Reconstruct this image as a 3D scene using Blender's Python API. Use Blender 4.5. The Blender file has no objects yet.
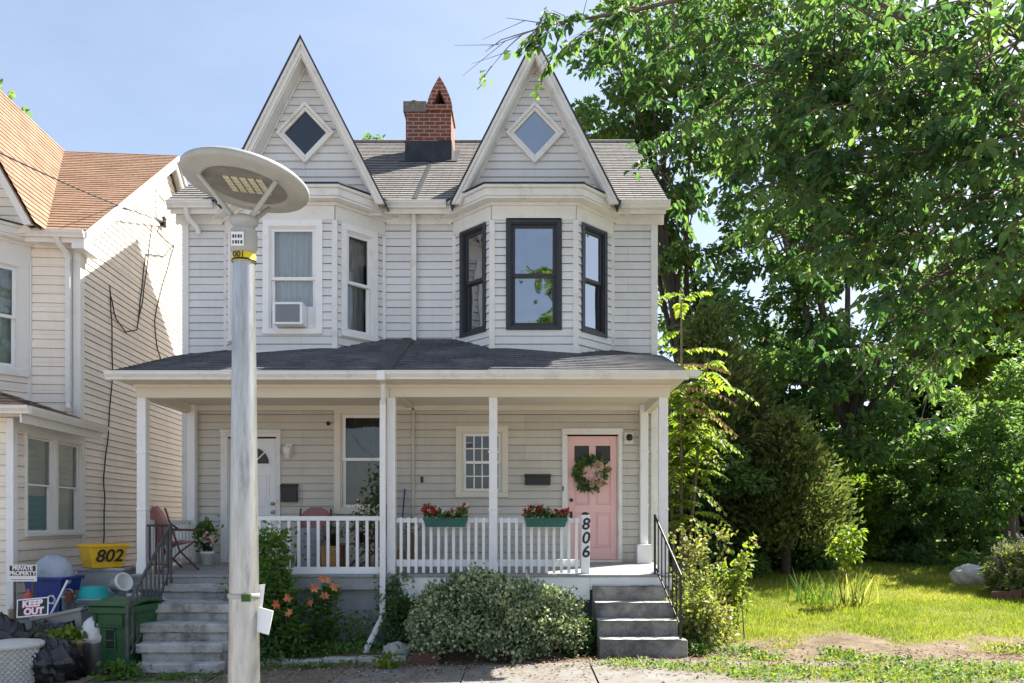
import bpy, math, random
import numpy as np
from mathutils import Vector, Matrix

random.seed(7)
RNG = np.random.default_rng(11)
R = math.radians
scene = bpy.context.scene
COL = scene.collection
CAMZ = 1.8
F = 800.0

def P(px, py, Y):
    """real point seen at that photo position, at distance Y from the camera"""
    return Vector(((px - 525) / F * Y, Y, CAMZ + (520 - py) / F * Y))

# ------------------------------------------------------------------ materials
def nodes_of(name):
    m = bpy.data.materials.new(name)
    m.use_nodes = True
    nt = m.node_tree
    for n in list(nt.nodes):
        nt.nodes.remove(n)
    out = nt.nodes.new('ShaderNodeOutputMaterial')
    return m, nt, out

def N(nt, typ, **kw):
    n = nt.nodes.new(typ)
    for k, v in kw.items():
        if k.startswith('i_'):
            key = k[2:]
            n.inputs[int(key) if key.isdigit() else key.replace('_', ' ')].default_value = v
        else:
            setattr(n, k, v)
    return n

def ramp(nt, stops):
    r = nt.nodes.new('ShaderNodeValToRGB')
    e = r.color_ramp.elements
    e[0].position, e[0].color = stops[0][0], (*stops[0][1], 1)
    e[1].position, e[1].color = stops[-1][0], (*stops[-1][1], 1)
    for p, c in stops[1:-1]:
        x = e.new(p)
        x.color = (*c, 1)
    return r

def mat(name, col, rough=0.6, var=0.12, scale=3.0, stretch=(1, 1, 1), dirt=None, dirt_amt=0.5, dirt_scale=1.2,
        bump=0.0, bump_scale=40.0, metal=0.0, spec=0.4, dirt_lo=0.52, dirt_hi=0.72):
    m, nt, out = nodes_of(name)
    b = N(nt, 'ShaderNodeBsdfPrincipled', i_Roughness=rough, i_Metallic=metal)
    b.inputs['Specular IOR Level'].default_value = spec
    tc = N(nt, 'ShaderNodeTexCoord')
    mp = N(nt, 'ShaderNodeMapping')
    mp.inputs['Scale'].default_value = stretch
    nt.links.new(tc.outputs['Object'], mp.inputs['Vector'])
    nz = N(nt, 'ShaderNodeTexNoise', i_Scale=scale, i_Detail=6.0, i_Roughness=0.65)
    nt.links.new(mp.outputs[0], nz.inputs['Vector'])
    lo = tuple(c * (1 - var) for c in col)
    hi = tuple(min(1, c * (1 + var)) for c in col)
    rp = ramp(nt, [(0.3, lo), (0.7, hi)])
    nt.links.new(nz.outputs['Fac'], rp.inputs['Fac'])
    src = rp.outputs['Color']
    if dirt:
        n2 = N(nt, 'ShaderNodeTexNoise', i_Scale=dirt_scale, i_Detail=8.0, i_Roughness=0.75)
        nt.links.new(mp.outputs[0], n2.inputs['Vector'])
        r2 = ramp(nt, [(dirt_lo, (0, 0, 0)), (dirt_hi, (dirt_amt,) * 3)])
        nt.links.new(n2.outputs['Fac'], r2.inputs['Fac'])
        mx = N(nt, 'ShaderNodeMix', data_type='RGBA')
        mx.inputs['B'].default_value = (*dirt, 1)
        nt.links.new(r2.outputs['Color'], mx.inputs['Factor'])
        nt.links.new(src, mx.inputs['A'])
        src = mx.outputs['Result']
    nt.links.new(src, b.inputs['Base Color'])
    if bump:
        n3 = N(nt, 'ShaderNodeTexNoise', i_Scale=bump_scale, i_Detail=5.0, i_Roughness=0.6)
        nt.links.new(tc.outputs['Object'], n3.inputs['Vector'])
        bp = N(nt, 'ShaderNodeBump', i_Strength=bump, i_Distance=0.02)
        nt.links.new(n3.outputs['Fac'], bp.inputs['Height'])
        nt.links.new(bp.outputs['Normal'], b.inputs['Normal'])
    nt.links.new(b.outputs[0], out.inputs[0])
    return m

def shingle_mat(name, c1, c2, mortar, streak=(0.2, 0.19, 0.18), w=0.30, h=0.145, patch=0.35):
    m, nt, out = nodes_of(name)
    b = N(nt, 'ShaderNodeBsdfPrincipled', i_Roughness=0.92)
    b.inputs['Specular IOR Level'].default_value = 0.2
    uv = N(nt, 'ShaderNodeUVMap')
    br = N(nt, 'ShaderNodeTexBrick', i_Scale=1.0)
    br.inputs['Color1'].default_value = (*c1, 1)
    br.inputs['Color2'].default_value = (*c2, 1)
    br.inputs['Mortar'].default_value = (*mortar, 1)
    br.inputs['Mortar Size'].default_value = 0.006
    br.inputs['Brick Width'].default_value = w
    br.inputs['Row Height'].default_value = h
    br.inputs['Bias'].default_value = 0.0
    nt.links.new(uv.outputs[0], br.inputs['Vector'])
    nz = N(nt, 'ShaderNodeTexNoise', i_Scale=1.6, i_Detail=8.0, i_Roughness=0.7)
    nt.links.new(uv.outputs[0], nz.inputs['Vector'])
    r2 = ramp(nt, [(0.4, (0, 0, 0)), (0.75, (patch,) * 3)])
    nt.links.new(nz.outputs['Fac'], r2.inputs['Fac'])
    mx = N(nt, 'ShaderNodeMix', data_type='RGBA')
    mx.inputs['B'].default_value = (*streak, 1)
    nt.links.new(r2.outputs['Color'], mx.inputs['Factor'])
    nt.links.new(br.outputs['Color'], mx.inputs['A'])
    n3 = N(nt, 'ShaderNodeTexNoise', i_Scale=90.0, i_Detail=3.0)
    nt.links.new(uv.outputs[0], n3.inputs['Vector'])
    r3 = ramp(nt, [(0.3, (0.7,) * 3), (0.7, (1.25,) * 3)])
    nt.links.new(n3.outputs['Fac'], r3.inputs['Fac'])
    ml = N(nt, 'ShaderNodeMix', data_type='RGBA', blend_type='MULTIPLY')
    ml.inputs['Factor'].default_value = 1.0
    nt.links.new(mx.outputs['Result'], ml.inputs['A'])
    nt.links.new(r3.outputs['Color'], ml.inputs['B'])
    nt.links.new(ml.outputs['Result'], b.inputs['Base Color'])
    bp = N(nt, 'ShaderNodeBump', i_Strength=0.5, i_Distance=0.01)
    nt.links.new(n3.outputs['Fac'], bp.inputs['Height'])
    nt.links.new(bp.outputs['Normal'], b.inputs['Normal'])
    nt.links.new(b.outputs[0], out.inputs[0])
    return m

def siding_mat(name, col, course, grime, grime_amt=0.45):
    """vinyl boards: butt joints, slight board to board tone, rain streaks, grime"""
    m, nt, out = nodes_of(name)
    b = N(nt, 'ShaderNodeBsdfPrincipled', i_Roughness=0.55)
    b.inputs['Specular IOR Level'].default_value = 0.35
    uv = N(nt, 'ShaderNodeUVMap')
    br = N(nt, 'ShaderNodeTexBrick', i_Scale=1.0)
    br.offset = 0.37
    br.offset_frequency = 2
    k = lambda f: tuple(min(1, c * f) for c in col) + (1,)
    br.inputs['Color1'].default_value = k(1.04)
    br.inputs['Color2'].default_value = k(0.93)
    br.inputs['Mortar'].default_value = k(0.42)
    br.inputs['Mortar Size'].default_value = 0.0018
    br.inputs['Brick Width'].default_value = 2.7
    br.inputs['Row Height'].default_value = course * 2
    nt.links.new(uv.outputs[0], br.inputs['Vector'])
    src = br.outputs['Color']
    for sc, st, lo, hi, amt in ((1.0, (9.0, 0.5, 1), 0.50, 0.80, 0.30), (1.4, (1, 1, 1), 0.48, 0.74, grime_amt), (26.0, (1, 1, 1), 0.60, 0.74, 0.35)):
        mp = N(nt, 'ShaderNodeMapping')
        mp.inputs['Scale'].default_value = st
        nt.links.new(uv.outputs[0], mp.inputs['Vector'])
        nz = N(nt, 'ShaderNodeTexNoise', i_Scale=sc, i_Detail=9.0, i_Roughness=0.72)
        nt.links.new(mp.outputs[0], nz.inputs['Vector'])
        r = ramp(nt, [(lo, (0, 0, 0)), (hi, (amt,) * 3)])
        nt.links.new(nz.outputs['Fac'], r.inputs['Fac'])
        mx = N(nt, 'ShaderNodeMix', data_type='RGBA')
        mx.inputs['B'].default_value = (*grime, 1)
        nt.links.new(r.outputs['Color'], mx.inputs['Factor'])
        nt.links.new(src, mx.inputs['A'])
        src = mx.outputs['Result']
    nt.links.new(src, b.inputs['Base Color'])
    n3 = N(nt, 'ShaderNodeTexNoise', i_Scale=2.5, i_Detail=3.0)
    nt.links.new(uv.outputs[0], n3.inputs['Vector'])
    bp = N(nt, 'ShaderNodeBump', i_Strength=0.35, i_Distance=0.03)
    nt.links.new(n3.outputs['Fac'], bp.inputs['Height'])
    nt.links.new(bp.outputs['Normal'], b.inputs['Normal'])
    nt.links.new(b.outputs[0], out.inputs[0])
    return m

def brick_mat(name):
    m, nt, out = nodes_of(name)
    b = N(nt, 'ShaderNodeBsdfPrincipled', i_Roughness=0.9)
    tc = N(nt, 'ShaderNodeTexCoord')
    sp = N(nt, 'ShaderNodeSeparateXYZ')
    nt.links.new(tc.outputs['Object'], sp.inputs[0])
    ad = N(nt, 'ShaderNodeMath', operation='ADD')
    nt.links.new(sp.outputs['X'], ad.inputs[0])
    nt.links.new(sp.outputs['Y'], ad.inputs[1])
    cb = N(nt, 'ShaderNodeCombineXYZ')
    nt.links.new(ad.outputs[0], cb.inputs['X'])
    nt.links.new(sp.outputs['Z'], cb.inputs['Y'])
    nd = N(nt, 'ShaderNodeTexNoise', i_Scale=9.0, i_Detail=4.0)
    nt.links.new(cb.outputs[0], nd.inputs['Vector'])
    mv = N(nt, 'ShaderNodeMix', data_type='RGBA', blend_type='LINEAR_LIGHT')
    mv.inputs['Factor'].default_value = 0.012
    nt.links.new(cb.outputs[0], mv.inputs['A'])
    nt.links.new(nd.outputs['Color'], mv.inputs['B'])
    br = N(nt, 'ShaderNodeTexBrick', i_Scale=1.0)
    br.inputs['Color1'].default_value = (0.30, 0.085, 0.045, 1)
    br.inputs['Color2'].default_value = (0.20, 0.06, 0.04, 1)
    br.inputs['Mortar'].default_value = (0.42, 0.35, 0.28, 1)
    br.inputs['Mortar Size'].default_value = 0.009
    br.inputs['Brick Width'].default_value = 0.21
    br.inputs['Row Height'].default_value = 0.075
    nt.links.new(mv.outputs['Result'], br.inputs['Vector'])
    nz = N(nt, 'ShaderNodeTexNoise', i_Scale=4.0, i_Detail=8.0, i_Roughness=0.7)
    nt.links.new(cb.outputs[0], nz.inputs['Vector'])
    r2 = ramp(nt, [(0.5, (0, 0, 0)), (0.75, (0.6,) * 3)])
    nt.links.new(nz.outputs['Fac'], r2.inputs['Fac'])
    mx = N(nt, 'ShaderNodeMix', data_type='RGBA')
    mx.inputs['B'].default_value = (0.085, 0.045, 0.035, 1)
    nt.links.new(r2.outputs['Color'], mx.inputs['Factor'])
    nt.links.new(br.outputs['Color'], mx.inputs['A'])
    nt.links.new(mx.outputs['Result'], b.inputs['Base Color'])
    bp = N(nt, 'ShaderNodeBump', i_Strength=0.7, i_Distance=0.012, invert=True)
    nt.links.new(br.outputs['Fac'], bp.inputs['Height'])
    nt.links.new(bp.outputs['Normal'], b.inputs['Normal'])
    nt.links.new(b.outputs[0], out.inputs[0])
    return m

def leaf_mat(name, stops, trans=0.42, rough=0.5, tboost=1.7):
    m, nt, out = nodes_of(name)
    at = N(nt, 'ShaderNodeAttribute', attribute_name='tint')
    rp = ramp(nt, stops)
    nt.links.new(at.outputs['Fac'], rp.inputs['Fac'])
    b = N(nt, 'ShaderNodeBsdfPrincipled', i_Roughness=rough)
    b.inputs['Specular IOR Level'].default_value = 0.35
    nt.links.new(rp.outputs['Color'], b.inputs['Base Color'])
    t = N(nt, 'ShaderNodeBsdfTranslucent')
    g = N(nt, 'ShaderNodeMix', data_type='RGBA', blend_type='MULTIPLY')
    g.inputs['Factor'].default_value = 1.0
    g.inputs['B'].default_value = (tboost * 1.08, tboost * 1.12, tboost * 0.55, 1)
    nt.links.new(rp.outputs['Color'], g.inputs['A'])
    nt.links.new(g.outputs['Result'], t.inputs['Color'])
    mx = N(nt, 'ShaderNodeMixShader', i_0=trans)
    nt.links.new(b.outputs[0], mx.inputs[1])
    nt.links.new(t.outputs[0], mx.inputs[2])
    nt.links.new(mx.outputs[0], out.inputs[0])
    return m

def glass_mat(name, tint=(0.75, 0.8, 0.8), refl=0.10, wavy=0.12):
    m, nt, out = nodes_of(name)
    tr = N(nt, 'ShaderNodeBsdfTransparent')
    tr.inputs[0].default_value = (*tint, 1)
    gl = N(nt, 'ShaderNodeBsdfGlossy', i_Roughness=0.015)
    gl.inputs['Color'].default_value = (0.95, 0.97, 1, 1)
    fr = N(nt, 'ShaderNodeFresnel', i_IOR=1.6)
    ad = N(nt, 'ShaderNodeMath', operation='ADD')
    ad.inputs[1].default_value = refl
    nt.links.new(fr.outputs[0], ad.inputs[0])
    tc = N(nt, 'ShaderNodeTexCoord')
    nz = N(nt, 'ShaderNodeTexNoise', i_Scale=2.2, i_Detail=1.0)
    nt.links.new(tc.outputs['Object'], nz.inputs['Vector'])
    bp = N(nt, 'ShaderNodeBump', i_Strength=wavy, i_Distance=0.05)
    nt.links.new(nz.outputs['Fac'], bp.inputs['Height'])
    nt.links.new(bp.outputs['Normal'], gl.inputs['Normal'])
    mx = N(nt, 'ShaderNodeMixShader')
    nt.links.new(ad.outputs[0], mx.inputs[0])
    nt.links.new(tr.outputs[0], mx.inputs[1])
    nt.links.new(gl.outputs[0], mx.inputs[2])
    nt.links.new(mx.outputs[0], out.inputs[0])
    return m

def film_mat(name, col, alpha=0.55):
    m, nt, out = nodes_of(name)
    tr = N(nt, 'ShaderNodeBsdfTransparent')
    b = N(nt, 'ShaderNodeBsdfPrincipled', i_Roughness=0.25)
    b.inputs['Base Color'].default_value = (*col, 1)
    tc = N(nt, 'ShaderNodeTexCoord')
    nz = N(nt, 'ShaderNodeTexNoise', i_Scale=14.0, i_Detail=4.0)
    nt.links.new(tc.outputs['Object'], nz.inputs['Vector'])
    bp = N(nt, 'ShaderNodeBump', i_Strength=0.8, i_Distance=0.04)
    nt.links.new(nz.outputs['Fac'], bp.inputs['Height'])
    nt.links.new(bp.outputs['Normal'], b.inputs['Normal'])
    mx = N(nt, 'ShaderNodeMixShader', i_0=alpha)
    nt.links.new(tr.outputs[0], mx.inputs[1])
    nt.links.new(b.outputs[0], mx.inputs[2])
    nt.links.new(mx.outputs[0], out.inputs[0])
    return m

M = {}
GREY = (0.33, 0.33, 0.32)
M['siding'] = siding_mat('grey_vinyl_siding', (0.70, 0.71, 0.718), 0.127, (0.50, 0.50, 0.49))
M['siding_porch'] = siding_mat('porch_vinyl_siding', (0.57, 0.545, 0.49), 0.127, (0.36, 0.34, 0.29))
M['trim'] = mat('aged_white_trim', (0.74, 0.735, 0.71), 0.5, 0.06, 2.5, dirt=(0.40, 0.38, 0.34), dirt_amt=0.55, dirt_scale=2.6)
M['white'] = mat('white_paint', (0.82, 0.82, 0.82), 0.42, 0.03, 3, dirt=(0.5, 0.48, 0.45), dirt_amt=0.30, dirt_scale=3.5)
M['beam'] = mat('cream_paint', (0.70, 0.655, 0.57), 0.55, 0.06, 1.2, (1, 1, 3), dirt=(0.5, 0.45, 0.37), dirt_amt=0.3)
M['deck'] = mat('grey_deck_paint', (0.31, 0.315, 0.32), 0.6, 0.14, 4, (1, 8, 1), dirt=(0.14, 0.13, 0.12), dirt_amt=0.5, dirt_scale=3)
M['block'] = mat('grey_painted_block', (0.27, 0.285, 0.30), 0.85, 0.12, 2.4, dirt=(0.13, 0.12, 0.11), dirt_amt=0.6, dirt_scale=1.8, bump=0.5, bump_scale=30)
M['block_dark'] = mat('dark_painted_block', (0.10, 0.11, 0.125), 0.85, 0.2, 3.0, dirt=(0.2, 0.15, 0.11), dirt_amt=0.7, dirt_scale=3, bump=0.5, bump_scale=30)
M['concrete'] = mat('weathered_concrete', (0.42, 0.415, 0.40), 0.92, 0.22, 5, dirt=(0.11, 0.10, 0.09), dirt_amt=0.8, dirt_scale=2.8, bump=0.7, bump_scale=28, dirt_lo=0.46, dirt_hi=0.66)
M['step_dark'] = mat('stained_concrete', (0.28, 0.27, 0.25), 0.9, 0.3, 4, dirt=(0.065, 0.065, 0.062), dirt_amt=0.85, dirt_scale=1.7, bump=0.5, bump_scale=30, dirt_lo=0.42, dirt_hi=0.6)
M['black_frame'] = mat('black_window_vinyl', (0.035, 0.037, 0.045), 0.4, 0.1, 4)
M['black'] = mat('black_metal', (0.02, 0.02, 0.022), 0.45, 0.2, 8)
M['iron'] = mat('black_iron', (0.028, 0.027, 0.028), 0.5, 0.3, 12, dirt=(0.16, 0.10, 0.07), dirt_amt=0.5, dirt_scale=9)
M['iron_worn'] = mat('worn_iron', (0.07, 0.068, 0.07), 0.55, 0.3, 12, dirt=(0.28, 0.23, 0.19), dirt_amt=0.8, dirt_scale=7)
M['pink'] = mat('pink_door_paint', (0.82, 0.51, 0.49), 0.4, 0.03, 3)
M['door_white'] = mat('white_steel_door', (0.80, 0.81, 0.83), 0.35, 0.03, 3)
M['brass'] = mat('brass', (0.55, 0.4, 0.16), 0.3, 0.1, 20, metal=0.9)
M['steel'] = mat('brushed_steel', (0.55, 0.55, 0.56), 0.35, 0.1, 20, metal=0.9)
M['pole'] = mat('galvanised_pole', (0.45, 0.45, 0.445), 0.38, 0.2, 8, (2.5, 2.5, .35), dirt=(0.20, 0.19, 0.18), dirt_amt=0.8, dirt_scale=9, metal=0.8, bump=0.10, bump_scale=70)
M['lampgrey'] = mat('grey_lamp_paint', (0.36, 0.36, 0.345), 0.5, 0.08, 4, dirt=(0.22, 0.21, 0.19), dirt_amt=0.5, dirt_scale=6)
M['lens'] = mat('lamp_lens', (0.22, 0.21, 0.19), 0.25, 0.15, 10)
M['led'] = mat('led_tile', (0.62, 0.58, 0.44), 0.25, 0.1, 30)
M['yellow'] = mat('yellow_plastic', (0.70, 0.43, 0.015), 0.45, 0.06, 4, dirt=(0.3, 0.2, 0.05), dirt_amt=0.4, dirt_scale=5)
M['yellow_tag'] = mat('yellow_tag', (0.75, 0.58, 0.02), 0.5, 0.05, 4)
M['blue'] = mat('blue_plastic', (0.012, 0.045, 0.24), 0.4, 0.12, 4)
M['teal'] = mat('teal_plastic', (0.01, 0.33, 0.32), 0.35, 0.1, 4)
M['bin_green'] = mat('green_cart_plastic', (0.03, 0.105, 0.042), 0.5, 0.14, 4, dirt=(0.09, 0.13, 0.07), dirt_amt=0.5, dirt_scale=5)
M['tote'] = mat('grey_tote_plastic', (0.36, 0.375, 0.39), 0.4, 0.06, 4)
M['planter'] = mat('green_planter_plastic', (0.028, 0.13, 0.115), 0.45, 0.12, 6)
M['bag'] = mat('black_bin_liner', (0.018, 0.018, 0.022), 0.22, 0.2, 5, bump=1.0, bump_scale=9, spec=0.6)
M['whitebag'] = mat('white_bin_liner', (0.72, 0.71, 0.73), 0.4, 0.05, 5, bump=1.0, bump_scale=14)
M['wicker'] = mat('white_wicker', (0.60, 0.59, 0.56), 0.6, 0.08, 6, dirt=(0.4, 0.36, 0.3), dirt_amt=0.5, dirt_scale=8, bump=0.8, bump_scale=60)
M['terracotta'] = mat('clay_pot', (0.38, 0.27, 0.17), 0.8, 0.15, 8)
M['brickred'] = mat('loose_brick', (0.15, 0.075, 0.05), 0.9, 0.2, 8)
M['rust'] = mat('rusty_bottle', (0.5, 0.08, 0.03), 0.4, 0.1, 8)
M['sign_black'] = mat('sign_black', (0.015, 0.015, 0.02), 0.4, 0.05, 5)
M['sign_white'] = mat('sign_white', (0.78, 0.78, 0.78), 0.4, 0.03, 5)
M['sign_pink'] = mat('sign_pink', (0.75, 0.10, 0.28), 0.4, 0.03, 5)
M['sign_teal'] = mat('teal_poster', (0.02, 0.40, 0.46), 0.5, 0.05, 5)
M['sign_green'] = mat('pale_green_poster', (0.40, 0.62, 0.50), 0.5, 0.05, 5)
M['sign_line'] = mat('poster_lines', (0.07, 0.45, 0.47), 0.5, 0.05, 5)
M['sid_n'] = siding_mat('cream_vinyl_siding', (0.87, 0.79, 0.685), 0.116, (0.52, 0.44, 0.36), 0.3)
M['trim_n'] = mat('neighbour_white_trim', (0.78, 0.765, 0.73), 0.5, 0.04, 3, dirt=(0.45, 0.42, 0.37), dirt_amt=0.4, dirt_scale=3)
M['fabric_pink'] = mat('faded_pink_canvas', (0.34, 0.17, 0.16), 0.85, 0.1, 9)
M['fabric_red'] = mat('dark_red_canvas', (0.22, 0.05, 0.05), 0.85, 0.1, 9)
M['wood'] = mat('dark_wood', (0.13, 0.06, 0.04), 0.6, 0.2, 6, (1, 1, 6))
M['wood_light'] = mat('honey_wood', (0.42, 0.23, 0.07), 0.6, 0.15, 6, (1, 1, 6))
M['drawer'] = mat('grey_drawer_plastic', (0.27, 0.29, 0.32), 0.35, 0.05, 6)
M['curtain'] = mat('white_curtain', (0.84, 0.85, 0.87), 0.8, 0.10, 9, (4, 4, 0.3))
M['blind'] = mat('pale_blind', (0.62, 0.67, 0.61), 0.7, 0.08, 4)
M['drape'] = mat('brown_drape', (0.11, 0.085, 0.066), 0.85, 0.25, 7, (4, 4, 0.3))
M['lace'] = mat('grey_lace_curtain', (0.42, 0.42, 0.43), 0.85, 0.35, 9, (5, 5, 0.4))
M['void'] = mat('dark_room', (0.02, 0.02, 0.021), 0.9, 0.1, 3)
M['glass'] = glass_mat('window_glass', (0.72, 0.77, 0.77), 0.03)
M['glass_clear'] = glass_mat('porch_window_glass', (0.93, 0.95, 0.95), 0.02)
M['glass_dark'] = glass_mat('new_window_glass', (0.55, 0.6, 0.62), 0.34, 0.16)
M['roof'] = shingle_mat('weathered_grey_shingle', (0.29, 0.275, 0.26), (0.19, 0.183, 0.178), (0.07, 0.066, 0.063), (0.37, 0.345, 0.315))
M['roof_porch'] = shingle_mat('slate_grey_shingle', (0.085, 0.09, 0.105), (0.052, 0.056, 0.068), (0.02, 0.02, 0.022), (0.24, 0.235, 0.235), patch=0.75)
M['roof_brown'] = shingle_mat('brown_shingle', (0.34, 0.215, 0.145), (0.24, 0.15, 0.10), (0.11, 0.068, 0.045), (0.40, 0.275, 0.20), patch=0.5)
M['brick'] = brick_mat('old_brick')
M['flash'] = mat('tar_flashing', (0.035, 0.037, 0.042), 0.6, 0.3, 5, dirt=(0.10, 0.10, 0.105), dirt_amt=0.6, dirt_scale=3)
M['mortar_cap'] = mat('crumbling_mortar', (0.22, 0.19, 0.16), 0.95, 0.3, 9, dirt=(0.06, 0.055, 0.05), dirt_amt=0.8, dirt_scale=8, bump=0.8, bump_scale=22)
M['film'] = film_mat('clear_plastic_film', (0.62, 0.66, 0.72), 0.5)
M['film_blue'] = film_mat('frosted_bin_bag', (0.42, 0.47, 0.55), 0.8)
M['bark'] = mat('tree_bark', (0.06, 0.048, 0.037), 0.95, 0.35, 6, (4, 4, 0.8), bump=1.0, bump_scale=18)
M['twig'] = mat('twig_bark', (0.13, 0.10, 0.075), 0.9, 0.3, 9)
M['stone'] = mat('pale_stone', (0.42, 0.41, 0.38), 0.9, 0.25, 5, dirt=(0.2, 0.19, 0.16), dirt_amt=0.7, dirt_scale=4, bump=0.8, bump_scale=14)
M['cable'] = mat('black_cable', (0.025, 0.025, 0.025), 0.6, 0.2, 5)
M['road_bounce'] = mat('pale_bounce_road', (0.34, 0.335, 0.33), 0.95, 0.25, 20, bump=0.5, bump_scale=120)  # unseen road, coloured pale to bounce sunlight onto the shaded house front
M['red_fl'] = leaf_mat('red_petals', [(0, (0.42, 0.012, 0.02)), (0.6, (0.5, 0.03, 0.04)), (0.75, (0.62, 0.5, 0.48)), (1, (0.75, 0.68, 0.66))], 0.25, 0.6, 1.0)
M['orange_fl'] = leaf_mat('orange_petals', [(0, (0.68, 0.17, 0.06)), (1, (0.78, 0.36, 0.20))], 0.3, 0.6, 1.0)
M['pink_fl'] = leaf_mat('blush_petals', [(0, (0.75, 0.52, 0.45)), (1, (0.85, 0.70, 0.62))], 0.2, 0.6, 0.8)
M['lav_fl'] = leaf_mat('lavender_florets', [(0, (0.22, 0.20, 0.26)), (1, (0.40, 0.36, 0.42))], 0.2, 0.7, 0.8)
L_GREEN = [(0, (0.05, 0.105, 0.042)), (0.5, (0.095, 0.172, 0.062)), (1, (0.185, 0.25, 0.08))]
M['leaf_mid'] = leaf_mat('broad_leaf_green', L_GREEN, 0.52)
M['leaf_maple'] = leaf_mat('maple_leaf_green', [(0, (0.042, 0.10, 0.045)), (0.5, (0.08, 0.162, 0.064)), (1, (0.155, 0.235, 0.08))], 0.5)
M['leaf_dark'] = leaf_mat('dark_leaf_green', [(0, (0.036, 0.076, 0.034)), (0.6, (0.07, 0.13, 0.05)), (1, (0.13, 0.19, 0.065))], 0.48)
M['leaf_yel'] = leaf_mat('yellow_green_leaf', [(0, (0.09, 0.155, 0.024)), (0.6, (0.16, 0.225, 0.035)), (1, (0.26, 0.28, 0.05))], 0.55)
M['leaf_conifer'] = leaf_mat('conifer_green', [(0, (0.06, 0.092, 0.036)), (0.7, (0.12, 0.155, 0.052)), (1, (0.22, 0.205, 0.08))], 0.4)
M['leaf_varieg'] = leaf_mat('variegated_leaf', [(0, (0.07, 0.12, 0.055)), (0.35, (0.15, 0.21, 0.11)), (0.6, (0.34, 0.40, 0.24)), (1, (0.60, 0.61, 0.38))], 0.25, 0.5, 1.1)
M['leaf_fern'] = leaf_mat('fresh_leaf', [(0, (0.055, 0.125, 0.026)), (1, (0.13, 0.225, 0.045))], 0.4)
M['leaf_weed'] = leaf_mat('weed_leaf', [(0, (0.09, 0.14, 0.035)), (0.5, (0.20, 0.23, 0.07)), (1, (0.40, 0.36, 0.17))], 0.4)
M['leaf_dry'] = leaf_mat('dry_leaf', [(0, (0.15, 0.085, 0.035)), (1, (0.36, 0.23, 0.10))], 0.3, 0.7, 1.0)
M['leaf_lav'] = leaf_mat('grey_green_leaf', [(0, (0.11, 0.14, 0.06)), (1, (0.26, 0.29, 0.13))], 0.3)
M['grass'] = leaf_mat('grass_blade', [(0, (0.12, 0.175, 0.026)), (0.55, (0.235, 0.275, 0.045)), (1, (0.40, 0.36, 0.12))], 0.5, 0.6, 1.6)
M['pebble'] = leaf_mat('gravel_bits', [(0, (0.16, 0.13, 0.10)), (0.6, (0.30, 0.26, 0.21)), (1, (0.46, 0.43, 0.38))], 0.0, 0.9, 1.0)
M['litter'] = leaf_mat('leaf_litter', [(0, (0.14, 0.07, 0.035)), (0.6, (0.25, 0.15, 0.08)), (1, (0.40, 0.30, 0.18))], 0.2, 0.8, 1.0)

# ------------------------------------------------------------------ builders
ORIGIN = {}

def top_of(o):
    while o.parent:
        o = o.parent
    return o

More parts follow.
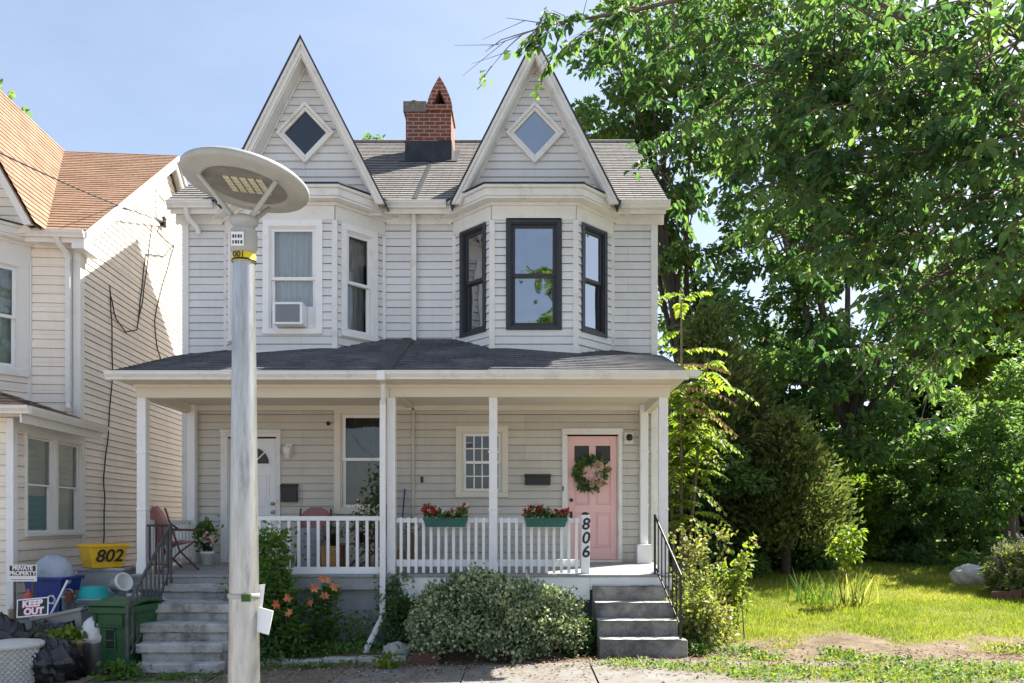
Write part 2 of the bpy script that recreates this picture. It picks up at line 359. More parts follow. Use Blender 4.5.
class MB:
    def __init__(s):
        s.v, s.f, s.uv, s.sm = [], [], [], []
    def face(s, pts, uvs=None, smooth=False):
        i = len(s.v)
        s.v += [tuple(p) for p in pts]
        s.f.append(tuple(range(i, i + len(pts))))
        s.uv.append(uvs if uvs else [(p[0] + p[1], p[2]) for p in pts])
        s.sm.append(smooth)
    def mesh(s, verts, faces, smooth=False):
        i = len(s.v)
        s.v += [tuple(p) for p in verts]
        for f in faces:
            s.f.append(tuple(i + k for k in f))
            s.uv.append([(verts[k][0] + verts[k][1], verts[k][2]) for k in f])
            s.sm.append(smooth)
    def fbox(s, O, U, V, W, u0, u1, v0, v1, w0, w1):
        O, U, V, W = Vector(O), Vector(U), Vector(V), Vector(W)
        c = [O + U * u + V * v + W * w for w in (w0, w1) for v in (v0, v1) for u in (u0, u1)]
        fs = [(0, 2, 3, 1), (4, 5, 7, 6), (0, 1, 5, 4), (2, 6, 7, 3), (0, 4, 6, 2), (1, 3, 7, 5)]
        if U.cross(V).dot(W) < 0:
            fs = [tuple(reversed(f)) for f in fs]
        s.mesh(c, fs)
    def box(s, x0, x1, y0, y1, z0, z1):
        s.fbox((0, 0, 0), (1, 0, 0), (0, 1, 0), (0, 0, 1), x0, x1, y0, y1, z0, z1)
    def prism(s, poly, A, d0, d1):
        """poly: list of 3D points in a plane, extruded along unit A from d0 to d1"""
        A = Vector(A)
        a = [Vector(p) + A * d0 for p in poly]
        b = [Vector(p) + A * d1 for p in poly]
        n = len(a)
        nrm = Vector((0, 0, 0))
        for i in range(n):
            nrm += a[i].cross(a[(i + 1) % n])
        fs = []
        flip = nrm.dot(A) > 0
        base = list(range(n))
        fs.append(tuple(reversed(base)) if flip else tuple(base))
        fs.append(tuple(range(n, 2 * n)) if flip else tuple(reversed(range(n, 2 * n))))
        for i in range(n):
            j = (i + 1) % n
            fs.append((i, j, n + j, n + i) if flip else (j, i, n + i, n + j))
        s.mesh(a + b, fs)
    def tube(s, pts, radii, n=8, cap=True, smooth=True):
        pts = [Vector(p) for p in pts]
        if not isinstance(radii, (list, tuple)):
            radii = [radii] * len(pts)
        vs, fs = [], []
        up = Vector((0.13, 0.31, 0.94)).normalized()
        prev = None
        for i, p in enumerate(pts):
            d = (pts[min(i + 1, len(pts) - 1)] - pts[max(i - 1, 0)])
            if d.length < 1e-9:
                d = Vector((0, 0, 1))
            d.normalize()
            if prev is None:
                a = d.cross(up)
                if a.length < 0.05:
                    a = d.cross(Vector((1, 0, 0)))
            else:
                a = prev - d * prev.dot(d)
            a.normalize()
            prev = a
            b = d.cross(a)
            for k in range(n):
                t = 2 * math.pi * k / n
                vs.append(p + (a * math.cos(t) + b * math.sin(t)) * radii[i])
        for i in range(len(pts) - 1):
            for k in range(n):
                k2 = (k + 1) % n
                fs.append((i * n + k, i * n + k2, (i + 1) * n + k2, (i + 1) * n + k))
        s.mesh(vs, fs, smooth)
        if cap:
            s.mesh(vs[:n], [tuple(reversed(range(n)))])
            s.mesh(vs[-n:], [tuple(range(n))])
    def lathe(s, C, prof, n=24, smooth=True, axis=None):
        """prof: (r, z) pairs; axis: 3x3 matrix orienting the axis"""
        C = Vector(C)
        vs, fs = [], []
        for r, z in prof:
            for k in range(n):
                t = 2 * math.pi * k / n
                q = Vector((r * math.cos(t), r * math.sin(t), z))
                if axis:
                    q = axis @ q
                vs.append(C + q)
        for i in range(len(prof) - 1):
            for k in range(n):
                k2 = (k + 1) % n
                fs.append((i * n + k, i * n + k2, (i + 1) * n + k2, (i + 1) * n + k))
        s.mesh(vs, fs, smooth)
    def blob(s, C, rad, seed=0, amp=0.12, n=20, m=12, freq=2.3, flat=None):
        rr = random.Random(seed)
        ph = [(rr.uniform(0, 6.3), rr.uniform(-1, 1), rr.uniform(-1, 1), rr.uniform(-1, 1)) for _ in range(9)]
        vs, fs = [], []
        for j in range(m + 1):
            th = math.pi * j / m
            for i in range(n):
                t = 2 * math.pi * i / n
                d = Vector((math.sin(th) * math.cos(t), math.sin(th) * math.sin(t), math.cos(th)))
                a = 1 + amp * sum(math.sin(p[0] + freq * (1 + q * 0.35) * (p[1] * d.x + p[2] * d.y + p[3] * d.z) * 2) for q, p in enumerate(ph)) / 3
                z = d.z * rad[2] * a
                if flat is not None:
                    z = max(z, flat)
                vs.append(Vector(C) + Vector((d.x * rad[0] * a, d.y * rad[1] * a, z)))
        for j in range(m):
            for i in range(n):
                i2 = (i + 1) % n
                fs.append((j * n + i, (j + 1) * n + i, (j + 1) * n + i2, j * n + i2))
        s.mesh(vs, fs, True)
    def build(s, name, m, parent=None, bevel=0.0, origin=None, world=False):
        me = bpy.data.meshes.new(name)
        o0 = Vector((0, 0, 0))
        if parent is not None:
            o0 = ORIGIN.get(top_of(parent).name, Vector((0, 0, 0)))
        elif origin is not None and world:
            o0 = Vector(origin)
        vs = [(x - o0.x, y - o0.y, z - o0.z) for x, y, z in s.v]
        me.from_pydata(vs, [], s.f)
        uvl = me.uv_layers.new(name='UVMap')
        flat = [c for f in s.uv for p in f for c in p]
        uvl.data.foreach_set('uv', flat)
        me.polygons.foreach_set('use_smooth', s.sm)
        me.materials.append(m)
        me.update()
        o = bpy.data.objects.new(name, me)
        COL.objects.link(o)
        if parent is not None:
            o.parent = parent
        elif origin is not None:
            o.location = origin
            ORIGIN[o.name] = Vector(origin)
        if bevel:
            bv = o.modifiers.new('bevel', 'BEVEL')
            bv.width = bevel
            bv.segments = 2
            bv.limit_method = 'ANGLE'
            bv.harden_normals = False
        return o

def tag(o, label=None, cat=None, group=None, kind=None):
    if label: o['label'] = label
    if cat: o['category'] = cat
    if group: o['group'] = group
    if kind: o['kind'] = kind
    return o

def thing(name, label, cat, loc=(0, 0, 0), group=None, rz=0.0, local=False):
    o = bpy.data.objects.new(name, None)
    o.empty_display_size = 0.2
    COL.objects.link(o)
    o.location = loc
    o.rotation_euler = (0, 0, rz)
    ORIGIN[o.name] = Vector((0, 0, 0)) if local else Vector(loc)
    tag(o, label, cat, group)
    return o

def text(name, s, size, M4, m, parent, extrude=0.002, align='CENTER', offset=0.0, shear=0.0, spacing=1.0):
    cu = bpy.data.curves.new(name, 'FONT')
    cu.body = s
    cu.size = size
    cu.extrude = extrude
    cu.align_x = align
    cu.align_y = 'CENTER'
    cu.offset = offset
    cu.shear = shear
    cu.space_character = spacing
    tmp = bpy.data.objects.new(name + '_tmp', cu)
    COL.objects.link(tmp)
    dg = bpy.context.evaluated_depsgraph_get()
    me = bpy.data.meshes.new_from_object(tmp.evaluated_get(dg))
    bpy.data.objects.remove(tmp)
    bpy.data.curves.remove(cu)
    o0 = ORIGIN.get(top_of(parent).name, Vector((0, 0, 0)))
    me.transform(Matrix.Translation(-o0) @ M4)
    me.materials.clear()
    me.materials.append(m)
    o = bpy.data.objects.new(name, me)
    COL.objects.link(o)
    o.parent = parent
    return o

def frame4(O, U, V):
    U, V = Vector(U).normalized(), Vector(V).normalized()
    W = U.cross(V)
    m = Matrix.Identity(4)
    for i in range(3):
        m[i][0], m[i][1], m[i][2], m[i][3] = U[i], V[i], W[i], O[i]
    return m

def copy_tree(o, parent=None):
    c = o.copy()
    COL.objects.link(c)
    if parent is not None:
        c.parent = parent
    else:
        ORIGIN[c.name] = ORIGIN.get(o.name, Vector((0, 0, 0)))
    for ch in list(o.children):
        copy_tree(ch, c)
    return c

def lap(mb, O, U, V, W, v0, v1, outline, openings=(), course=0.127, d0=0.016, d1=0.002, phase=0.0, uvs=1.0, groove=0.010):
    """lapped courses (siding or shingles) on a plane; U along, V up, W outwards; openings (u0,u1,v0,v1)"""
    O, U, V, W = Vector(O), Vector(U), Vector(V), Vector(W)
    if not callable(outline):
        a, b = outline
        outline = lambda v: (a, b)
    k0 = math.floor((v0 - phase) / course)
    br = {v0, v1}
    k = k0
    while phase + k * course < v1:
        c = phase + k * course
        if c > v0: br.add(c)
        if groove:
            for g in (groove, groove + 0.0012):
                if v0 < c + course - g < v1: br.add(c + course - g)
        k += 1
    for o in openings:
        for v in (o[2], o[3]):
            if v0 < v < v1: br.add(v)
    br = sorted(br)
    def off(v, up):
        t = (v - phase) / course
        i = math.floor(t + (1e-6 if up else -1e-6))
        if groove:
            left = (1 - (t - i)) * course
            if left < groove + 1e-5: return -0.016
        return d0 + (d1 - d0) * (t - i)
    def ivals(va, vb):
        a0, b0 = outline(va)
        a1, b1 = outline(vb)
        cuts = sorted((o[0], o[1]) for o in openings if o[2] < (va + vb) / 2 < o[3])
        res, L = [], (a0, a1)
        for c0, c1 in cuts:
            if c0 > max(L) :
                res.append((L, (c0, c0)))
            L = (max(c1, L[0]), max(c1, L[1]))
        if b0 > L[0] + 1e-4 or b1 > L[1] + 1e-4:
            res.append((L, (b0, b1)))
        return res
    flip = U.cross(V).dot(W) < 0
    def put(q, uv):
        if flip:
            q, uv = q[::-1], uv[::-1]
        mb.face(q, uv)
    for va, vb in zip(br[:-1], br[1:]):
        wa, wb = off(va, True), off(vb, False)
        iscourse = abs((va - phase) / course - round((va - phase) / course)) < 1e-4
        for (a0, a1), (b0, b1) in ivals(va, vb):
            p = lambda u, v, w: O + U * u + V * v + W * w
            put([p(a0, va, wa), p(b0, va, wa), p(b1, vb, wb), p(a1, vb, wb)],
                [(a0 * uvs, va * uvs), (b0 * uvs, va * uvs), (b1 * uvs, vb * uvs), (a1 * uvs, vb * uvs)])
            if iscourse:
                lo_ = -0.016 if groove else d1
                put([p(a0, va, lo_), p(b0, va, lo_), p(b0, va, wa), p(a0, va, wa)],
                    [(a0 * uvs, va * uvs)] * 4)

X3, Y3, Z3 = Vector((1, 0, 0)), Vector((0, 1, 0)), Vector((0, 0, 1))

# fast leaf meshes ----------------------------------------------------------
T_QUAD = (np.array([[0, 0, 0], [-.36, .45, .10], [0, 1, -.06], [.36, .45, .10]]), np.array([[0, 3, 2, 1]]))
T_LEAF = (np.array([[0, 0, 0], [-.27, .28, .08], [-.24, .62, .05], [0, 1, -.14], [.24, .62, .05], [.27, .28, .08], [0, .45, 0]]),
          np.array([[0, 6, 2, 1], [6, 3, 3, 2], [0, 5, 4, 6], [6, 4, 3, 3]]))
T_LEAF = (np.array([[0, 0, 0], [-.27, .3, .07], [-.2, .66, .04], [0, 1, -.16], [.2, .66, .04], [.27, .3, .07]]),
          np.array([[0, 3, 2, 1], [0, 5, 4, 3]]))
T_BLADE = (np.array([[-.06, 0, 0], [.06, 0, 0], [.045, .55, .05], [-.045, .55, .05], [.0, 1, .22], [.0, 1, .22]]),
           np.array([[0, 1, 2, 3], [3, 2, 4, 5]]))
T_GRASS = (np.array([[-.07, 0, 0], [.07, 0, 0], [.02, 1, .25], [-.02, 1, .25]]), np.array([[0, 1, 2, 3]]))
T_NEEDLE = (np.array([[-.05, 0, 0], [.05, 0, 0], [.16, .6, .02], [0, 1, 0], [-.16, .6, .02]]), None)

def unit(a):
    return a / np.maximum(np.linalg.norm(a, axis=1, keepdims=True), 1e-9)

def leaves(name, C, A, Nn, size, tint, m, parent=None, tpl=T_QUAD, width=1.0, origin=(0, 0, 0)):
    T, Fc = tpl
    C = np.asarray(C, float)
    n = len(C)
    A = unit(np.asarray(A, float))
    S = unit(np.cross(A, np.asarray(Nn, float)))
    Nn = np.cross(S, A)
    size = np.broadcast_to(np.asarray(size, float), (n,))[:, None, None]
    k = len(T)
    V = C[:, None, :] + size * (T[None, :, 0:1] * width * S[:, None, :] + T[None, :, 1:2] * A[:, None, :] + T[None, :, 2:3] * Nn[:, None, :])
    V = V.reshape(-1, 3)
    if parent is not None:
        o0 = ORIGIN.get(top_of(parent).name, Vector((0, 0, 0)))
    else:
        o0 = Vector(origin)
    V = V - np.array(o0)
    F_ = (Fc[None, :, :] + (np.arange(n) * k)[:, None, None]).reshape(-1, Fc.shape[1])
    nf, ns = F_.shape
    me = bpy.data.meshes.new(name)
    me.vertices.add(len(V))
    me.vertices.foreach_set('co', V.astype(np.float32).ravel())
    me.loops.add(nf * ns)
    me.loops.foreach_set('vertex_index', F_.astype(np.int32).ravel())
    me.polygons.add(nf)
    me.polygons.foreach_set('loop_start', np.arange(0, nf * ns, ns, dtype=np.int32))
    me.polygons.foreach_set('loop_total', np.full(nf, ns, np.int32))
    me.update(calc_edges=True)
    at = me.attributes.new('tint', 'FLOAT', 'POINT')
    at.data.foreach_set('value', np.repeat(np.clip(tint, 0, 1), k).astype(np.float32))
    me.materials.append(m)
    o = bpy.data.objects.new(name, me)
    COL.objects.link(o)
    if parent is not None:
        o.parent = parent
    else:
        o.location = origin
        ORIGIN[o.name] = Vector(origin)
    return o

def rnd_dirs(rng, n):
    return unit(rng.normal(size=(n, 3)))

# ------------------------------------------------------------------ ground height
def gz(x, y):
    z = 0.029 * (max(-10.0, min(x, 1.2)) - 1.2)
    s = min(1, max(0, (x - 2.2) / 1.4))
    s = s * s * (3 - 2 * s)
    z += s * 0.055 * max(0, min(y, 27) - 10.6)
    return z

def gz_np(x, y):
    z = 0.029 * (np.clip(x, -10, 1.2) - 1.2)
    s = np.clip((x - 2.2) / 1.4, 0, 1)
    s = s * s * (3 - 2 * s)
    return z + s * 0.055 * np.maximum(0, np.minimum(y, 27) - 10.6)

_ng = RNG.random((64, 64))
def vnoise(x, y, f):
    x, y = np.asarray(x) * f + 100.0, np.asarray(y) * f + 100.0
    xi, yi = np.floor(x).astype(int), np.floor(y).astype(int)
    fx, fy = x - xi, y - yi
    fx, fy = fx * fx * (3 - 2 * fx), fy * fy * (3 - 2 * fy)
    g = lambda a, b: _ng[a % 64, b % 64]
    return (g(xi, yi) * (1 - fx) + g(xi + 1, yi) * fx) * (1 - fy) + (g(xi, yi + 1) * (1 - fx) + g(xi + 1, yi + 1) * fx) * fy

def fbm(x, y, f):
    return 0.55 * vnoise(x, y, f) + 0.3 * vnoise(x, y, f * 2.1) + 0.15 * vnoise(x, y, f * 4.3)

def grass_mask(x, y):
    """1 where turf grows"""
    x, y = np.asarray(x, float), np.asarray(y, float)
    n = fbm(x, y, 0.9) - 0.5
    m = np.clip((y - 11.3 - n * 2.6) / 0.9, 0, 1) * np.clip((x - 2.3 - n * 0.8) / 0.5, 0, 1)
    strip = np.clip(1 - np.abs(y - 9.15 - n * 0.9 - .62 * np.clip((2.6 - x) / 1.0, 0, 1)) / (0.66 - .25 * np.clip((2.6 - x) / 1.0, 0, 1)), 0, 1) * 1.6 * np.clip((x - 0.9 - n) / 0.4, 0, 1)
    verge = np.clip(1 - np.abs(y - 7.0) / 1.2, 0, 1) * 1.3 * np.clip((fbm(x + 3, y + 50, .6) - .52) * 6, 0, 1)  # unseen verge thinned to bare soil so it bounces light towards the house
    patch = np.clip((fbm(x + 31, y + 7, 1.7) - 0.60) * 9, 0, 1) * np.clip((x - 1.0) / 0.6, 0, 1)
    g = np.maximum(np.maximum(m, np.clip(strip, 0, 1)), np.maximum(np.clip(verge, 0, 1), patch * 0.8))
    return np.clip(g, 0, 1)

# ------------------------------------------------------------------ setting
def ground_mat():
    m, nt, out = nodes_of('ground_soil_and_turf')
    b = N(nt, 'ShaderNodeBsdfPrincipled', i_Roughness=0.95)
    b.inputs['Specular IOR Level'].default_value = 0.15
    tc = N(nt, 'ShaderNodeTexCoord')
    at = N(nt, 'ShaderNodeAttribute', attribute_name='turf')
    n1 = N(nt, 'ShaderNodeTexNoise', i_Scale=2.3, i_Detail=9.0, i_Roughness=0.75)
    nt.links.new(tc.outputs['Object'], n1.inputs['Vector'])
    r1 = ramp(nt, [(0.3, (0.11, 0.08, 0.055)), (0.5, (0.215, 0.165, 0.115)), (0.72, (0.34, 0.285, 0.22))])
    nt.links.new(n1.outputs['Fac'], r1.inputs['Fac'])
    n2 = N(nt, 'ShaderNodeTexNoise', i_Scale=14.0, i_Detail=6.0, i_Roughness=0.7)
    nt.links.new(tc.outputs['Object'], n2.inputs['Vector'])
    r2 = ramp(nt, [(0.3, (0.15, 0.16, 0.035)), (0.6, (0.24, 0.23, 0.06)), (0.8, (0.33, 0.29, 0.13))])
    nt.links.new(n2.outputs['Fac'], r2.inputs['Fac'])
    mx = N(nt, 'ShaderNodeMix', data_type='RGBA')
    nb = N(nt, 'ShaderNodeTexNoise', i_Scale=9.0, i_Detail=8.0, i_Roughness=0.75)
    nt.links.new(tc.outputs['Object'], nb.inputs['Vector'])
    sb = N(nt, 'ShaderNodeMath', operation='MULTIPLY_ADD')
    sb.inputs[1].default_value = 1.9
    nt.links.new(nb.outputs['Fac'], sb.inputs[0])
    nt.links.new(at.outputs['Fac'], sb.inputs[2])
    mr = N(nt, 'ShaderNodeMapRange')
    mr.inputs['From Min'].default_value = 1.30
    mr.inputs['From Max'].default_value = 1.55
    nt.links.new(sb.outputs[0], mr.inputs['Value'])
    nt.links.new(mr.outputs[0], mx.inputs['Factor'])
    nt.links.new(r1.outputs['Color'], mx.inputs['A'])
    nt.links.new(r2.outputs['Color'], mx.inputs['B'])
    n3 = N(nt, 'ShaderNodeTexNoise', i_Scale=45.0, i_Detail=5.0, i_Roughness=0.7)
    nt.links.new(tc.outputs['Object'], n3.inputs['Vector'])
    r3 = ramp(nt, [(0.3, (0.72,) * 3), (0.7, (1.2,) * 3)])
    nt.links.new(n3.outputs['Fac'], r3.inputs['Fac'])
    ml = N(nt, 'ShaderNodeMix', data_type='RGBA', blend_type='MULTIPLY')
    ml.inputs['Factor'].default_value = 1
    nt.links.new(mx.outputs['Result'], ml.inputs['A'])
    nt.links.new(r3.outputs['Color'], ml.inputs['B'])
    nt.links.new(ml.outputs['Result'], b.inputs['Base Color'])
    bp = N(nt, 'ShaderNodeBump', i_Strength=0.9, i_Distance=0.03)
    nt.links.new(n3.outputs['Fac'], bp.inputs['Height'])
    nt.links.new(bp.outputs['Normal'], b.inputs['Normal'])
    nt.links.new(b.outputs[0], out.inputs[0])
    return m

def build_ground():
    def axis(a, b, step, far):
        core = np.arange(a, b + 1e-6, step)
        lo = [a - d for d in (2, 6, 15, 40, 120, far)][::-1]
        hi = [b + d for d in (2, 6, 15, 40, 120, far)]
        return np.array(lo + list(core) + hi)
    xs, ys = axis(-12, 16, 0.14, 900), axis(4.6, 28, 0.14, 900)
    gx, gy = np.meshgrid(xs, ys)
    z = gz_np(gx, gy)
    inner = (gx > -14) & (gx < 18) & (gy > 4.4) & (gy < 30)
    z = z + np.where(inner, (fbm(gx, gy, 0.8) - 0.5) * 0.07 * np.clip((gy - 10.1) * 2, 0, 1) + (fbm(gx, gy, 5.0) - 0.5) * 0.03 * np.clip(np.abs(gy - 9.3) * 2 - 1.0, 0.2, 1), 0)
    # raised planting bed along the front of the left half
    bed = ((gx > -3.7) & (gx < 0.6)) * np.clip((gy - 10.55) / 0.1, 0, 1) * np.clip((11.9 - gy) / 0.1, 0, 1)
    z = z + bed * 0.10
    z = np.where(gy < 4.5, z - 0.16, z)
    mask = grass_mask(gx, gy)
    ny, nx = gx.shape
    V = np.stack([gx, gy, z], -1).reshape(-1, 3)
    i = np.arange(ny * nx).reshape(ny, nx)
    Fq = np.stack([i[:-1, :-1], i[:-1, 1:], i[1:, 1:], i[1:, :-1]], -1).reshape(-1, 4)
    me = bpy.data.meshes.new('ground')
    me.from_pydata(V.tolist(), [], Fq.tolist())
    me.polygons.foreach_set('use_smooth', [True] * len(Fq))
    at = me.attributes.new('turf', 'FLOAT', 'POINT')
    at.data.foreach_set('value', mask.reshape(-1).astype(np.float32))
    me.materials.append(ground_mat())
    o = bpy.data.objects.new('ground', me)
    COL.objects.link(o)
    tag(o, kind='structure')

build_ground()

def sidewalk_mat():
    m, nt, out = nodes_of('sidewalk_concrete')
    b = N(nt, 'ShaderNodeBsdfPrincipled', i_Roughness=0.9)
    tc = N(nt, 'ShaderNodeTexCoord')
    n1 = N(nt, 'ShaderNodeTexNoise', i_Scale=3.0, i_Detail=8.0, i_Roughness=0.7)
    nt.links.new(tc.outputs['Object'], n1.inputs['Vector'])
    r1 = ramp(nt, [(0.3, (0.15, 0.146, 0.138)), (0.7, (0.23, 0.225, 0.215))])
    nt.links.new(n1.outputs['Fac'], r1.inputs['Fac'])
    n2 = N(nt, 'ShaderNodeTexNoise', i_Scale=1.1, i_Detail=10.0, i_Roughness=0.75)
    nt.links.new(tc.outputs['Object'], n2.inputs['Vector'])
    r2 = ramp(nt, [(0.44, (0, 0, 0)), (0.60, (0.85,) * 3)])
    nt.links.new(n2.outputs['Fac'], r2.inputs['Fac'])
    at = N(nt, 'ShaderNodeAttribute', attribute_name='dirt')
    mxm = N(nt, 'ShaderNodeMath', operation='MAXIMUM')
    nt.links.new(r2.outputs['Color'], mxm.inputs[0])
    nt.links.new(at.outputs['Fac'], mxm.inputs[1])
    mx = N(nt, 'ShaderNodeMix', data_type='RGBA')
    n4 = N(nt, 'ShaderNodeTexNoise', i_Scale=7.0, i_Detail=8.0, i_Roughness=0.75)
    nt.links.new(tc.outputs['Object'], n4.inputs['Vector'])
    r4 = ramp(nt, [(0.35, (0.10, 0.078, 0.056)), (0.65, (0.20, 0.165, 0.125))])
    nt.links.new(n4.outputs['Fac'], r4.inputs['Fac'])
    nt.links.new(mxm.outputs[0], mx.inputs['Factor'])
    nt.links.new(r1.outputs['Color'], mx.inputs['A'])
    nt.links.new(r4.outputs['Color'], mx.inputs['B'])
    n3 = N(nt, 'ShaderNodeTexNoise', i_Scale=60.0, i_Detail=4.0)
    nt.links.new(tc.outputs['Object'], n3.inputs['Vector'])
    bp = N(nt, 'ShaderNodeBump', i_Strength=0.5, i_Distance=0.01)
    nt.links.new(n3.outputs['Fac'], bp.inputs['Height'])
    nt.links.new(bp.outputs['Normal'], b.inputs['Normal'])
    nt.links.new(mx.outputs['Result'], b.inputs['Base Color'])
    nt.links.new(b.outputs[0], out.inputs[0])
    return m

def build_sidewalk():
    V, Fq, D = [], [], []
    rng = random.Random(5)
    x = -22.0
    while x < 24:
        L = 1.52
        tilt, lift = rng.uniform(-.006, .006), rng.uniform(0, .01)
        n = 8
        for j in range(n):
            for i in range(n):
                pass
        base = len(V)
        ys = [8.55 + (10.02 - 8.55) * j / n for j in range(n + 1)]
        xs = [x + 0.008 + (L - 0.016) * i / n for i in range(n + 1)]
        for yy in ys:
            for xx in xs:
                V.append((xx, yy, gz(xx, yy) + 0.035 + lift + tilt * (xx - x)))
                d = min(1, max(0, (-1.9 - xx) / 0.5 + max(0, yy - 9.7) * 1.2, (xx - 1.5) / 0.7 + (yy - 9.3) * .6))
                D.append(0.9 * d)
        for j in range(n):
            for i in range(n):
                a = base + j * (n + 1) + i
                Fq.append((a, a + 1, a + n + 2, a + n + 1))
        # slab edges
        for (r0, r1) in ((0, n), ((n) * (n + 1), n * (n + 1) + n)):
            a, b_ = V[base + r0], V[base + r1]
            k = len(V)
            V += [a, b_, (b_[0], b_[1], b_[2] - .12), (a[0], a[1], a[2] - .12)]
            D += [0.8] * 4
            Fq.append((k, k + 1, k + 2, k + 3) if r0 else (k + 3, k + 2, k + 1, k))
        x += L
    me = bpy.data.meshes.new('sidewalk')
    me.from_pydata(V, [], Fq)
    at = me.attributes.new('dirt', 'FLOAT', 'POINT')
    at.data.foreach_set('value', D)
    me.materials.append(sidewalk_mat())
    o = bpy.data.objects.new('sidewalk', me)
    COL.objects.link(o)
    tag(o, kind='structure')
    rb = MB()
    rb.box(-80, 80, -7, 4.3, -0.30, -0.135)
    tag(rb.build('road', M['road_bounce']), kind='structure')
    kb = MB()
    kb.box(-80, 80, 4.3, 4.48, -0.30, 0.0)
    tag(kb.build('kerb', M['concrete'], bevel=0.015), kind='structure')

build_sidewalk()

# ------------------------------------------------------------------ house kit
def window(root, O, U, W, w, h, cas=0.10, mc='trim', ms='white', mg='glass', back='curtain', sill=True, grid=None,
           sashw=0.05, proud=0.035, backd=-0.17, split=0.5, curt_v0=0.0, vdepth=.55):
    """O: bottom centre of the casing on the wall plane. returns the window part and its opening rectangle"""
    O, U, W = Vector(O), Vector(U).normalized(), Vector(W).normalized()
    hw = w / 2
    b = MB()
    fb = lambda mb, *a: mb.fbox(O, U, Z3, W, *a)
    fb(b, -hw, hw, h - cas, h, -0.02, proud)
    fb(b, -hw, hw, 0, cas * 0.8, -0.02, proud + (0.02 if sill else 0))
    fb(b, -hw, -hw + cas, cas * 0.8, h - cas, -0.02, proud)
    fb(b, hw - cas, hw, cas * 0.8, h - cas, -0.02, proud)
    # inner jamb
    iu, v0, v1 = hw - cas, cas * 0.8, h - cas
    for a in ((-iu, -iu + .02, v0, v1), (iu - .02, iu, v0, v1), (-iu + .02, iu - .02, v1 - .02, v1), (-iu + .02, iu - .02, v0, v0 + .02)):
        fb(b, *a, -0.11, 0.012)
    win = b.build('window', M[mc], root, bevel=0.004)
    iu -= .02; v0 += .02; v1 -= .02
    vm = v0 + (v1 - v0) * split
    def sash(a, c, n0, n1):
        s = MB()
        fb(s, -iu, iu, a, a + sashw, n0, n1)
        fb(s, -iu, iu, c - sashw, c, n0, n1)
        fb(s, -iu, -iu + sashw, a + sashw, c - sashw, n0, n1)
        fb(s, iu - sashw, iu, a + sashw, c - sashw, n0, n1)
        if grid:
            gxn, gyn, gw = grid
            for i in range(1, gxn):
                u = -iu + sashw + (2 * iu - 2 * sashw) * i / gxn
                fb(s, u - gw / 2, u + gw / 2, a + sashw, c - sashw, n0 + .008, n1 - .004)
            for i in range(1, gyn):
                v = a + sashw + (c - a - 2 * sashw) * i / gyn
                fb(s, -iu + sashw, iu - sashw, v - gw / 2, v + gw / 2, n0 + .01, n1 - .006)
        s.build('sash', M[ms], win, bevel=0.003)
        g = MB()
        nn = (n0 + n1) / 2 - 0.004
        p = lambda u, v: O + U * u + Z3 * v + W * nn
        g.face([p(-iu + sashw, a + sashw), p(iu - sashw, a + sashw), p(iu - sashw, c - sashw), p(-iu + sashw, c - sashw)])
        g.build('pane', M[mg], win)
    sash(vm - sashw / 2, v1, -0.05, -0.02)
    sash(v0, vm + sashw / 2, -0.085, -0.055)
    if back:
        c = MB()
        n = 26
        for i in range(n):
            u0, u1 = -iu + 2 * iu * i / n, -iu + 2 * iu * (i + 1) / n
            d0, d1 = backd + 0.02 * math.sin(i * 1.9), backd + 0.02 * math.sin((i + 1) * 1.9)
            if back == 'blind': d0 = d1 = backd
            q = lambda u, v, d: O + U * u + Z3 * v + W * d
            c.face([q(u0, v0 + curt_v0, d0), q(u1, v0 + curt_v0, d1), q(u1, v1, d1), q(u0, v1, d0)], smooth=True)
        c.build('curtain', M[back], win)
    v = MB()
    q = lambda u, vv, d: O + U * u + Z3 * vv + W * d
    a, c_, e, f = -iu - .01, iu + .01, v0 - .01, v1 + .01
    n0, n1 = -0.11, -0.55
    v.face([q(a, e, n1), q(c_, e, n1), q(c_, f, n1), q(a, f, n1)])
    v.face([q(a, e, n0), q(a, e, n1), q(a, f, n1), q(a, f, n0)])
    v.face([q(c_, e, n0), q(c_, f, n0), q(c_, f, n1), q(c_, e, n1)])
    v.face([q(a, e, n0), q(c_, e, n0), q(c_, e, n1), q(a, e, n1)])
    v.face([q(a, f, n0), q(a, f, n1), q(c_, f, n1), q(c_, f, n0)])
    v.build('window_recess', M['void'], win)
    return win

def bay_poly(cx, y0, off, bw=1.315, fw=0.66, dep=0.70):
    """plan points of the three-sided bay grown outwards by off"""
    s = math.hypot(bw - fw, dep)
    nx, ny = dep / s, -(bw - fw) / s           # outward normal of the right side
    # front line y = y0-dep-off ; right side line through (cx+bw,y0) moved by off
    yf = y0 - dep - off
    px, py = bw + nx * off, y0 + ny * off      # relative x
    dx, dy = (fw - bw) / s, -dep / s
    t = (yf - py) / dy
    xf = px + dx * t
    t0 = (y0 - py) / dy
    xb = px + dx * t0
    return [(cx - xb, y0), (cx - xf, yf), (cx + xf, yf), (cx + xb, y0)]

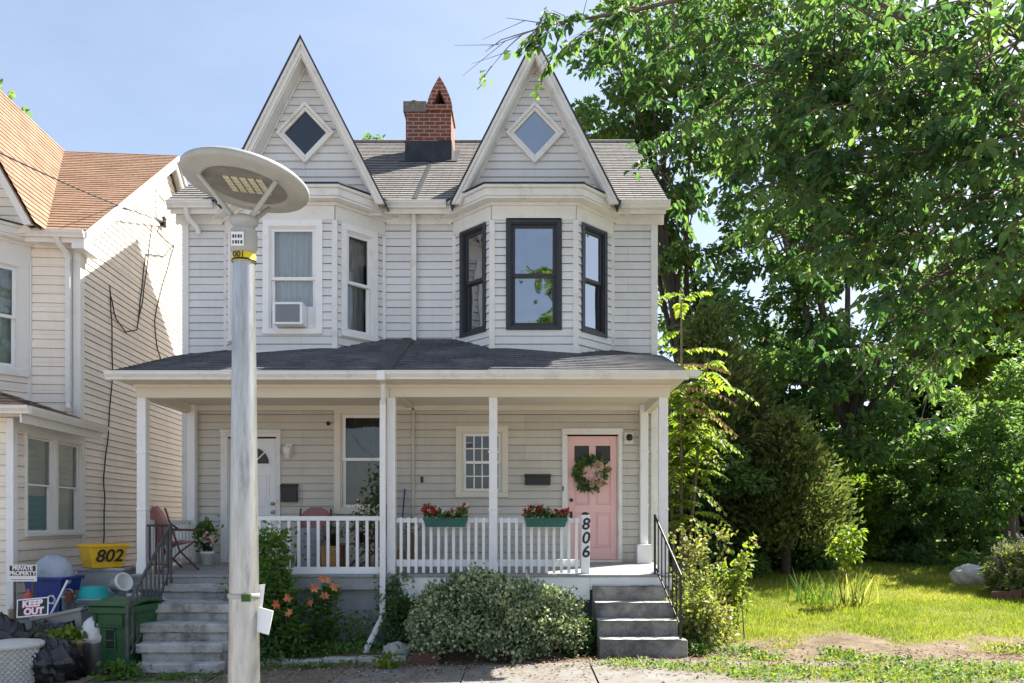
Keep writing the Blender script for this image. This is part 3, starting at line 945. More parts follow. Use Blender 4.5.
def bay(root, cx, y0, z0, z1, ms, mt, front, sides, course=0.127):
    """front / sides: window keyword dicts (or None)"""
    body = MB()
    pts = bay_poly(cx, y0, 0)
    faces = [(pts[0], pts[1], sides), (pts[1], pts[2], front), (pts[2], pts[3], sides)]
    b = MB()
    trims = MB()
    made = []
    for i, (a, c, kw) in enumerate(faces):
        a, c = Vector((a[0], a[1], 0)), Vector((c[0], c[1], 0))
        U = (c - a).normalized()
        Wn = U.cross(Z3)
        L = (c - a).length
        mid = (a + c) / 2
        ops = []
        if kw:
            kw = dict(kw)
            du = kw.pop('du', 0.0) * (1 if i == 2 else -1 if i == 0 else 0)
            zb = kw.pop('zb')
            ww, hh, ca = kw['w'], kw['h'], kw.get('cas', 0.1)
            ops = [(L / 2 + du - ww / 2 + ca * .6, L / 2 + du + ww / 2 - ca * .6, zb + ca * .5, zb + hh - ca * .6)]
            made.append((mid + U * du + Vector((0, 0, zb)), U, Wn, kw))
        lap(b, a, U, Z3, Wn, z0, z1, (0.0, L), ops, course=course)
        # foot board and frieze board
        trims.fbox(a, U, Z3, Wn, 0, L, z1 - 0.22, z1, 0.004, 0.030)
        trims.fbox(a, U, Z3, Wn, 0.0, L, z0, z0 + 0.12, 0.004, 0.024)
    b.build('bay_wall', M[ms], root)
    # corner boards
    for j, (x, y) in enumerate(pts):
        s = 0.045
        if j in (1, 2):
            pr = [Vector((x + dx, y + dy, z0)) for dx, dy in ((-s, -.028), (s, -.028), (s, .04), (-s, .04))]
        else:
            sg = -1 if j == 0 else 1
            pr = [Vector((x + dx, y + dy, z0)) for dx, dy in ((-.03, -.035), (.03, -.035), (.03, .02), (-.03, .02))]
        if j == 0:
            trims.build('bay_trim', M[mt], root, bevel=0.004)
        trims = MB()
        trims.prism(pr, Z3, 0, z1 - z0 - 0.222)
        trims.build('corner_board', M[mt], root, bevel=0.004)
    # cornice
    c = MB()
    for off, a, e in ((0.06, 0.0, 0.05), (0.20, 0.051, 0.09), (0.215, 0.091, 0.205), (0.25, 0.206, 0.255)):
        p = [Vector((x, y, z1 + a)) for x, y in bay_poly(cx, y0, off)]
        c.prism(p, Z3, 0, e - a)
    c.build('cornice', M[mt], root, bevel=0.006)
    d = MB()                                     # dark drip line and lead cap on the cornice
    p0, p1 = bay_poly(cx, y0, 0.27), bay_poly(cx, y0, -0.25)
    zt = z1 + 0.257
    for i in range(3):
        d.face([(p0[i][0], p0[i][1], zt + .018), (p0[i + 1][0], p0[i + 1][1], zt + .018), (p1[i + 1][0], p1[i + 1][1], zt + .13), (p1[i][0], p1[i][1], zt + .13)])
        d.face([(p0[i][0], p0[i][1], zt), (p0[i + 1][0], p0[i + 1][1], zt), (p0[i + 1][0], p0[i + 1][1], zt + .018), (p0[i][0], p0[i][1], zt + .018)])
    d.build('cornice_cap', M['flash'], root)
    for O, U, Wn, kw in made:
        win = window(root, O, U, Wn, **kw)
    return pts

def chevron(mb, cx, za, zb, hw, t0, t1, y0, y1):
    th = math.atan2(za - zb, hw)
    def pts(t):
        return (za - t / math.cos(th)), (hw - t / math.sin(th))
    a0, h0 = pts(t0)
    a1, h1 = pts(t1)
    for sg in (-1, 1):
        poly = [Vector((cx, y0, a0)), Vector((cx + sg * h0, y0, zb)), Vector((cx + sg * h1, y0, zb)), Vector((cx, y0, a1))]
        mb.prism(poly, Y3, 0, y1 - y0)

def gable(root, cx, y0, za, zb, hw, yback, ms, mt, mr, diamond=True, course=0.127, glass='glass_dark'):
    """steep front gable; y0 = plane of its barge boards"""
    b = MB()
    chevron(b, cx, za, zb, hw, 0.0, 0.105, y0, y0 + 0.045)
    chevron(b, cx, za, zb, hw, 0.0, 0.045, y0 - 0.03, y0 - 0.002)
    chevron(b, cx, za, zb, hw, 0.106, 0.125, y0 + 0.02, y0 + 0.30)
    chevron(b, cx, za, zb, hw, 0.125, 0.15, y0 + 0.262, y0 + 0.28)
    b.build('barge_board', M[mt], root, bevel=0.005)
    g = MB()
    th = math.atan2(za - zb, hw)
    sl = hw / (za - zb)
    ztop = za - 0.12 / math.cos(th)
    zl = zb - 0.08
    out = lambda v: (-(max(0.0, ztop - v)) * sl, max(0.0, ztop - v) * sl)
    lap(g, (cx, y0 + 0.30, 0), X3, Z3, -Y3, zl, ztop - 0.01, out, course=course * 1.02)
    g.build('gable_wall', M[ms], root)
    r = MB()
    chevron(r, cx, za, zb, hw, -0.022, -0.002, y0 - 0.045, yback)
    r.build('gable_roof', M[mr], root)
    if diamond:
        dz = zb + (za - zb) * 0.477
        w = MB()
        def dia(r_):
            return [(0, r_ * 1.0), (-r_ * 0.95, 0), (0, -r_ * 1.0), (r_ * 0.95, 0)]
        yp = y0 + 0.30
        def ring(ra, rb, ya, yb):
            A, B = dia(ra), dia(rb)
            for i in range(4):
                j = (i + 1) % 4
                poly = [Vector((cx + A[i][0], ya, dz + A[i][1])), Vector((cx + A[j][0], ya, dz + A[j][1])),
                        Vector((cx + B[j][0], ya, dz + B[j][1])), Vector((cx + B[i][0], ya, dz + B[i][1]))]
                w.prism(poly, Y3, 0, yb - ya)
        ring(0.50, 0.43, yp - 0.085, yp - 0.002)
        ring(0.428, 0.36, yp - 0.055, yp - 0.002)
        wn = w.build('diamond_window', M[mt], root, bevel=0.004)
        p = MB()
        p.face([(cx + x, yp - 0.022, dz + z) for x, z in dia(0.37)][::1])
        p.build('pane', M[glass], wn)
        p = MB()
        p.face([(cx + x, yp - 0.019, dz + z) for x, z in dia(0.372)][::1])
        p.build('window_recess', M['void'], wn)

def roof_plane(mb, x0, x1, ya, za, yb, zb, course=0.145):
    """lapped shingles from the eave (ya,za) up to (yb,zb)"""
    V = Vector((0, yb - ya, zb - za))
    L = V.length
    V.normalize()
    Wn = X3.cross(V)
    lap(mb, (0, ya, za), X3, V, Wn, 0, L, (x0, x1), course=course, d0=0.014, d1=0.002, groove=0)

def gutter(mb, x0, x1, y, z, hgt=0.11, dep=0.12):
    """front gutter; y is its back, runs along X"""
    prof = [(0, 0), (-dep * .55, 0), (-dep * .62, hgt * .25), (-dep * .92, hgt * .62), (-dep * .92, hgt * .86), (-dep, hgt * .88), (-dep, hgt), (-dep * .86, hgt), (-dep * .86, hgt * .9), (0, hgt * .9)]
    poly = [Vector((x0, y + a, z + b)) for a, b in prof]
    mb.prism(poly, X3, 0, x1 - x0)

# ------------------------------------------------------------------ the twin house
H = thing('twin_house', 'pale grey clapboard twin house with two steep gables, bay windows and a pink door', 'house', (-1.75, 13.3, 0))
YW = 13.3
XL, XR = -5.67, 2.18
BL, BR = -3.655, 0.14          # bay centres

def part(mb, name, m, bevel=0.0, parent=None):
    return mb.build(name, M[m], parent or H, bevel)

def main_walls():
    # upper wall between the bays
    for a, b in ((XL, BL - 1.30), (BL + 1.30, BR - 1.30), (BR + 1.30, XR)):
        up = MB()
        lap(up, (0, YW, 0), X3, Z3, -Y3, 4.30, 6.86, (a, b))
        part(up, 'upper_wall', 'siding')
    lo = MB()
    wins = [(-5.00, -4.10, 1.0, 3.25), (-3.10, -2.26, 1.98, 3.58), (-1.09, -0.34, 2.24, 3.30), (0.68, 1.56, 1.0, 3.25)]
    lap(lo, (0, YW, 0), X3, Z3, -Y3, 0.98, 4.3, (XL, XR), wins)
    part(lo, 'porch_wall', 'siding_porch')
    sh = MB()
    yb = 20.7
    lap(sh, (XR, YW, 0), Y3, Z3, X3, 0.8, 7.0, (0, yb - YW))
    lap(sh, (XL, YW, 0), Y3, Z3, -X3, 0.8, 7.0, (0, yb - YW))
    lap(sh, (0, yb, 0), X3, Z3, Y3, 0.8, 7.0, (XL, XR))
    for xx, Wn in ((XR, X3), (XL, -X3)):
        lap(sh, (xx, 0, 0), Y3, Z3, Wn, 7.0, 9.72, lambda v: (YW + (v - 7) / .709, yb - (v - 7) / .709))
    part(sh, 'side_wall', 'siding')
    lid = MB()
    lid.box(XL + .03, XR - .03, YW + 0.62, yb - .1, 4.0, 4.2)     # floor between the storeys keeps daylight out of the rooms
    lid.box(XL + .03, XR - .03, YW + 0.02, yb - .1, 6.88, 6.98)
    lid.box(XL + .03, XR - .03, YW + 0.58, YW + 0.64, 1.0, 6.88)
    part(lid, 'inner_floor', 'void')
    for x in (XL - .02, XR - .09):
        t = MB()
        t.box(x, x + .11, YW - 0.034, YW + .09, 1.0, 6.86)
        part(t, 'corner_board', 'trim', 0.005)
    t = MB()
    t.box(-1.90, -1.82, YW - 0.034, YW, 4.3, 6.86)
    part(t, 'party_board', 'trim', 0.005)
    #      frieze and soffit under the eave
    for a, b in ((XL - .12, BL - 1.36), (BL + 1.36, BR - 1.36), (BR + 1.36, XR + .12)):
        f = MB()
        f.box(a, b, YW - 0.22, YW, 6.862, 6.90)
        f.box(a, b, YW - 0.045, YW - 0.018, 6.70, 6.86)
        f.box(a, b, YW - 0.245, YW - 0.222, 6.80, 6.97)
        part(f, 'soffit', 'trim', 0.004)
    for a, b in ((XL - .15, BL - 1.42), (BL + 1.42, BR - 1.42), (BR + 1.42, XR + .18)):
        g = MB()
        gutter(g, a, b, YW - 0.248, 6.875)
        part(g, 'roof_gutter', 'trim')
main_walls()

RY, RZ, EY, EZ = 17.0, 9.82, 13.02, 7.0
def main_roof():
    r = MB()
    roof_plane(r, XL - .17, -1.80, EY, EZ, RY, RZ)
    roof_plane(r, -1.80, XR + .15, EY, EZ, RY, RZ)
    part(r, 'roof', 'roof')
    s = MB()
    s.fbox((0, EY, EZ), X3, Vector((0, RY - EY, RZ - EZ)).normalized(), Vector((0, -(RZ - EZ), RY - EY)).normalized(), XL - .17, XR + .15, 0, 4.878, -0.07, -0.004)
    s.fbox((0, 2 * RY - EY, EZ), X3, Vector((0, EY - RY, RZ - EZ)).normalized(), Vector((0, (RZ - EZ), RY - EY)).normalized(), XL - .17, XR + .15, 0, 4.878, -0.07, 0.0)
    part(s, 'roof_deck', 'flash')
    f = MB()
    f.tube([(XL - .17, RY, RZ + .01), (XR + .15, RY, RZ + .01)], 0.05, 6)
    part(f, 'ridge_cap', 'roof')
    v = MB()
    V = Vector((0, RY - EY, RZ - EZ)).normalized()
    Wn = X3.cross(V)
    v.fbox((-1.80, EY, EZ), X3, V, Wn, -0.035, 0.035, 0.05, 3.1, 0.004, 0.022)
    part(v, 'roof_flashing', 'flash')
    for cx in (XL - .16, XR + .10):
        b = MB()
        for s_ in (0, 1):
            ya, yb = (EY, RY) if s_ == 0 else (2 * RY - EY, RY)
            poly = [Vector((cx, ya, EZ - .16)), Vector((cx, ya, EZ - .01)), Vector((cx, yb, RZ - .01)), Vector((cx, yb, RZ - .16))]
            b.prism(poly, X3, 0, 0.04)
        part(b, 'rake_board', 'trim')
main_roof()

def chimney():
    Y0, Y1 = 15.5, 16.25
    x0, x1 = -2.31, -1.43
    c = MB()
    c.box(x0, x1, Y0, Y1, 8.3, 9.86)
    # pointed brick hood on the right
    hx0, hx1 = x0 + 0.40, x1 + 0.03
    mid = (hx0 + hx1) / 2
    n = 14
    def arc(sg):
        w = (hx1 - hx0) / 2
        return [(mid + sg * w * (1 - (t / n) ** 1.7), 9.72 + 0.66 * (t / n)) for t in range(n + 1)]
    outer = arc(-1) + arc(1)[::-1][1:]
    # front ring with triangular opening
    inner = [(mid - 0.135, 9.83), (mid, 10.13), (mid + 0.135, 9.83)]
    L = arc(-1)
    Rr = arc(1)
    for A, s in ((L, -1), (Rr, 1)):
        for i in range(n):
            t0, t1 = i / n, (i + 1) / n
            def inn(t):
                z = 9.83 + 0.30 * t
                return (mid + s * 0.135 * (1 - t), z)
            p = [A[i], A[i + 1], inn(t1), inn(t0)]
            c.prism([Vector((x, Y0 - .035, z)) for x, z in p], Y3, 0, 0.72)
    c.prism([Vector((hx0, Y0 - .035, 9.72)), Vector((hx1, Y0 - .035, 9.72)), Vector((mid + .135, Y0 - .035, 9.83)), Vector((mid - .135, Y0 - .035, 9.83))], Y3, 0, 0.72)
    ch = part(c, 'chimney', 'brick')
    v = MB()
    v.box(mid - .135, mid + .135, Y0 + .25, Y0 + .27, 9.84, 10.1)
    part(v, 'flue_opening', 'void', parent=ch)
    f = MB()
    f.box(x0 - .012, mid - .02, Y0 - .014, Y1 + .012, 8.3, 9.14)
    f.box(mid - .018, x1 + .012, Y0 - .018, Y1 + .012, 8.3, 9.15)
    f.fbox((0, EY, EZ), X3, Vector((0, RY - EY, RZ - EZ)).normalized(), Vector((0, -(RZ - EZ), RY - EY)).normalized(), x0 - .12, x1 + .12, 2.92, 3.9, 0.004, 0.026)
    part(f, 'chimney_flashing', 'flash', parent=ch)
    k = MB()
    k.box(x0 - .045, x0 + .40, Y0 - .032, Y1 + .03, 9.70, 9.90)
    k.blob((x0 + .19, (Y0 + Y1) / 2, 9.91), (0.235, 0.38, 0.10), 3, 0.14, 22, 10, 4.0)
    part(k, 'mortar_crown', 'mortar_cap', parent=ch)
chimney()

# bays, their windows and the gables above
bay(H, BL, YW, 4.34, 6.74, 'siding', 'trim',
    dict(w=0.94, h=1.80, zb=4.72, cas=0.10, mc='white', ms='white', back='curtain', backd=-.115),
    dict(w=0.70, h=1.80, zb=4.72, cas=0.10, mc='white', ms='white', back='lace', du=-0.02))
bay(H, BR, YW, 4.34, 6.74, 'siding', 'trim',
    dict(w=0.88, h=1.76, zb=4.79, cas=0.075, mc='black_frame', ms='black_frame', mg='glass_dark', back=None, sill=False, proud=0.03),
    dict(w=0.66, h=1.76, zb=4.79, cas=0.075, mc='black_frame', ms='black_frame', mg='glass_dark', back=None, sill=False, proud=0.03, du=-0.02))
gable(H, BL + .09, 12.72, 9.45, 6.83, 1.33, 16.55, 'siding', 'trim', 'flash', glass='glass')
gable(H, BR + .02, 12.72, 9.45, 6.83, 1.33, 16.55, 'siding', 'trim', 'flash')

# porch ---------------------------------------------------------------------
PX0, PX1 = -5.62, 2.09
def sm(a, b, x):
    t = min(1, max(0, (x - a) / (b - a)))
    return t * t * (3 - 2 * t)
def pslope(x):
    return 0.30 + 0.13 * min(1, max(0, min((x + 5.9) / 2.6, (2.36 - x) / 2.6)))
PE_Y, PE_Z = 11.12, 3.865
PRX0, PRX1 = -5.79, 2.29
def porch():
    r = MB()
    n = 44
    xs = [PRX0 + (PRX1 - PRX0) * i / n for i in range(n + 1)]
    rows = 16
    ys = [PE_Y + (YW + .06 - PE_Y) * j / rows for j in range(rows + 1)]
    z = lambda x, y: PE_Z + (y - PE_Y) * pslope(x)
    for j in range(rows):
        for i in range(n):
            a, b = xs[i], xs[i + 1]
            y0, y1 = ys[j], ys[j + 1]
            q = [(a, y0, z(a, y0) + .014), (b, y0, z(b, y0) + .014), (b, y1, z(b, y1) + .002), (a, y1, z(a, y1) + .002)]
            r.face(q, [(a, y0 * 1.08), (b, y0 * 1.08), (b, y1 * 1.08), (a, y1 * 1.08)])
            q2 = [(a, y0, z(a, y0) - (.03 if j == 0 else -.002)), (b, y0, z(b, y0) - (.03 if j == 0 else -.002)), (b, y0, z(b, y0) + .014), (a, y0, z(a, y0) + .014)]
            r.face(q2, [(a, y0), (b, y0), (b, y0), (a, y0)])
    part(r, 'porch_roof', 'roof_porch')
    fl = MB()
    for j in range(8):
        y0, y1 = PE_Y - .005 + (YW - PE_Y) * j / 8, PE_Y - .005 + (YW - PE_Y) * (j + 1) / 8
        x0 = -1.90 + 0.02 * j / 8
        p = [(-2.05 + .03 * j / 8, y0), (-1.86 + .03 * j / 8, y0), (-1.86 + .03 * (j + 1) / 8, y1), (-2.05 + .03 * (j + 1) / 8, y1)]
        fl.face([(x, y, z(x, y) + .024) for x, y in p])
    part(fl, 'valley_flashing', 'flash')
    u = MB()     # underside, eave boards
    for sx in (PRX0 + .02, PRX1 - .06):
        poly = [Vector((sx, PE_Y, PE_Z - .12)), Vector((sx, PE_Y, PE_Z - .01)), Vector((sx, YW, z(sx, YW) - .01)), Vector((sx, YW, z(sx, YW) - .12))]
        u.prism(poly, X3, 0, 0.04)
    u.box(PRX0 + .06, PRX1 - .06, PE_Y + .02, 11.53, 3.755, 3.785)
    u.box(PRX0 + .06, PX0 + .02, 11.53, YW, 3.755, 3.785)
    u.box(PX1 - .02, PRX1 - .06, 11.53, YW, 3.755, 3.785)
    part(u, 'porch_soffit', 'beam')
    b = MB()
    b.box(PX0, -1.952, 11.54, 11.68, 3.565, 3.753)
    b.box(-1.948, PX1, 11.535, 11.68, 3.575, 3.753)
    b.box(PX0, PX0 + .13, 11.682, YW - .02, 3.565, 3.753)
    b.box(PX1 - .13, PX1, 11.682, YW - .02, 3.565, 3.753)
    b.box(PX0 - .02, PX1 + .02, 11.50, 11.533, 3.705, 3.753)
    part(b, 'porch_beam', 'beam', 0.006)
    c = MB()
    c.box(PX0 + .13, PX1 - .13, 11.68, YW, 3.70, 3.73)
    for i in range(1, 12):
        pass
    c.box(-1.97, -1.87, 11.69, YW - .02, 3.655, 3.698)
    c.box(PX0 + .13, PX1 - .13, YW - .05, YW - .018, 3.62, 3.698)
    part(c, 'porch_ceiling', 'beam')
    g = MB()
    gutter(g, PRX0 - .02, -2.02, PE_Y + .02, 3.745, 0.115, 0.125)
    part(g, 'porch_gutter', 'trim')
    g = MB()
    gutter(g, -1.98, PRX1 - .02, PE_Y + .02, 3.75, 0.115, 0.125)
    g.box(PRX1 - .02, PRX1 + .12, PE_Y - .11, PE_Y + .03, 3.775, 3.868)
    part(g, 'porch_gutter', 'trim')
    d = MB()
    d.box(-2.04, -1.93, PE_Y - .12, PE_Y + .0, 3.73, 3.86)
    d.tube([(-1.99, 11.20, 3.72), (-2.0, 11.30, 3.60), (-2.03, 11.43, 3.46)], 0.04, 6)
    # square downpipe with a kicked foot
    d.box(-2.072, -1.990, 11.40, 11.465, 0.42, 3.50)
    A = Vector((-2.03, 11.43, 0.43)); B = Vector((-2.17, 10.98, 0.04)); Cc = Vector((-2.18, 10.92, -0.06))
    d.tube([A + Vector((0, 0, .05)), A, B, Cc], 0.046, 6)
    part(d, 'porch_downspout', 'white', 0.004)
    dk = MB()
    nb = 52
    for i in range(nb):
        x0 = PX0 - .03 + (PX1 - PX0 + .06) * i / nb
        x1 = PX0 - .03 + (PX1 - PX0 + .06) * (i + 1) / nb - .005
        dk.mesh([(x0, 11.44, .985), (x1, 11.44, .985), (x1, YW, 1.075), (x0, YW, 1.075), (x0, 11.44, 1.015), (x1, 11.44, 1.015), (x1, YW, 1.105), (x0, YW, 1.105)],
                [(4, 5, 6, 7), (0, 1, 5, 4), (1, 2, 6, 5), (3, 0, 4, 7), (0, 3, 2, 1)])
    part(dk, 'porch_deck', 'deck')
    rb = MB()
    rb.box(PX0 - .03, -1.803, 11.47, 11.52, 0.80, 0.983)
    part(rb, 'rim_board', 'deck', 0.005)
    sk = MB()
    sk.box(-1.80, 0.93, 11.46, 11.52, 0.655, 0.982)
    sk.box(0.932, 2.10, 11.46, 11.52, 0.80, 0.982)
    part(sk, 'porch_skirt', 'white', 0.006)
    fd = MB()
    fd.box(PX0, -1.0, 11.56, YW, -0.5, 0.80)
    for k in range(4):     # block joints stand as shallow courses
        fd.box(PX0 + .002, -1.0, 11.545, 11.562, -0.22 + k * .20, -0.03 + k * .20)
    fd.box(-1.0, 2.08, 11.57, 11.70, -0.5, 0.80)
    part(fd, 'foundation_wall', 'block')
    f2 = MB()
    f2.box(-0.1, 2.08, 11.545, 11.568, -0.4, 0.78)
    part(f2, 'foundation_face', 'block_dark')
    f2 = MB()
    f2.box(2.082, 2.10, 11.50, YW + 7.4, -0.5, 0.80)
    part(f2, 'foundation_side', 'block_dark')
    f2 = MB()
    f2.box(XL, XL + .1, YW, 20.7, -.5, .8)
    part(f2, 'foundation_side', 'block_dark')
porch()

def posts():
    def post(x, y, z0, z1, w=0.13, m='white', band=True):
        b = MB()
        h = w / 2
        b.box(x - h, x + h, y - h, y + h, z0, z1)
        if band:
            b.box(x - h - .012, x + h + .012, y - h - .012, y + h + .012, z1 - .80, z1 - .775)
            b.box(x - h - .008, x + h + .008, y - h - .008, y + h + .008, z0 + .0, z0 + .16)
            b.box(x - h - .010, x + h + .010, y - h - .010, y + h + .010, z0 + .92, z0 + .945)
        part(b, 'porch_post', m, 0.007)
    post(-5.54, 11.61, 1.02, 3.565, 0.13)
    post(-1.935, 11.61, 1.02, 3.575, 0.12, band=False)
    post(-0.46, 11.61, 1.02, 3.575, 0.12)
    post(2.00, 11.61, 1.02, 3.575, 0.13)
    post(-5.49, 13.20, 1.10, 3.70, 0.13, band=False)
    post(1.96, 13.20, 1.10, 3.70, 0.13)
    b = MB()
    b.box(1.83, 2.06, 13.02, 13.25, 1.09, 1.40)
    part(b, 'post_base', 'white', 0.006)
posts()

def railing(x0, x1, y, ztop, zbot, spacing, over, m='white', zlow=None, tw=0.05):
    r = bpy.data.objects.new('porch_railing', None)
    COL.objects.link(r)
    r.parent = H
    t = MB(); t.box(x0, x1, y - .022, y + .03, ztop - .075, ztop - .01)
    t.build('top_rail', M[m], r, 0.004)
    t = MB(); t.box(x0, x1, y - .022, y + .03, zbot, zbot + .10)
    t.build('bottom_rail', M[m], r, 0.004)
    n = int((x1 - x0) / spacing)
    off = ((x1 - x0) - (n - 1) * spacing) / 2
    for i in range(n):
        x = x0 + off + i * spacing
        b = MB()
        if over:
            b.box(x - .021, x + .021, y - .062, y - .024, 1.035, ztop)
        else:
            b.box(x - .021, x + .021, y - .015, y + .023, zbot + .1, ztop - .075)
        b.build('baluster', M[m], r, 0.003)
    return r
railing(-1.868, -0.525, 11.63, 1.835, 1.125, 0.1085, True)
railing(-0.395, 0.80, 11.63, 1.835, 1.125, 0.1085, True)
rl = railing(-3.92, -2.075, 11.60, 1.865, 1.02, 0.1415, False)
def side_railing():
    r = bpy.data.objects.new('porch_railing', None)
    COL.objects.link(r)
    r.parent = H
    x = -5.50
    t = MB(); t.box(x - .025, x + .025, 11.68, 13.13, 1.74, 1.80); t.build('top_rail', M['white'], r, 0.004)
    t = MB(); t.box(x - .025, x + .025, 11.68, 13.13, 1.13, 1.20); t.build('bottom_rail', M['white'], r, 0.004)
    for i in range(11):
        y = 11.80 + i * .125
        b = MB(); b.box(x - .02, x + .02, y - .02, y + .02, 1.2, 1.74); b.build('baluster', M['white'], r, 0.003)
side_railing()

def number_post():
    b = MB()
    b.box(0.815, 0.935, 11.575, 11.695, 1.02, 1.875)
    p = part(b, 'newel_post', 'white', 0.006)
    c = MB(); c.box(0.825, 0.925, 11.585, 11.685, 1.876, 1.90); c.box(.845, .905, 11.605, 11.665, 1.901, 1.915)
    part(c, 'post_cap', 'black', 0.004, parent=p)
    for i, ch in enumerate('806'):
        text('house_number', ch, 0.235, frame4(Vector((0.875, 11.571, 1.735 - i * 0.20)), X3, Z3), M['sign_black'], p, 0.004, offset=0.004, shear=0.15)
number_post()

def door(kind, x0, x1, z0, z1, cas, fx0, fx1, fz1):
    U, Wn = X3, -Y3
    O = Vector((0, YW, 0))
    f = MB()
    f.fbox(O, U, Z3, Wn, fx0, fx1, z1 + .02, fz1, -.02, .045)
    f.fbox(O, U, Z3, Wn, fx0, x0 - .015, z0, z1 + .02, -.02, .045)
    f.fbox(O, U, Z3, Wn, x1 + .015, fx1, z0, z1 + .02, -.02, .045)
    f.fbox(O, U, Z3, Wn, fx0 - .01, fx1 + .01, fz1 - .03, fz1 + .02, .046, .062)
    for a, b in ((x0 - .015, x0 - .002), (x1 + .002, x1 + .015)):
        f.fbox(O, U, Z3, Wn, a, b, z0, z1, -.10, .02)
    f.fbox(O, U, Z3, Wn, fx0, fx1, z0 - .06, z0 - .004, -.1, .05)
    part(f, 'door_frame', 'trim', 0.006)
    return O
def pink_door():
    x0, x1, z0, z1 = 0.715, 1.535, 1.14, 3.20
    O = door('pink', x0, x1, z0, z1, .1, 0.615, 1.615, 3.30)
    U, Wn = X3, -Y3
    d = MB()
    w = x1 - x0
    st = 0.11
    mid = (x0 + x1) / 2
    ins = -0.055
    lv = [(z0 + .20, z0 + .78), (z0 + .92, z0 + 1.50), (z0 + 1.64, z0 + 1.90)]   # panel rows; the top row is glazed
    # stiles and rails
    d.fbox(O, U, Z3, Wn, x0, x0 + st, z0, z1, ins - .04, ins)
    d.fbox(O, U, Z3, Wn, x1 - st, x1, z0, z1, ins - .04, ins)
    d.fbox(O, U, Z3, Wn, mid - .055, mid + .055, z0 + .20, lv[2][1], ins - .04, ins)
    zz = z0
    for a, b in lv + [(z1, z1)]:
        d.fbox(O, U, Z3, Wn, x0 + st, x1 - st, zz, a, ins - .04, ins - .0008)
        zz = b
    for a, b in lv[:2]:
        for c0, c1 in ((x0 + st, mid - .055), (mid + .055, x1 - st)):
            d.fbox(O, U, Z3, Wn, c0, c1, a, b, ins - .04, ins - .022)
            d.fbox(O, U, Z3, Wn, c0 + .03, c1 - .03, a + .035, b - .035, ins - .021, ins - .006)
    dr = part(d, 'door', 'pink', 0.005)
    g = MB()
    for c0, c1 in ((x0 + st, mid - .055), (mid + .055, x1 - st)):
        g.fbox(O, U, Z3, Wn, c0, c1, lv[2][0], lv[2][1], ins - .035, ins - .018)
    g.build('door_pane', M['black_frame'], dr)
    v = MB()
    v.fbox(O, U, Z3, Wn, x0, x1, z0, z1, ins - .08, ins - .045)
    v.build('door_backing', M['void'], dr)
    h = MB()
    h.lathe((x0 + .055, YW - ins - .10 + .04, z0 + .99), [(0, .0), (.03, 0), (.03, .02), (0.012, .03), (0, .03)], 14, axis=Matrix.Rotation(R(90), 3, 'X'))
    h.box(x0 + .035, x0 + .075, YW + .03, YW + .054, z0 + .62, z0 + .80)
    h.tube([(x0 + .055, YW + .03, z0 + .78), (x0 + .055, YW - .02, z0 + .76), (x0 + .055, YW - .02, z0 + .66), (x0 + .055, YW + .03, z0 + .64)], .011, 8)
    h.build('handle', M['black'], dr)
pink_door()

def white_door():
    x0, x1, z0, z1 = -4.92, -4.14, 1.14, 3.16
    O = door('white', x0, x1, z0, z1, .1, -5.05, -4.055, 3.28)
    U, Wn = X3, -Y3
    ins = -0.05
    d = MB()
    d.fbox(O, U, Z3, Wn, x0, x1, z0, z1, ins - .04, ins)
    cx = (x0 + x1) / 2
    for a, b, c0, c1 in ((z0 + .18, z0 + .75, x0 + .12, cx - .05), (z0 + .18, z0 + .75, cx + .05, x1 - .12), (z0 + .88, z0 + 1.42, x0 + .12, cx - .05), (z0 + .88, z0 + 1.42, cx + .05, x1 - .12)):
        for q in ((c0, c1, a, a + .02), (c0, c1, b - .02, b), (c0, c0 + .02, a + .02, b - .02), (c1 - .02, c1, a + .02, b - .02)):
            d.fbox(O, U, Z3, Wn, *q, ins + .0005, ins + .012)
        d.fbox(O, U, Z3, Wn, c0 + .05, c1 - .05, a + .05, b - .05, ins + .0005, ins + .01)
    zc = z0 + 1.60
    rr = 0.265
    # half round fanlight surround and bars
    n = 18
    for i in range(n):
        t0, t1 = math.pi * i / n, math.pi * (i + 1) / n
        pl = [Vector((cx + r_ * math.cos(t), YW - ins - 0.10, zc + r_ * math.sin(t))) for r_, t in ((rr, t0), (rr, t1), (rr + .03, t1), (rr + .03, t0))]
        d.prism([Vector((p.x, YW - ins - .0, p.z)) for p in pl], -Y3, 0.0005, .018)
    d.fbox(O, U, Z3, Wn, cx - rr - .03, cx + rr + .03, zc - .03, zc, ins + .0005, ins + .018)
    for k in range(1, 4):
        t = math.pi * k / 4
        D = Vector((math.cos(t), 0, math.sin(t)))
        S = Vector((-math.sin(t), 0, math.cos(t)))
        d.fbox(Vector((cx, YW, zc)), D, S, Wn, 0.0, rr, -.011, .011, ins + .006, ins + .015)
    dr = part(d, 'door', 'door_white', 0.004)
    g = MB()
    for i in range(n):
        t0, t1 = math.pi * i / n, math.pi * (i + 1) / n
        g.face([(cx, YW - ins - .002, zc), (cx + rr * math.cos(t0), YW - ins - .002, zc + rr * math.sin(t0)), (cx + rr * math.cos(t1), YW - ins - .002, zc + rr * math.sin(t1))])
    g.build('fanlight', M['black_frame'], dr)
    for nm, mt, dz, r_ in (('deadbolt', 'brass', .93, .028), ('handle', 'steel', .79, .032)):
        h = MB()
        h.lathe((x1 - .06, YW - ins, z0 + dz), [(0, .055), (r_, .05), (r_, .03), (.014, .02), (.03, .0), (.034, -.001)], 16, axis=Matrix.Rotation(R(90), 3, 'X'))
        h.build(nm, M[mt], dr)
white_door()

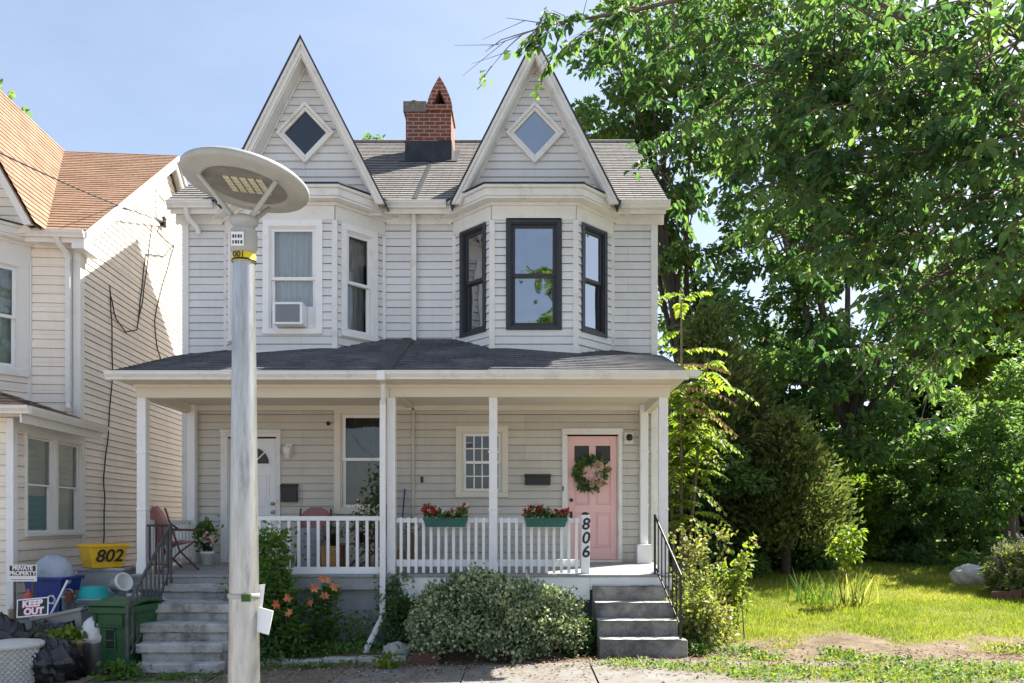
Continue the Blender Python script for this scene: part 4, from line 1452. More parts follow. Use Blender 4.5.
window(H, (-2.68, YW, 1.90), X3, -Y3, 0.98, 1.78, cas=0.11, mc='beam', ms='white', back='drape', split=0.52, backd=-.42)
window(H, (-0.715, YW, 2.18), X3, -Y3, 0.87, 1.18, cas=0.10, mc='beam', ms='white', back=None, grid=(4, 2, .02), sashw=0.045)

def fittings():
    b = MB()
    b.box(-4.03, -3.77, YW - .11, YW - .018, 2.10, 2.36)
    b.prism([Vector((-4.04, YW - .018, 2.36)), Vector((-4.04, YW - .13, 2.345)), Vector((-4.04, YW - .13, 2.365)), Vector((-4.04, YW - .018, 2.40))], X3, 0, .28)
    part(b, 'mailbox', 'black', 0.006)
    b = MB()
    b.box(0.0, 0.42, YW - .10, YW - .018, 2.38, 2.53)
    b.prism([Vector((-.01, YW - .018, 2.53)), Vector((-.01, YW - .12, 2.515)), Vector((-.01, YW - .12, 2.535)), Vector((-.01, YW - .018, 2.565))], X3, 0, .44)
    part(b, 'mailbox', 'black', 0.006)
    # jelly-jar wall lamps
    b = MB()
    c = (-3.92, YW - .03, 2.97)
    b.box(-3.98, -3.86, YW - .035, YW - .017, 2.86, 3.06)
    l1 = part(b, 'wall_lamp', 'trim', 0.01)
    g = MB()
    g.lathe((-3.92, YW - .11, 2.82), [(0.03, 0), (.055, .06), (.075, .15), (.06, .19), (0, .20)], 14)
    g.build('lamp_shade', M['trim'], l1)
    b = MB()
    b.box(1.65, 1.80, YW - .045, YW - .017, 3.06, 3.25)
    l2 = part(b, 'wall_lamp', 'trim', 0.008)
    g = MB()
    g.lathe((1.725, YW - .10, 3.12), [(0.02, -.01), (.045, .0), (.055, .05), (.04, .09), (0, .10)], 14)
    g.build('lamp_shade', M['black'], l2)
    # small cameras / hooks, pipe stubs
    for nm, p, r_ in (('camera_ball', (-3.26, YW - .05, 3.40), .035), ('camera_ball', (-2.87, 12.60 - .06 + .30, 5.82), .028)):
        b = MB(); b.blob(p, (r_, r_, r_), 2, .02, 12, 8); part(b, nm, 'black')
    b = MB(); b.box(0.615 + .005, 0.64, YW - .06, YW - .046, 2.28, 2.36); part(b, 'doorbell', 'black', .003)
    b = MB(); b.box(-1.73, -1.69, YW - .045, YW - .018, 2.42, 2.52); part(b, 'doorbell', 'black', .003)
    b = MB()
    b.box(-1.865, -1.795, YW - .10, YW - .04, 4.72, 6.80)
    b.tube([(-1.83, YW - .16, 6.90), (-1.83, YW - .12, 6.80), (-1.83, YW - .07, 6.72)], .04, 6)
    part(b, 'roof_downspout', 'trim', .004)
    b = MB()
    b.tube([(-5.52, YW - .29, 6.88), (-5.50, YW - .24, 6.74), (-5.40, YW - .12, 6.62), (-5.38, YW - .09, 6.52)], .045, 6)
    part(b, 'gutter_elbow', 'trim')
    b = MB()
    b.box(-1.875, -1.83, YW - .05, YW - .018, 1.1, 3.66)
    part(b, 'party_trim', 'siding_porch', .004)
fittings()

def steps():
    # concrete flight to the pink door
    b = MB()
    Xa, Xb = 0.96, 2.06
    lv = [(0.864, 11.36, 11.50), (0.650, 11.06, 11.37), (0.440, 10.76, 11.07), (0.230, 10.46, 10.77)]
    for k, (zt, yf, yb) in enumerate(lv):
        zlow = -0.1
        b.box(Xa + k * .006, Xb + (.0 if k < 3 else .07), yf, yb - .012 if k else yb, zlow, zt)
    s = part(b, 'front_steps', 'step_dark', 0.018)
    t = MB()
    for k, (zt, yf, yb) in enumerate(lv):
        t.box(Xa + k * .006 + .01, Xb - .01, yf - .006, yb - .02, zt + .001, zt + .008)
    t.build('step_tread', M['concrete'], s)
    # older crumbling flight to the white door
    b = MB()
    # (z top, y front, xl, xr)
    lv = [(0.895, 11.30, -5.20, -3.85), (0.68, 10.62, -5.16, -3.84), (0.46, 10.31, -5.01, -3.82), (0.24, 10.06, -4.90, -3.81), (0.025, 9.84, -4.81, -3.78)]
    yb = 11.55
    for k, (zt, yf, xl, xr) in enumerate(lv):
        b.box(xl, xr, yf, yb, zt - .115, zt)
        b.box(xl + .05, xr - .04, yf + .05, yb - .004, -0.4, zt - .116)
        yb = yf + .06
    bl = part(b, 'front_steps', 'concrete', 0.016)
    ms = bl.modifiers.new('sub', 'SUBSURF'); ms.subdivision_type = 'SIMPLE'; ms.levels = ms.render_levels = 4
    tx = bpy.data.textures.new('chip', 'CLOUDS'); tx.noise_scale = 0.16; tx.noise_depth = 4
    dm = bl.modifiers.new('chip', 'DISPLACE'); dm.texture = tx; dm.strength = 0.035; dm.mid_level = 0.5; dm.texture_coords = 'LOCAL'
steps()

def handrails():
    # right-hand iron rail
    b = MB()
    A, B = Vector((1.88, 11.58, 1.86)), Vector((2.045, 10.52, 1.09))
    b.box(1.865, 1.895, 11.565, 11.595, 1.02, 1.87)
    b.box(2.03, 2.06, 10.505, 10.535, .23, 1.09)
    b.tube([A + Vector((0, .02, .01)), A, B, B + Vector((0, -.03, -.02))], .018, 6)
    lowA, lowB = Vector((1.885, 11.50, 1.10)), Vector((2.045, 10.53, .40))
    b.tube([lowA, lowB], .012, 6)
    n = 7
    for i in range(1, n):
        t = i / n
        p = A.lerp(B, t); q = lowA.lerp(lowB, t)
        b.box(p.x - .008, p.x + .008, p.y - .008, p.y + .008, min(q.z, p.z) - .0, p.z)
    part(b, 'iron_handrail', 'iron')
    # left-hand worn iron rail
    b = MB()
    A, B = Vector((-5.07, 11.45, 1.74)), Vector((-4.93, 9.92, 0.74))
    b.box(-5.085, -5.055, 11.435, 11.465, .9, 1.76)
    b.box(-4.945, -4.915, 9.905, 9.935, -.2, .75)
    b.tube([A, B], .022, 6)
    b.tube([A + Vector((-.06, .35, -.06)), A], .015, 6)
    lowA, lowB = Vector((-5.07, 11.35, .98)), Vector((-4.93, 10.0, .12))
    b.tube([lowA, lowB], .017, 6)
    b.tube([Vector((-4.93, 9.93, .22)), Vector((-4.99, 10.2, .46))], .010, 6)
    n = 10
    for i in range(1, n):
        t = i / n
        p = A.lerp(B, t); q = lowA.lerp(lowB, t)
        b.box(p.x - .010, p.x + .010, p.y - .010, p.y + .010, q.z if i > 5 else q.z - .02, p.z)
    part(b, 'iron_handrail', 'iron_worn')
    # short level rail on the deck beside the flight
    b = MB()
    b.tube([(-5.44, 11.52, 1.72), (-5.10, 11.50, 1.72)], .016, 6)
    b.tube([(-5.44, 11.52, 1.16), (-5.10, 11.50, 1.16)], .012, 6)
    for i in range(4):
        x = -5.40 + i * .09
        b.box(x - .011, x + .011, 11.50, 11.522, 1.0, 1.72)
    part(b, 'deck_rail', 'iron')
handrails()

# ------------------------------------------------------------------ neighbouring house (its own frame: x along the front, y back)
NC = Vector((-7.40, 13.3, 0))
NROT = math.atan(0.086)
NB = thing('row_house', 'cream clapboard house with brown shingle roof, cut by the left edge', 'house', NC, rz=NROT, local=True)
nR = Matrix.Rotation(NROT, 3, 'Z')
def to_n(p):
    return nR.inverted() @ (Vector(p) - NC)
def on_side(px, py, out=0.03):
    """point of the neighbour's side wall seen at that photo position (local frame)"""
    k = (px - 525) / F
    s, c = math.sin(NROT), math.cos(NROT)
    # world X = NC.x - s*t ; Y = NC.y + c*t
    t = (NC.x - k * NC.y) / (k * c + s)
    Y = NC.y + c * t
    return Vector((out, t, CAMZ + (520 - py) / F * Y))

def neighbour():
    EZn, RZn, RYn, EYn = 6.52, 9.70, 4.05, -0.28
    sl = (RZn - EZn) / (RYn - EYn)
    pb = lambda mb, name, m, bev=0.0, parent=None: mb.build(name, M[m], parent or NB, bev)
    cxb = -2.10
    f = MB(); lap(f, (0, 0, 0), X3, Z3, -Y3, 3.2, 6.45, (cxb + 1.30, 0), course=.15); pb(f, 'front_wall', 'sid_n')
    f = MB(); lap(f, (0, 0, 0), X3, Z3, -Y3, 3.2, 6.45, (-4.6, cxb - 1.30), course=.15); pb(f, 'front_wall', 'sid_n')
    s = MB()
    lap(s, (0, 0, 0), Y3, Z3, X3, -0.4, 6.45, (0, 8.1), course=.116)
    lap(s, (0, 0, 0), Y3, Z3, X3, 6.45, RZn - .1, lambda v: ((v - 6.45) / sl, 8.1 - (v - 6.45) / sl), course=.116, phase=6.45 - .116 * 56)
    pb(s, 'side_wall', 'sid_n')
    b = MB(); b.box(-4.6, -.05, .64, 8.0, -.4, 6.4); b.box(-4.6, -.05, .1, 8.0, 6.44, 6.48); pb(b, 'inner_wall', 'void')
    c = MB(); c.box(-.10, .022, -.03, .12, 3.2, 6.45); pb(c, 'corner_board', 'trim_n', .005)
    d = MB(); d.box(-.185, -.105, -.12, -.04, 3.75, 6.2)
    d.tube([(-.24, -.32, 6.42), (-.22, -.27, 6.32), (-.16, -.12, 6.22), (-.145, -.08, 6.10)], .05, 6)
    d.tube([(-.145, -.08, 3.80), (-.145, -.10, 3.68), (-.08, -.22, 3.60)], .045, 6)
    pb(d, 'downspout', 'trim_n', .004)
    # main roof
    x0, x1 = -4.6, 0.22
    r = MB(); roof_plane(r, x0, x1, EYn, EZn, RYn, RZn, course=.14); pb(r, 'roof', 'roof_brown')
    r = MB()
    V = Vector((0, RYn - EYn, RZn - EZn)).normalized()
    r.fbox((0, EYn, EZn), X3, V, X3.cross(V), x0, x1, 0, (RZn - EZn) / V.z, -.08, -.004)
    V2 = Vector((0, -(RYn - EYn), RZn - EZn)).normalized()
    r.fbox((0, 2 * RYn - EYn, EZn), X3, V2, Vector((0, V2.z, -V2.y)), x0, x1, 0, (RZn - EZn) / V2.z, -.08, .0)
    pb(r, 'roof_deck', 'roof_brown')
    for sgn in (1, -1):
        k = MB()
        ya = EYn if sgn > 0 else 2 * RYn - EYn
        for dx, dz0, dz1 in ((.16, -.27, -.015), (.205, -.11, -.012)):
            poly = [Vector((dx, ya, EZn + dz0)), Vector((dx, ya, EZn + dz1)), Vector((dx, RYn, RZn + dz1)), Vector((dx, RYn, RZn + dz0))]
            k.prism(poly, X3, 0, .04)
        poly = [Vector((.002, ya, EZn - .10)), Vector((.002, ya, EZn - .08)), Vector((.002, RYn, RZn - .08)), Vector((.002, RYn, RZn - .10))]
        k.prism(poly, X3, 0, .156)
        pb(k, 'rake_board', 'trim_n', .004)
    k = MB()
    k.box(.0, .2, EYn - .02, .25, EZn - .30, EZn - .2); pb(k, 'eave_return', 'trim_n', .004)
    g = MB()
    g.box(cxb + 1.36, .20, -.24, 0, EZn - .14, EZn - .11)
    g.box(cxb + 1.36, .20, -.265, -.242, EZn - .20, EZn - .03); pb(g, 'soffit', 'trim_n', .004)
    g = MB(); gutter(g, cxb + 1.42, .21, -.268, EZn - .13); pb(g, 'roof_gutter', 'trim_n')
    # front gable with a brown slope that meets the roof in a valley
    gx, hw, za, zb, gy = -2.22, 1.78, 9.72, 6.47, -.62
    gable(NB, gx, gy, za, zb, hw, RYn, 'sid_n', 'trim_n', 'roof_brown', diamond=False, course=.14)
    for sg in (1, -1):
        V = Vector((-sg * hw, 0, za - zb)).normalized()
        Wn = Vector((sg * (za - zb), 0, hw)).normalized()
        L = math.hypot(hw, za - zb)
        m = MB()
        vy = lambda v: (zb + v * V.z - EZn) / sl + EYn
        O = Vector((gx + sg * (hw + .03), 0, zb)) + Wn * .03
        lap(m, O, Y3, V, Wn, 0, L + .02, lambda v: (gy - .05, max(gy, vy(v) + .10)), course=.14, d0=.014, d1=.002, groove=0)
        pb(m, 'gable_slope', 'roof_brown')
    bay(NB, cxb, 0, 3.4, 6.30, 'sid_n', 'trim_n', dict(w=1.05, h=1.95, zb=4.2, cas=.16, mc='trim_n', back='blind'),
        dict(w=.90, h=1.95, zb=4.15, cas=.16, mc='trim_n', back='blind'), course=.15)
    # attic window on the side
    w0 = to_n(P(160, 209, 16.9))
    window(NB, (0.0, w0.y, w0.z - .28), Y3, X3, .55, .62, cas=.09, mc='trim_n', back=None)
    # enclosed porch
    py0, xs = -2.17, .07
    zt = 3.22
    wn = [(-1.86, -.985), (-.98, -.11)]
    zb_, h_ = 1.56, 1.52
    s = MB(); lap(s, (xs, 0, 0), Y3, Z3, X3, -.4, zt, (py0, -.002), [(a + .05, b - .05, zb_ + .05, zb_ + h_ - .06) for a, b in wn], course=.15, phase=.02)
    pb(s, 'porch_side_wall', 'sid_n')
    s = MB(); lap(s, (0, py0, 0), X3, Z3, -Y3, -.4, zt, (-4.6, xs), [(-1.6, -.62, 1.6, 3.0)], course=.15, phase=.02); pb(s, 'porch_front_wall', 'sid_n')
    for a, b in wn:
        w = window(NB, (xs, (a + b) / 2, zb_), Y3, X3, b - a + .0, h_, cas=.045, mc='trim_n', ms='white', mg='glass_clear', back='blind', backd=-.105, sashw=.028)
        p = MB()
        yy0, yy1 = (a + .16, b - .10) if a < -1 else (a + .10, b - .20)
        zz1 = zb_ + (.60 if a < -1 else .50)
        p.box(xs - .096, xs - .092, yy0, yy1, zb_ + .10, zz1)
        pp = p.build('poster', M['sign_teal' if a < -1 else 'sign_green'], w)
        if a < -1:
            for k, (q0, q1) in enumerate(((.10, .72), (.05, .60), (.12, .66), (.08, .5))):
                l = MB(); zz = zz1 - .09 - k * .105
                l.box(xs - .0915, xs - .0905, yy0 + (yy1 - yy0) * q0, yy0 + (yy1 - yy0) * q1, zz - .035, zz); l.build('poster_line', M['sign_line'], w)
    window(NB, (-1.10, py0, 1.56), X3, -Y3, 1.0, 1.52, cas=.09, mc='trim_n', ms='white', back='blind')
    c = MB(); c.box(xs - .07, xs + .03, py0 - .03, py0 + .09, -.3, zt); pb(c, 'porch_post', 'white', .006)
    c = MB(); c.box(xs + .0, xs + .022, -.10, .0, -.3, zt); pb(c, 'corner_board', 'trim_n', .004)
    r = MB()
    ex, ey, ez, k = .40, -2.50, 3.36, .34
    n = 12
    L = (0 - ey)
    for i in range(n):
        d0_, d1_ = L * i / n, L * (i + 1) / n
        z0, z1 = ez + d0_ * k, ez + d1_ * k
        r.face([(ex - d0_, ey + d0_, z0 + .012), (ex - d0_, .0, z0 + .012), (ex - d1_, .0, z1), (ex - d1_, ey + d1_, z1)],
               [(ey + d0_, d0_), (0, d0_), (0, d1_), (ey + d1_, d1_)])
        r.face([(-4.6, ey + d0_, z0 + .012), (ex - d0_, ey + d0_, z0 + .012), (ex - d1_, ey + d1_, z1), (-4.6, ey + d1_, z1)],
               [(-4.6, d0_), (ex - d0_, d0_), (ex - d1_, d1_), (-4.6, d1_)])
    pb(r, 'porch_roof', 'roof_brown')
    g = MB()
    prof = [(0, 0), (.07, 0), (.10, .07), (.11, .11), (0, .11)]
    g.prism([Vector((ex - .03 + a, ey, ez - .12 + b)) for a, b in prof], Y3, 0, 2.49)
    pb(g, 'porch_gutter', 'trim_n')
    g = MB(); gutter(g, -4.6, ex + .08, ey + .03, ez - .12); pb(g, 'porch_gutter', 'trim_n')
    g = MB()
    g.box(xs + .0, ex - .035, ey + .1, -.005, 3.225, 3.25)
    g.box(ex - .06, ex - .034, ey, -.0, 3.12, 3.34)
    g.box(xs + .002, xs + .03, py0, -.11, 3.05, 3.222)
    g.box(-4.6, xs, ey + .1, py0, 3.225, 3.25)
    pb(g, 'porch_soffit', 'trim_n', .004)
    # cables clipped to the side wall
    for pts in ([(108, 285), (110, 320), (111, 372), (106, 440), (102, 475), (103, 500), (102, 545)],
                [(150, 226), (146, 262), (141, 300), (135, 330), (124, 332), (114, 318), (109, 296)],
                [(173, 244), (168, 262), (158, 296), (153, 320), (155, 345), (161, 364)],
                [(173, 244), (163, 256), (152, 255), (144, 254), (140, 290), (137, 318)],
                [(160, 223), (156, 232), (163, 240), (172, 246)]):
        c = MB()
        q = [on_side(*p) for p in pts]
        fine = []
        for a, b in zip(q[:-1], q[1:]):
            for t in range(4):
                fine.append(a.lerp(b, t / 4) + Vector((0, .012 * math.sin(len(fine) * 1.7), 0)))
        c.tube(fine + [q[-1]], .011, 5)
        pb(c, 'wall_cable', 'cable')
    c = MB(); q = on_side(161, 222, .06); c.box(.02, .10, q.y - .06, q.y + .06, q.z - .10, q.z + .10); pb(c, 'cable_box', 'cable', .01)
neighbour()

def wires():
    a = NC + nR @ on_side(161, 222, .10)
    for k, (e, sag) in enumerate((((-6.4, 8.0, 6.05), .10),)):
        b = MB()
        e = Vector(e)
        pts = []
        for i in range(25):
            t = i / 24
            p = a.lerp(e, t)
            p.z -= sag * 4 * t * (1 - t)
            pts.append(p)
        far = e + (e - a) * 1.2
        pts.append(far)
        b.tube(pts, .012, 6)
        o = b.build('service_wire', M['cable'], None, origin=a, world=True)
        tag(o, 'thin black overhead wire running across the brown roof to the cream wall', 'cable')
wires()

# ------------------------------------------------------------------ street lamp
def street_lamp():
    bx, by = P(244, 0, 5.0).x, 5.0
    g0 = gz(bx, by) - .02
    L = thing('street_lamp', 'tall grey street lamp with a tilted dish head and round metal pole', 'street lamp', (bx, by, g0))
    c = Vector((bx, by, 0))
    p = MB()
    zt = 3.405
    n = 12
    prof = [(.155, g0), (.155, g0 + .02), (.112, g0 + .03)]
    for i in range(n + 1):
        t = i / n
        prof.append((.106 - .040 * t, g0 + .04 + (zt - g0 - .04) * t))
    p.lathe(c, prof, 28)
    p.build('pole', M['pole'], L)
    p = MB(); p.lathe(c, [(.07, zt), (.072, zt + .01), (.072, zt + .052), (.066, zt + .058)], 24); tg = p.build('tag_band', M['yellow_tag'], L)
    p = MB(); p.lathe(c, [(.0735, zt + .004), (.0745, zt + .004), (.0745, zt + .016), (.0735, zt + .016)], 24); p.build('clamp', M['black'], tg)
    text('tag_number', '001', .05, frame4(Vector((bx - .008, by - .0735, zt + .033)), Vector((1, -.1, 0)), Z3), M['sign_black'], tg, .001, offset=.001)
    z = zt + .058
    p = MB(); p.lathe(c, [(.066, z), (.080, z + .015), (.082, z + .115), (.075, z + .125), (.078, z + .132), (.078, z + .142), (.060, z + .165), (.085, z + .19), (.088, z + .215), (.05, z + .235), (0, z + .24)], 28)
    p.build('collar', M['lampgrey'], L)
    lb = MB()
    lb.box(bx - .048, bx + .028, by - .0885, by - .083, z + .022, z + .108)
    st = lb.build('sticker', M['sign_white'], L)
    for row in range(2):
        for k in range(4):
            q = MB(); x = bx - .040 + k * .0165
            q.box(x, x + (.011 if (k + row) % 2 else .008), by - .0905, by - .0887, z + .034 + row * .036, z + .034 + row * .036 + .02)
            q.build('sticker_mark', M['sign_black'], st)
    # dish, tipped a little towards the right
    hz = z + .435
    ax = Matrix.Rotation(R(6.5), 3, 'Y') @ Matrix.Rotation(R(-4), 3, 'X')
    hc = Vector((bx + .01, by + .0, hz))
    d = MB()
    d.lathe(hc, [(.255, .0), (.258, -.022), (.272, -.026), (.285, -.022), (.36, -.012), (.380, -.004), (.388, .008), (.386, .024), (.36, .045), (.25, .085), (.12, .11), (0, .115)], 48, axis=ax)
    d.build('lamp_head', M['lampgrey'], L)
    l = MB()
    l.lathe(hc, [(0, .002), (.20, .0), (.256, -.004)], 40, axis=ax)
    ln = l.build('lens', M['lens'], L)
    le = MB()
    for i in range(5):
        for j in range(5):
            x, y = (i - 2) * .052, (j - 2) * .040
            cc = hc + ax @ Vector((x + .012, y, -.006))
            le.fbox(cc, ax @ X3, ax @ Y3, ax @ Z3, -.019, .019, -.014, .014, -.004, .004)
    le.build('led_array', M['led'], ln)
    top = c + Vector((0, 0, z + .205))
    for a in (205, 330, 75):
        e = hc + ax @ Vector((.275 * math.cos(R(a)), .275 * math.sin(R(a)), -.02))
        s = MB(); s.tube([top + Vector((.05 * math.cos(R(a)), .05 * math.sin(R(a)), 0)), e], [.017, .015], 8); s.build('strut', M['lampgrey'], L)
    # clips and tags on the pole
    s = MB()
    s.lathe(c + Vector((0, 0, 1.315)), [(.094, 0), (.098, .002), (.098, .028), (.094, .03)], 24); s.build('strap', M['lampgrey'], L)
    s = MB(); s.box(bx + .02, bx + .075, by - .105, by - .085, 1.30, 1.345); s.build('strap_label', M['leaf_fern'], L)
    F1 = Vector((bx + .075, by - .02, 1.13))
    s = MB(); s.fbox(F1, Vector((.95, -.25, -.22)).normalized(), Vector((.2, 0, .98)).normalized(), Vector((.25, .97, 0)).normalized(), 0, .10, -.02, .13, 0, .008); s.build('paper_notice', M['sign_white'], L)
    s = MB(); s.fbox(Vector((bx + .068, by + .02, 1.215)), Vector((.95, .3, .1)).normalized(), Vector((.12, 0, .99)).normalized(), Vector((-.3, .95, 0)).normalized(), 0, .035, 0, .18, 0, .006); s.build('paper_notice', M['sign_white'], L)
street_lamp()

# ------------------------------------------------------------------ things on the house and porch
def wreath():
    c = Vector((1.085, YW + .03, 2.575))
    W_ = thing('door_wreath', 'green leaf wreath with blush flowers hanging on the pink door', 'wreath', c)
    rng = np.random.default_rng(3)
    n = 400
    a = rng.uniform(0, 2 * np.pi, n)
    rr = .20 + rng.normal(0, .042, n)
    y = rng.normal(-.035, .018, n)
    C = np.stack([c.x + rr * np.cos(a), c.y + y, c.z + rr * np.sin(a)], 1)
    A = np.stack([np.cos(a + rng.normal(.9, .7, n)), rng.normal(-.25, .3, n), np.sin(a + rng.normal(.9, .7, n))], 1)
    leaves('foliage', C, A, rng.normal(size=(n, 3)) + [0, -1.2, 0], rng.uniform(.05, .12, n), rng.random(n), M['leaf_mid'], W_, T_LEAF)
    t = MB(); t.tube([c + Vector((.20 * math.cos(k * .3927), -.01, .20 * math.sin(k * .3927))) for k in range(17)], .018, 6); t.build('twig_ring', M['twig'], W_)
    for fx, fz, s in ((.12, .11, .11), (.14, -.13, .10), (.02, -.19, .06), (.05, -.17, .05), (.17, -.02, .045), (-.10, -.15, .04)):
        m = 46
        dd = rnd_dirs(rng, m)
        dd[:, 1] = -np.abs(dd[:, 1])
        C = np.array([c.x + fx, c.y - .05, c.z + fz]) + dd * s * .35
        leaves('flower', C, dd + rng.normal(0, .3, (m, 3)), rng.normal(size=(m, 3)), s * .75, rng.random(m), M['pink_fl'], W_, T_LEAF, 1.5)
wreath()

def air_conditioner():
    x0, x1, z0, z1 = -3.90, -3.44, 4.83, 5.17
    yf, yb = 12.36, 12.66
    A = thing('air_conditioner', 'white window air conditioner sticking out of the left bay window', 'air conditioner', ((x0 + x1) / 2, 12.6, z0))
    b = MB(); b.box(x0, x1, yf + .02, yb, z0, z1); b.build('casing', M['white'], A, .012)
    b = MB()
    for q in ((x0, x1, z1 - .035, z1), (x0, x1, z0, z0 + .03), (x0, x0 + .04, z0 + .03, z1 - .035), (x1 - .04, x1, z0 + .03, z1 - .035)):
        b.box(q[0], q[1], yf, yf + .019, q[2], q[3])
    b.build('face_frame', M['white'], A, .003)
    g = MB()
    for i in range(26):
        x = x0 + .045 + i * (x1 - x0 - .09) / 26
        g.box(x, x + .006, yf + .006, yf + .018, z0 + .03, z1 - .035)
    g.box(x0 + .04, x1 - .04, yf + .012, yf + .016, z0 + .03, z1 - .035)
    g.build('grille', M['drawer'], A)
    p = MB(); p.box(x1 + .003, -3.30, 12.64, 12.655, z0 - .02, z1); p.build('side_panel', M['white'], A)
    p = MB(); p.box(-4.0, x0 - .003, 12.64, 12.655, z0 - .02, z1); p.build('side_panel', M['white'], A)
air_conditioner()

def planters():
    def one(xc, w, lab, seed, z=1.70, h=.135):
        T = thing('flower_box', lab, 'flower box', (xc, 11.52, z), group='flower boxes on the porch rail')
        b = MB()
        y0, y1 = 11.43, 11.60
        t = .018
        o = lambda s, zz: [(xc - w / 2 + s, y0 + s, zz), (xc + w / 2 - s, y0 + s, zz), (xc + w / 2 - s, y1 - s, zz), (xc - w / 2 + s, y1 - s, zz)]
        ring = [o(.035, z), o(0.008, z + h - .03), o(0, z + h - .03), o(0, z + h), o(t, z + h), o(t + .01, z + h - .04)]
        vs = [p for r_ in ring for p in r_]
        fs = [(3, 2, 1, 0)]
        for i in range(len(ring) - 1):
            for k in range(4):
                k2 = (k + 1) % 4
                fs.append((i * 4 + k, i * 4 + k2, i * 4 + 4 + k2, i * 4 + 4 + k))
        n = len(ring) - 1
        fs.append(tuple(n * 4 + k for k in range(4)))
        b.mesh(vs, fs)
        b.build('trough', M['planter'], T, .004)
        rng = np.random.default_rng(seed)
        m = 900
        x = rng.uniform(-w / 2 * .96, w / 2 * .96, m)
        hh = .13 * (1 + .35 * np.sin(x * 11 + seed)) * rng.random(m) ** .7
        C = np.stack([xc + x, 11.515 + rng.normal(0, .055, m), z + h - .02 + hh], 1)
        leaves('foliage', C, rng.normal(size=(m, 3)) + [0, -.3, .6], rng.normal(size=(m, 3)) + [0, -.4, .8], rng.uniform(.03, .055, m), rng.random(m), M['leaf_mid'], T, T_LEAF, 1.4)
        m = 60
        x = rng.uniform(-w / 2, w / 2, m)
        hh = .15 * (1 + .35 * np.sin(x * 11 + seed))
        cen = np.stack([xc + x, 11.49 + rng.normal(0, .06, m), z + h + hh * rng.uniform(.35, 1.0, m)], 1)
        C = np.repeat(cen, 11, 0) + rng.normal(0, .011, (m * 11, 3))
        white = (np.abs(x - .06 * np.sin(seed)) < .10) | (rng.random(m) < .12)
        tint = np.repeat(np.where(white, rng.uniform(.8, 1, m), rng.uniform(0, .6, m)), 11)
        leaves('flowers', C, rng.normal(size=(m * 11, 3)) + [0, -.5, .3], rng.normal(size=(m * 11, 3)) + [0, -1, .3], .032, tint, M['red_fl'], T, T_LEAF, 1.6)
    one(-1.145, .63, 'left one of two green flower boxes of red geraniums hooked on the white rail', 4)
    one(0.30, .62, 'right one of two green flower boxes of red geraniums, by the house number', 9)
planters()

def folding_chair(x, y, z, rz, mf, lab, grp, hgt=.93):
    T = thing('folding_chair', lab, 'chair', (x, y, z), grp, rz, local=True)
    fr = 'wood'
    w = .24
    for sx in (-w, w):
        b = MB(); b.tube([(sx, .30, 0), (sx, -.08, .45), (sx * .93, .22, hgt)] if False else [(sx, -.28, 0), (sx, .02, .30), (sx, .24, hgt)], .015, 6); b.build('leg', M[fr], T)
        b = MB(); b.tube([(sx * .86, .30, 0), (sx * .86, .0, .28), (sx * .86, -.24, .44)], .015, 6); b.build('leg', M[fr], T)
        b = MB(); b.tube([(sx, -.26, .60), (sx, .15, .62)], .018, 6); b.build('armrest', M[fr], T)
    b = MB()
    n = 8
    vs, fs = [], []
    for i in range(n + 1):
        t = i / n
        for j in range(5):
            u = (j - 2) / 2
            vs.append((u * w * .86, -.24 + .42 * t, .44 - .05 * math.sin(t * 3.14) * (1 - u * u) - .02 * t))
    for i in range(n):
        for j in range(4):
            a = i * 5 + j
            fs.append((a, a + 1, a + 6, a + 5))
    b.mesh(vs, fs, True); o = b.build('seat', M[mf], T)
    sm_ = o.modifiers.new('thick', 'SOLIDIFY'); sm_.thickness = .012
    b = MB()
    vs, fs = [], []
    for i in range(n + 1):
        t = i / n
        ww = w * (1.0 if t < .6 else math.sqrt(max(.12, 1 - ((t - .6) / .42) ** 2)))
        for j in range(7):
            u = (j - 3) / 3
            vs.append((u * ww, .13 + .13 * t + .03 * (1 - u * u), .42 + (hgt - .40) * t))
    for i in range(n):
        for j in range(6):
            a = i * 7 + j
            fs.append((a, a + 1, a + 8, a + 7))
    b.mesh(vs, fs, True); o = b.build('backrest', M[mf], T)
    sm_ = o.modifiers.new('thick', 'SOLIDIFY'); sm_.thickness = .014
    return T
folding_chair(-5.28, 12.0, 1.045, R(140), 'fabric_pink', 'faded pink folding chair at the top of the left steps', 'chairs on the porch')
folding_chair(-3.36, 12.75, 1.085, R(8), 'fabric_pink', 'faded pink rounded chair behind the grey drawers on the porch', 'chairs on the porch', .90)
folding_chair(-2.38, 12.45, 1.075, R(-62), 'fabric_red', 'dark red folding chair under the left porch window', 'chairs on the porch', .95)

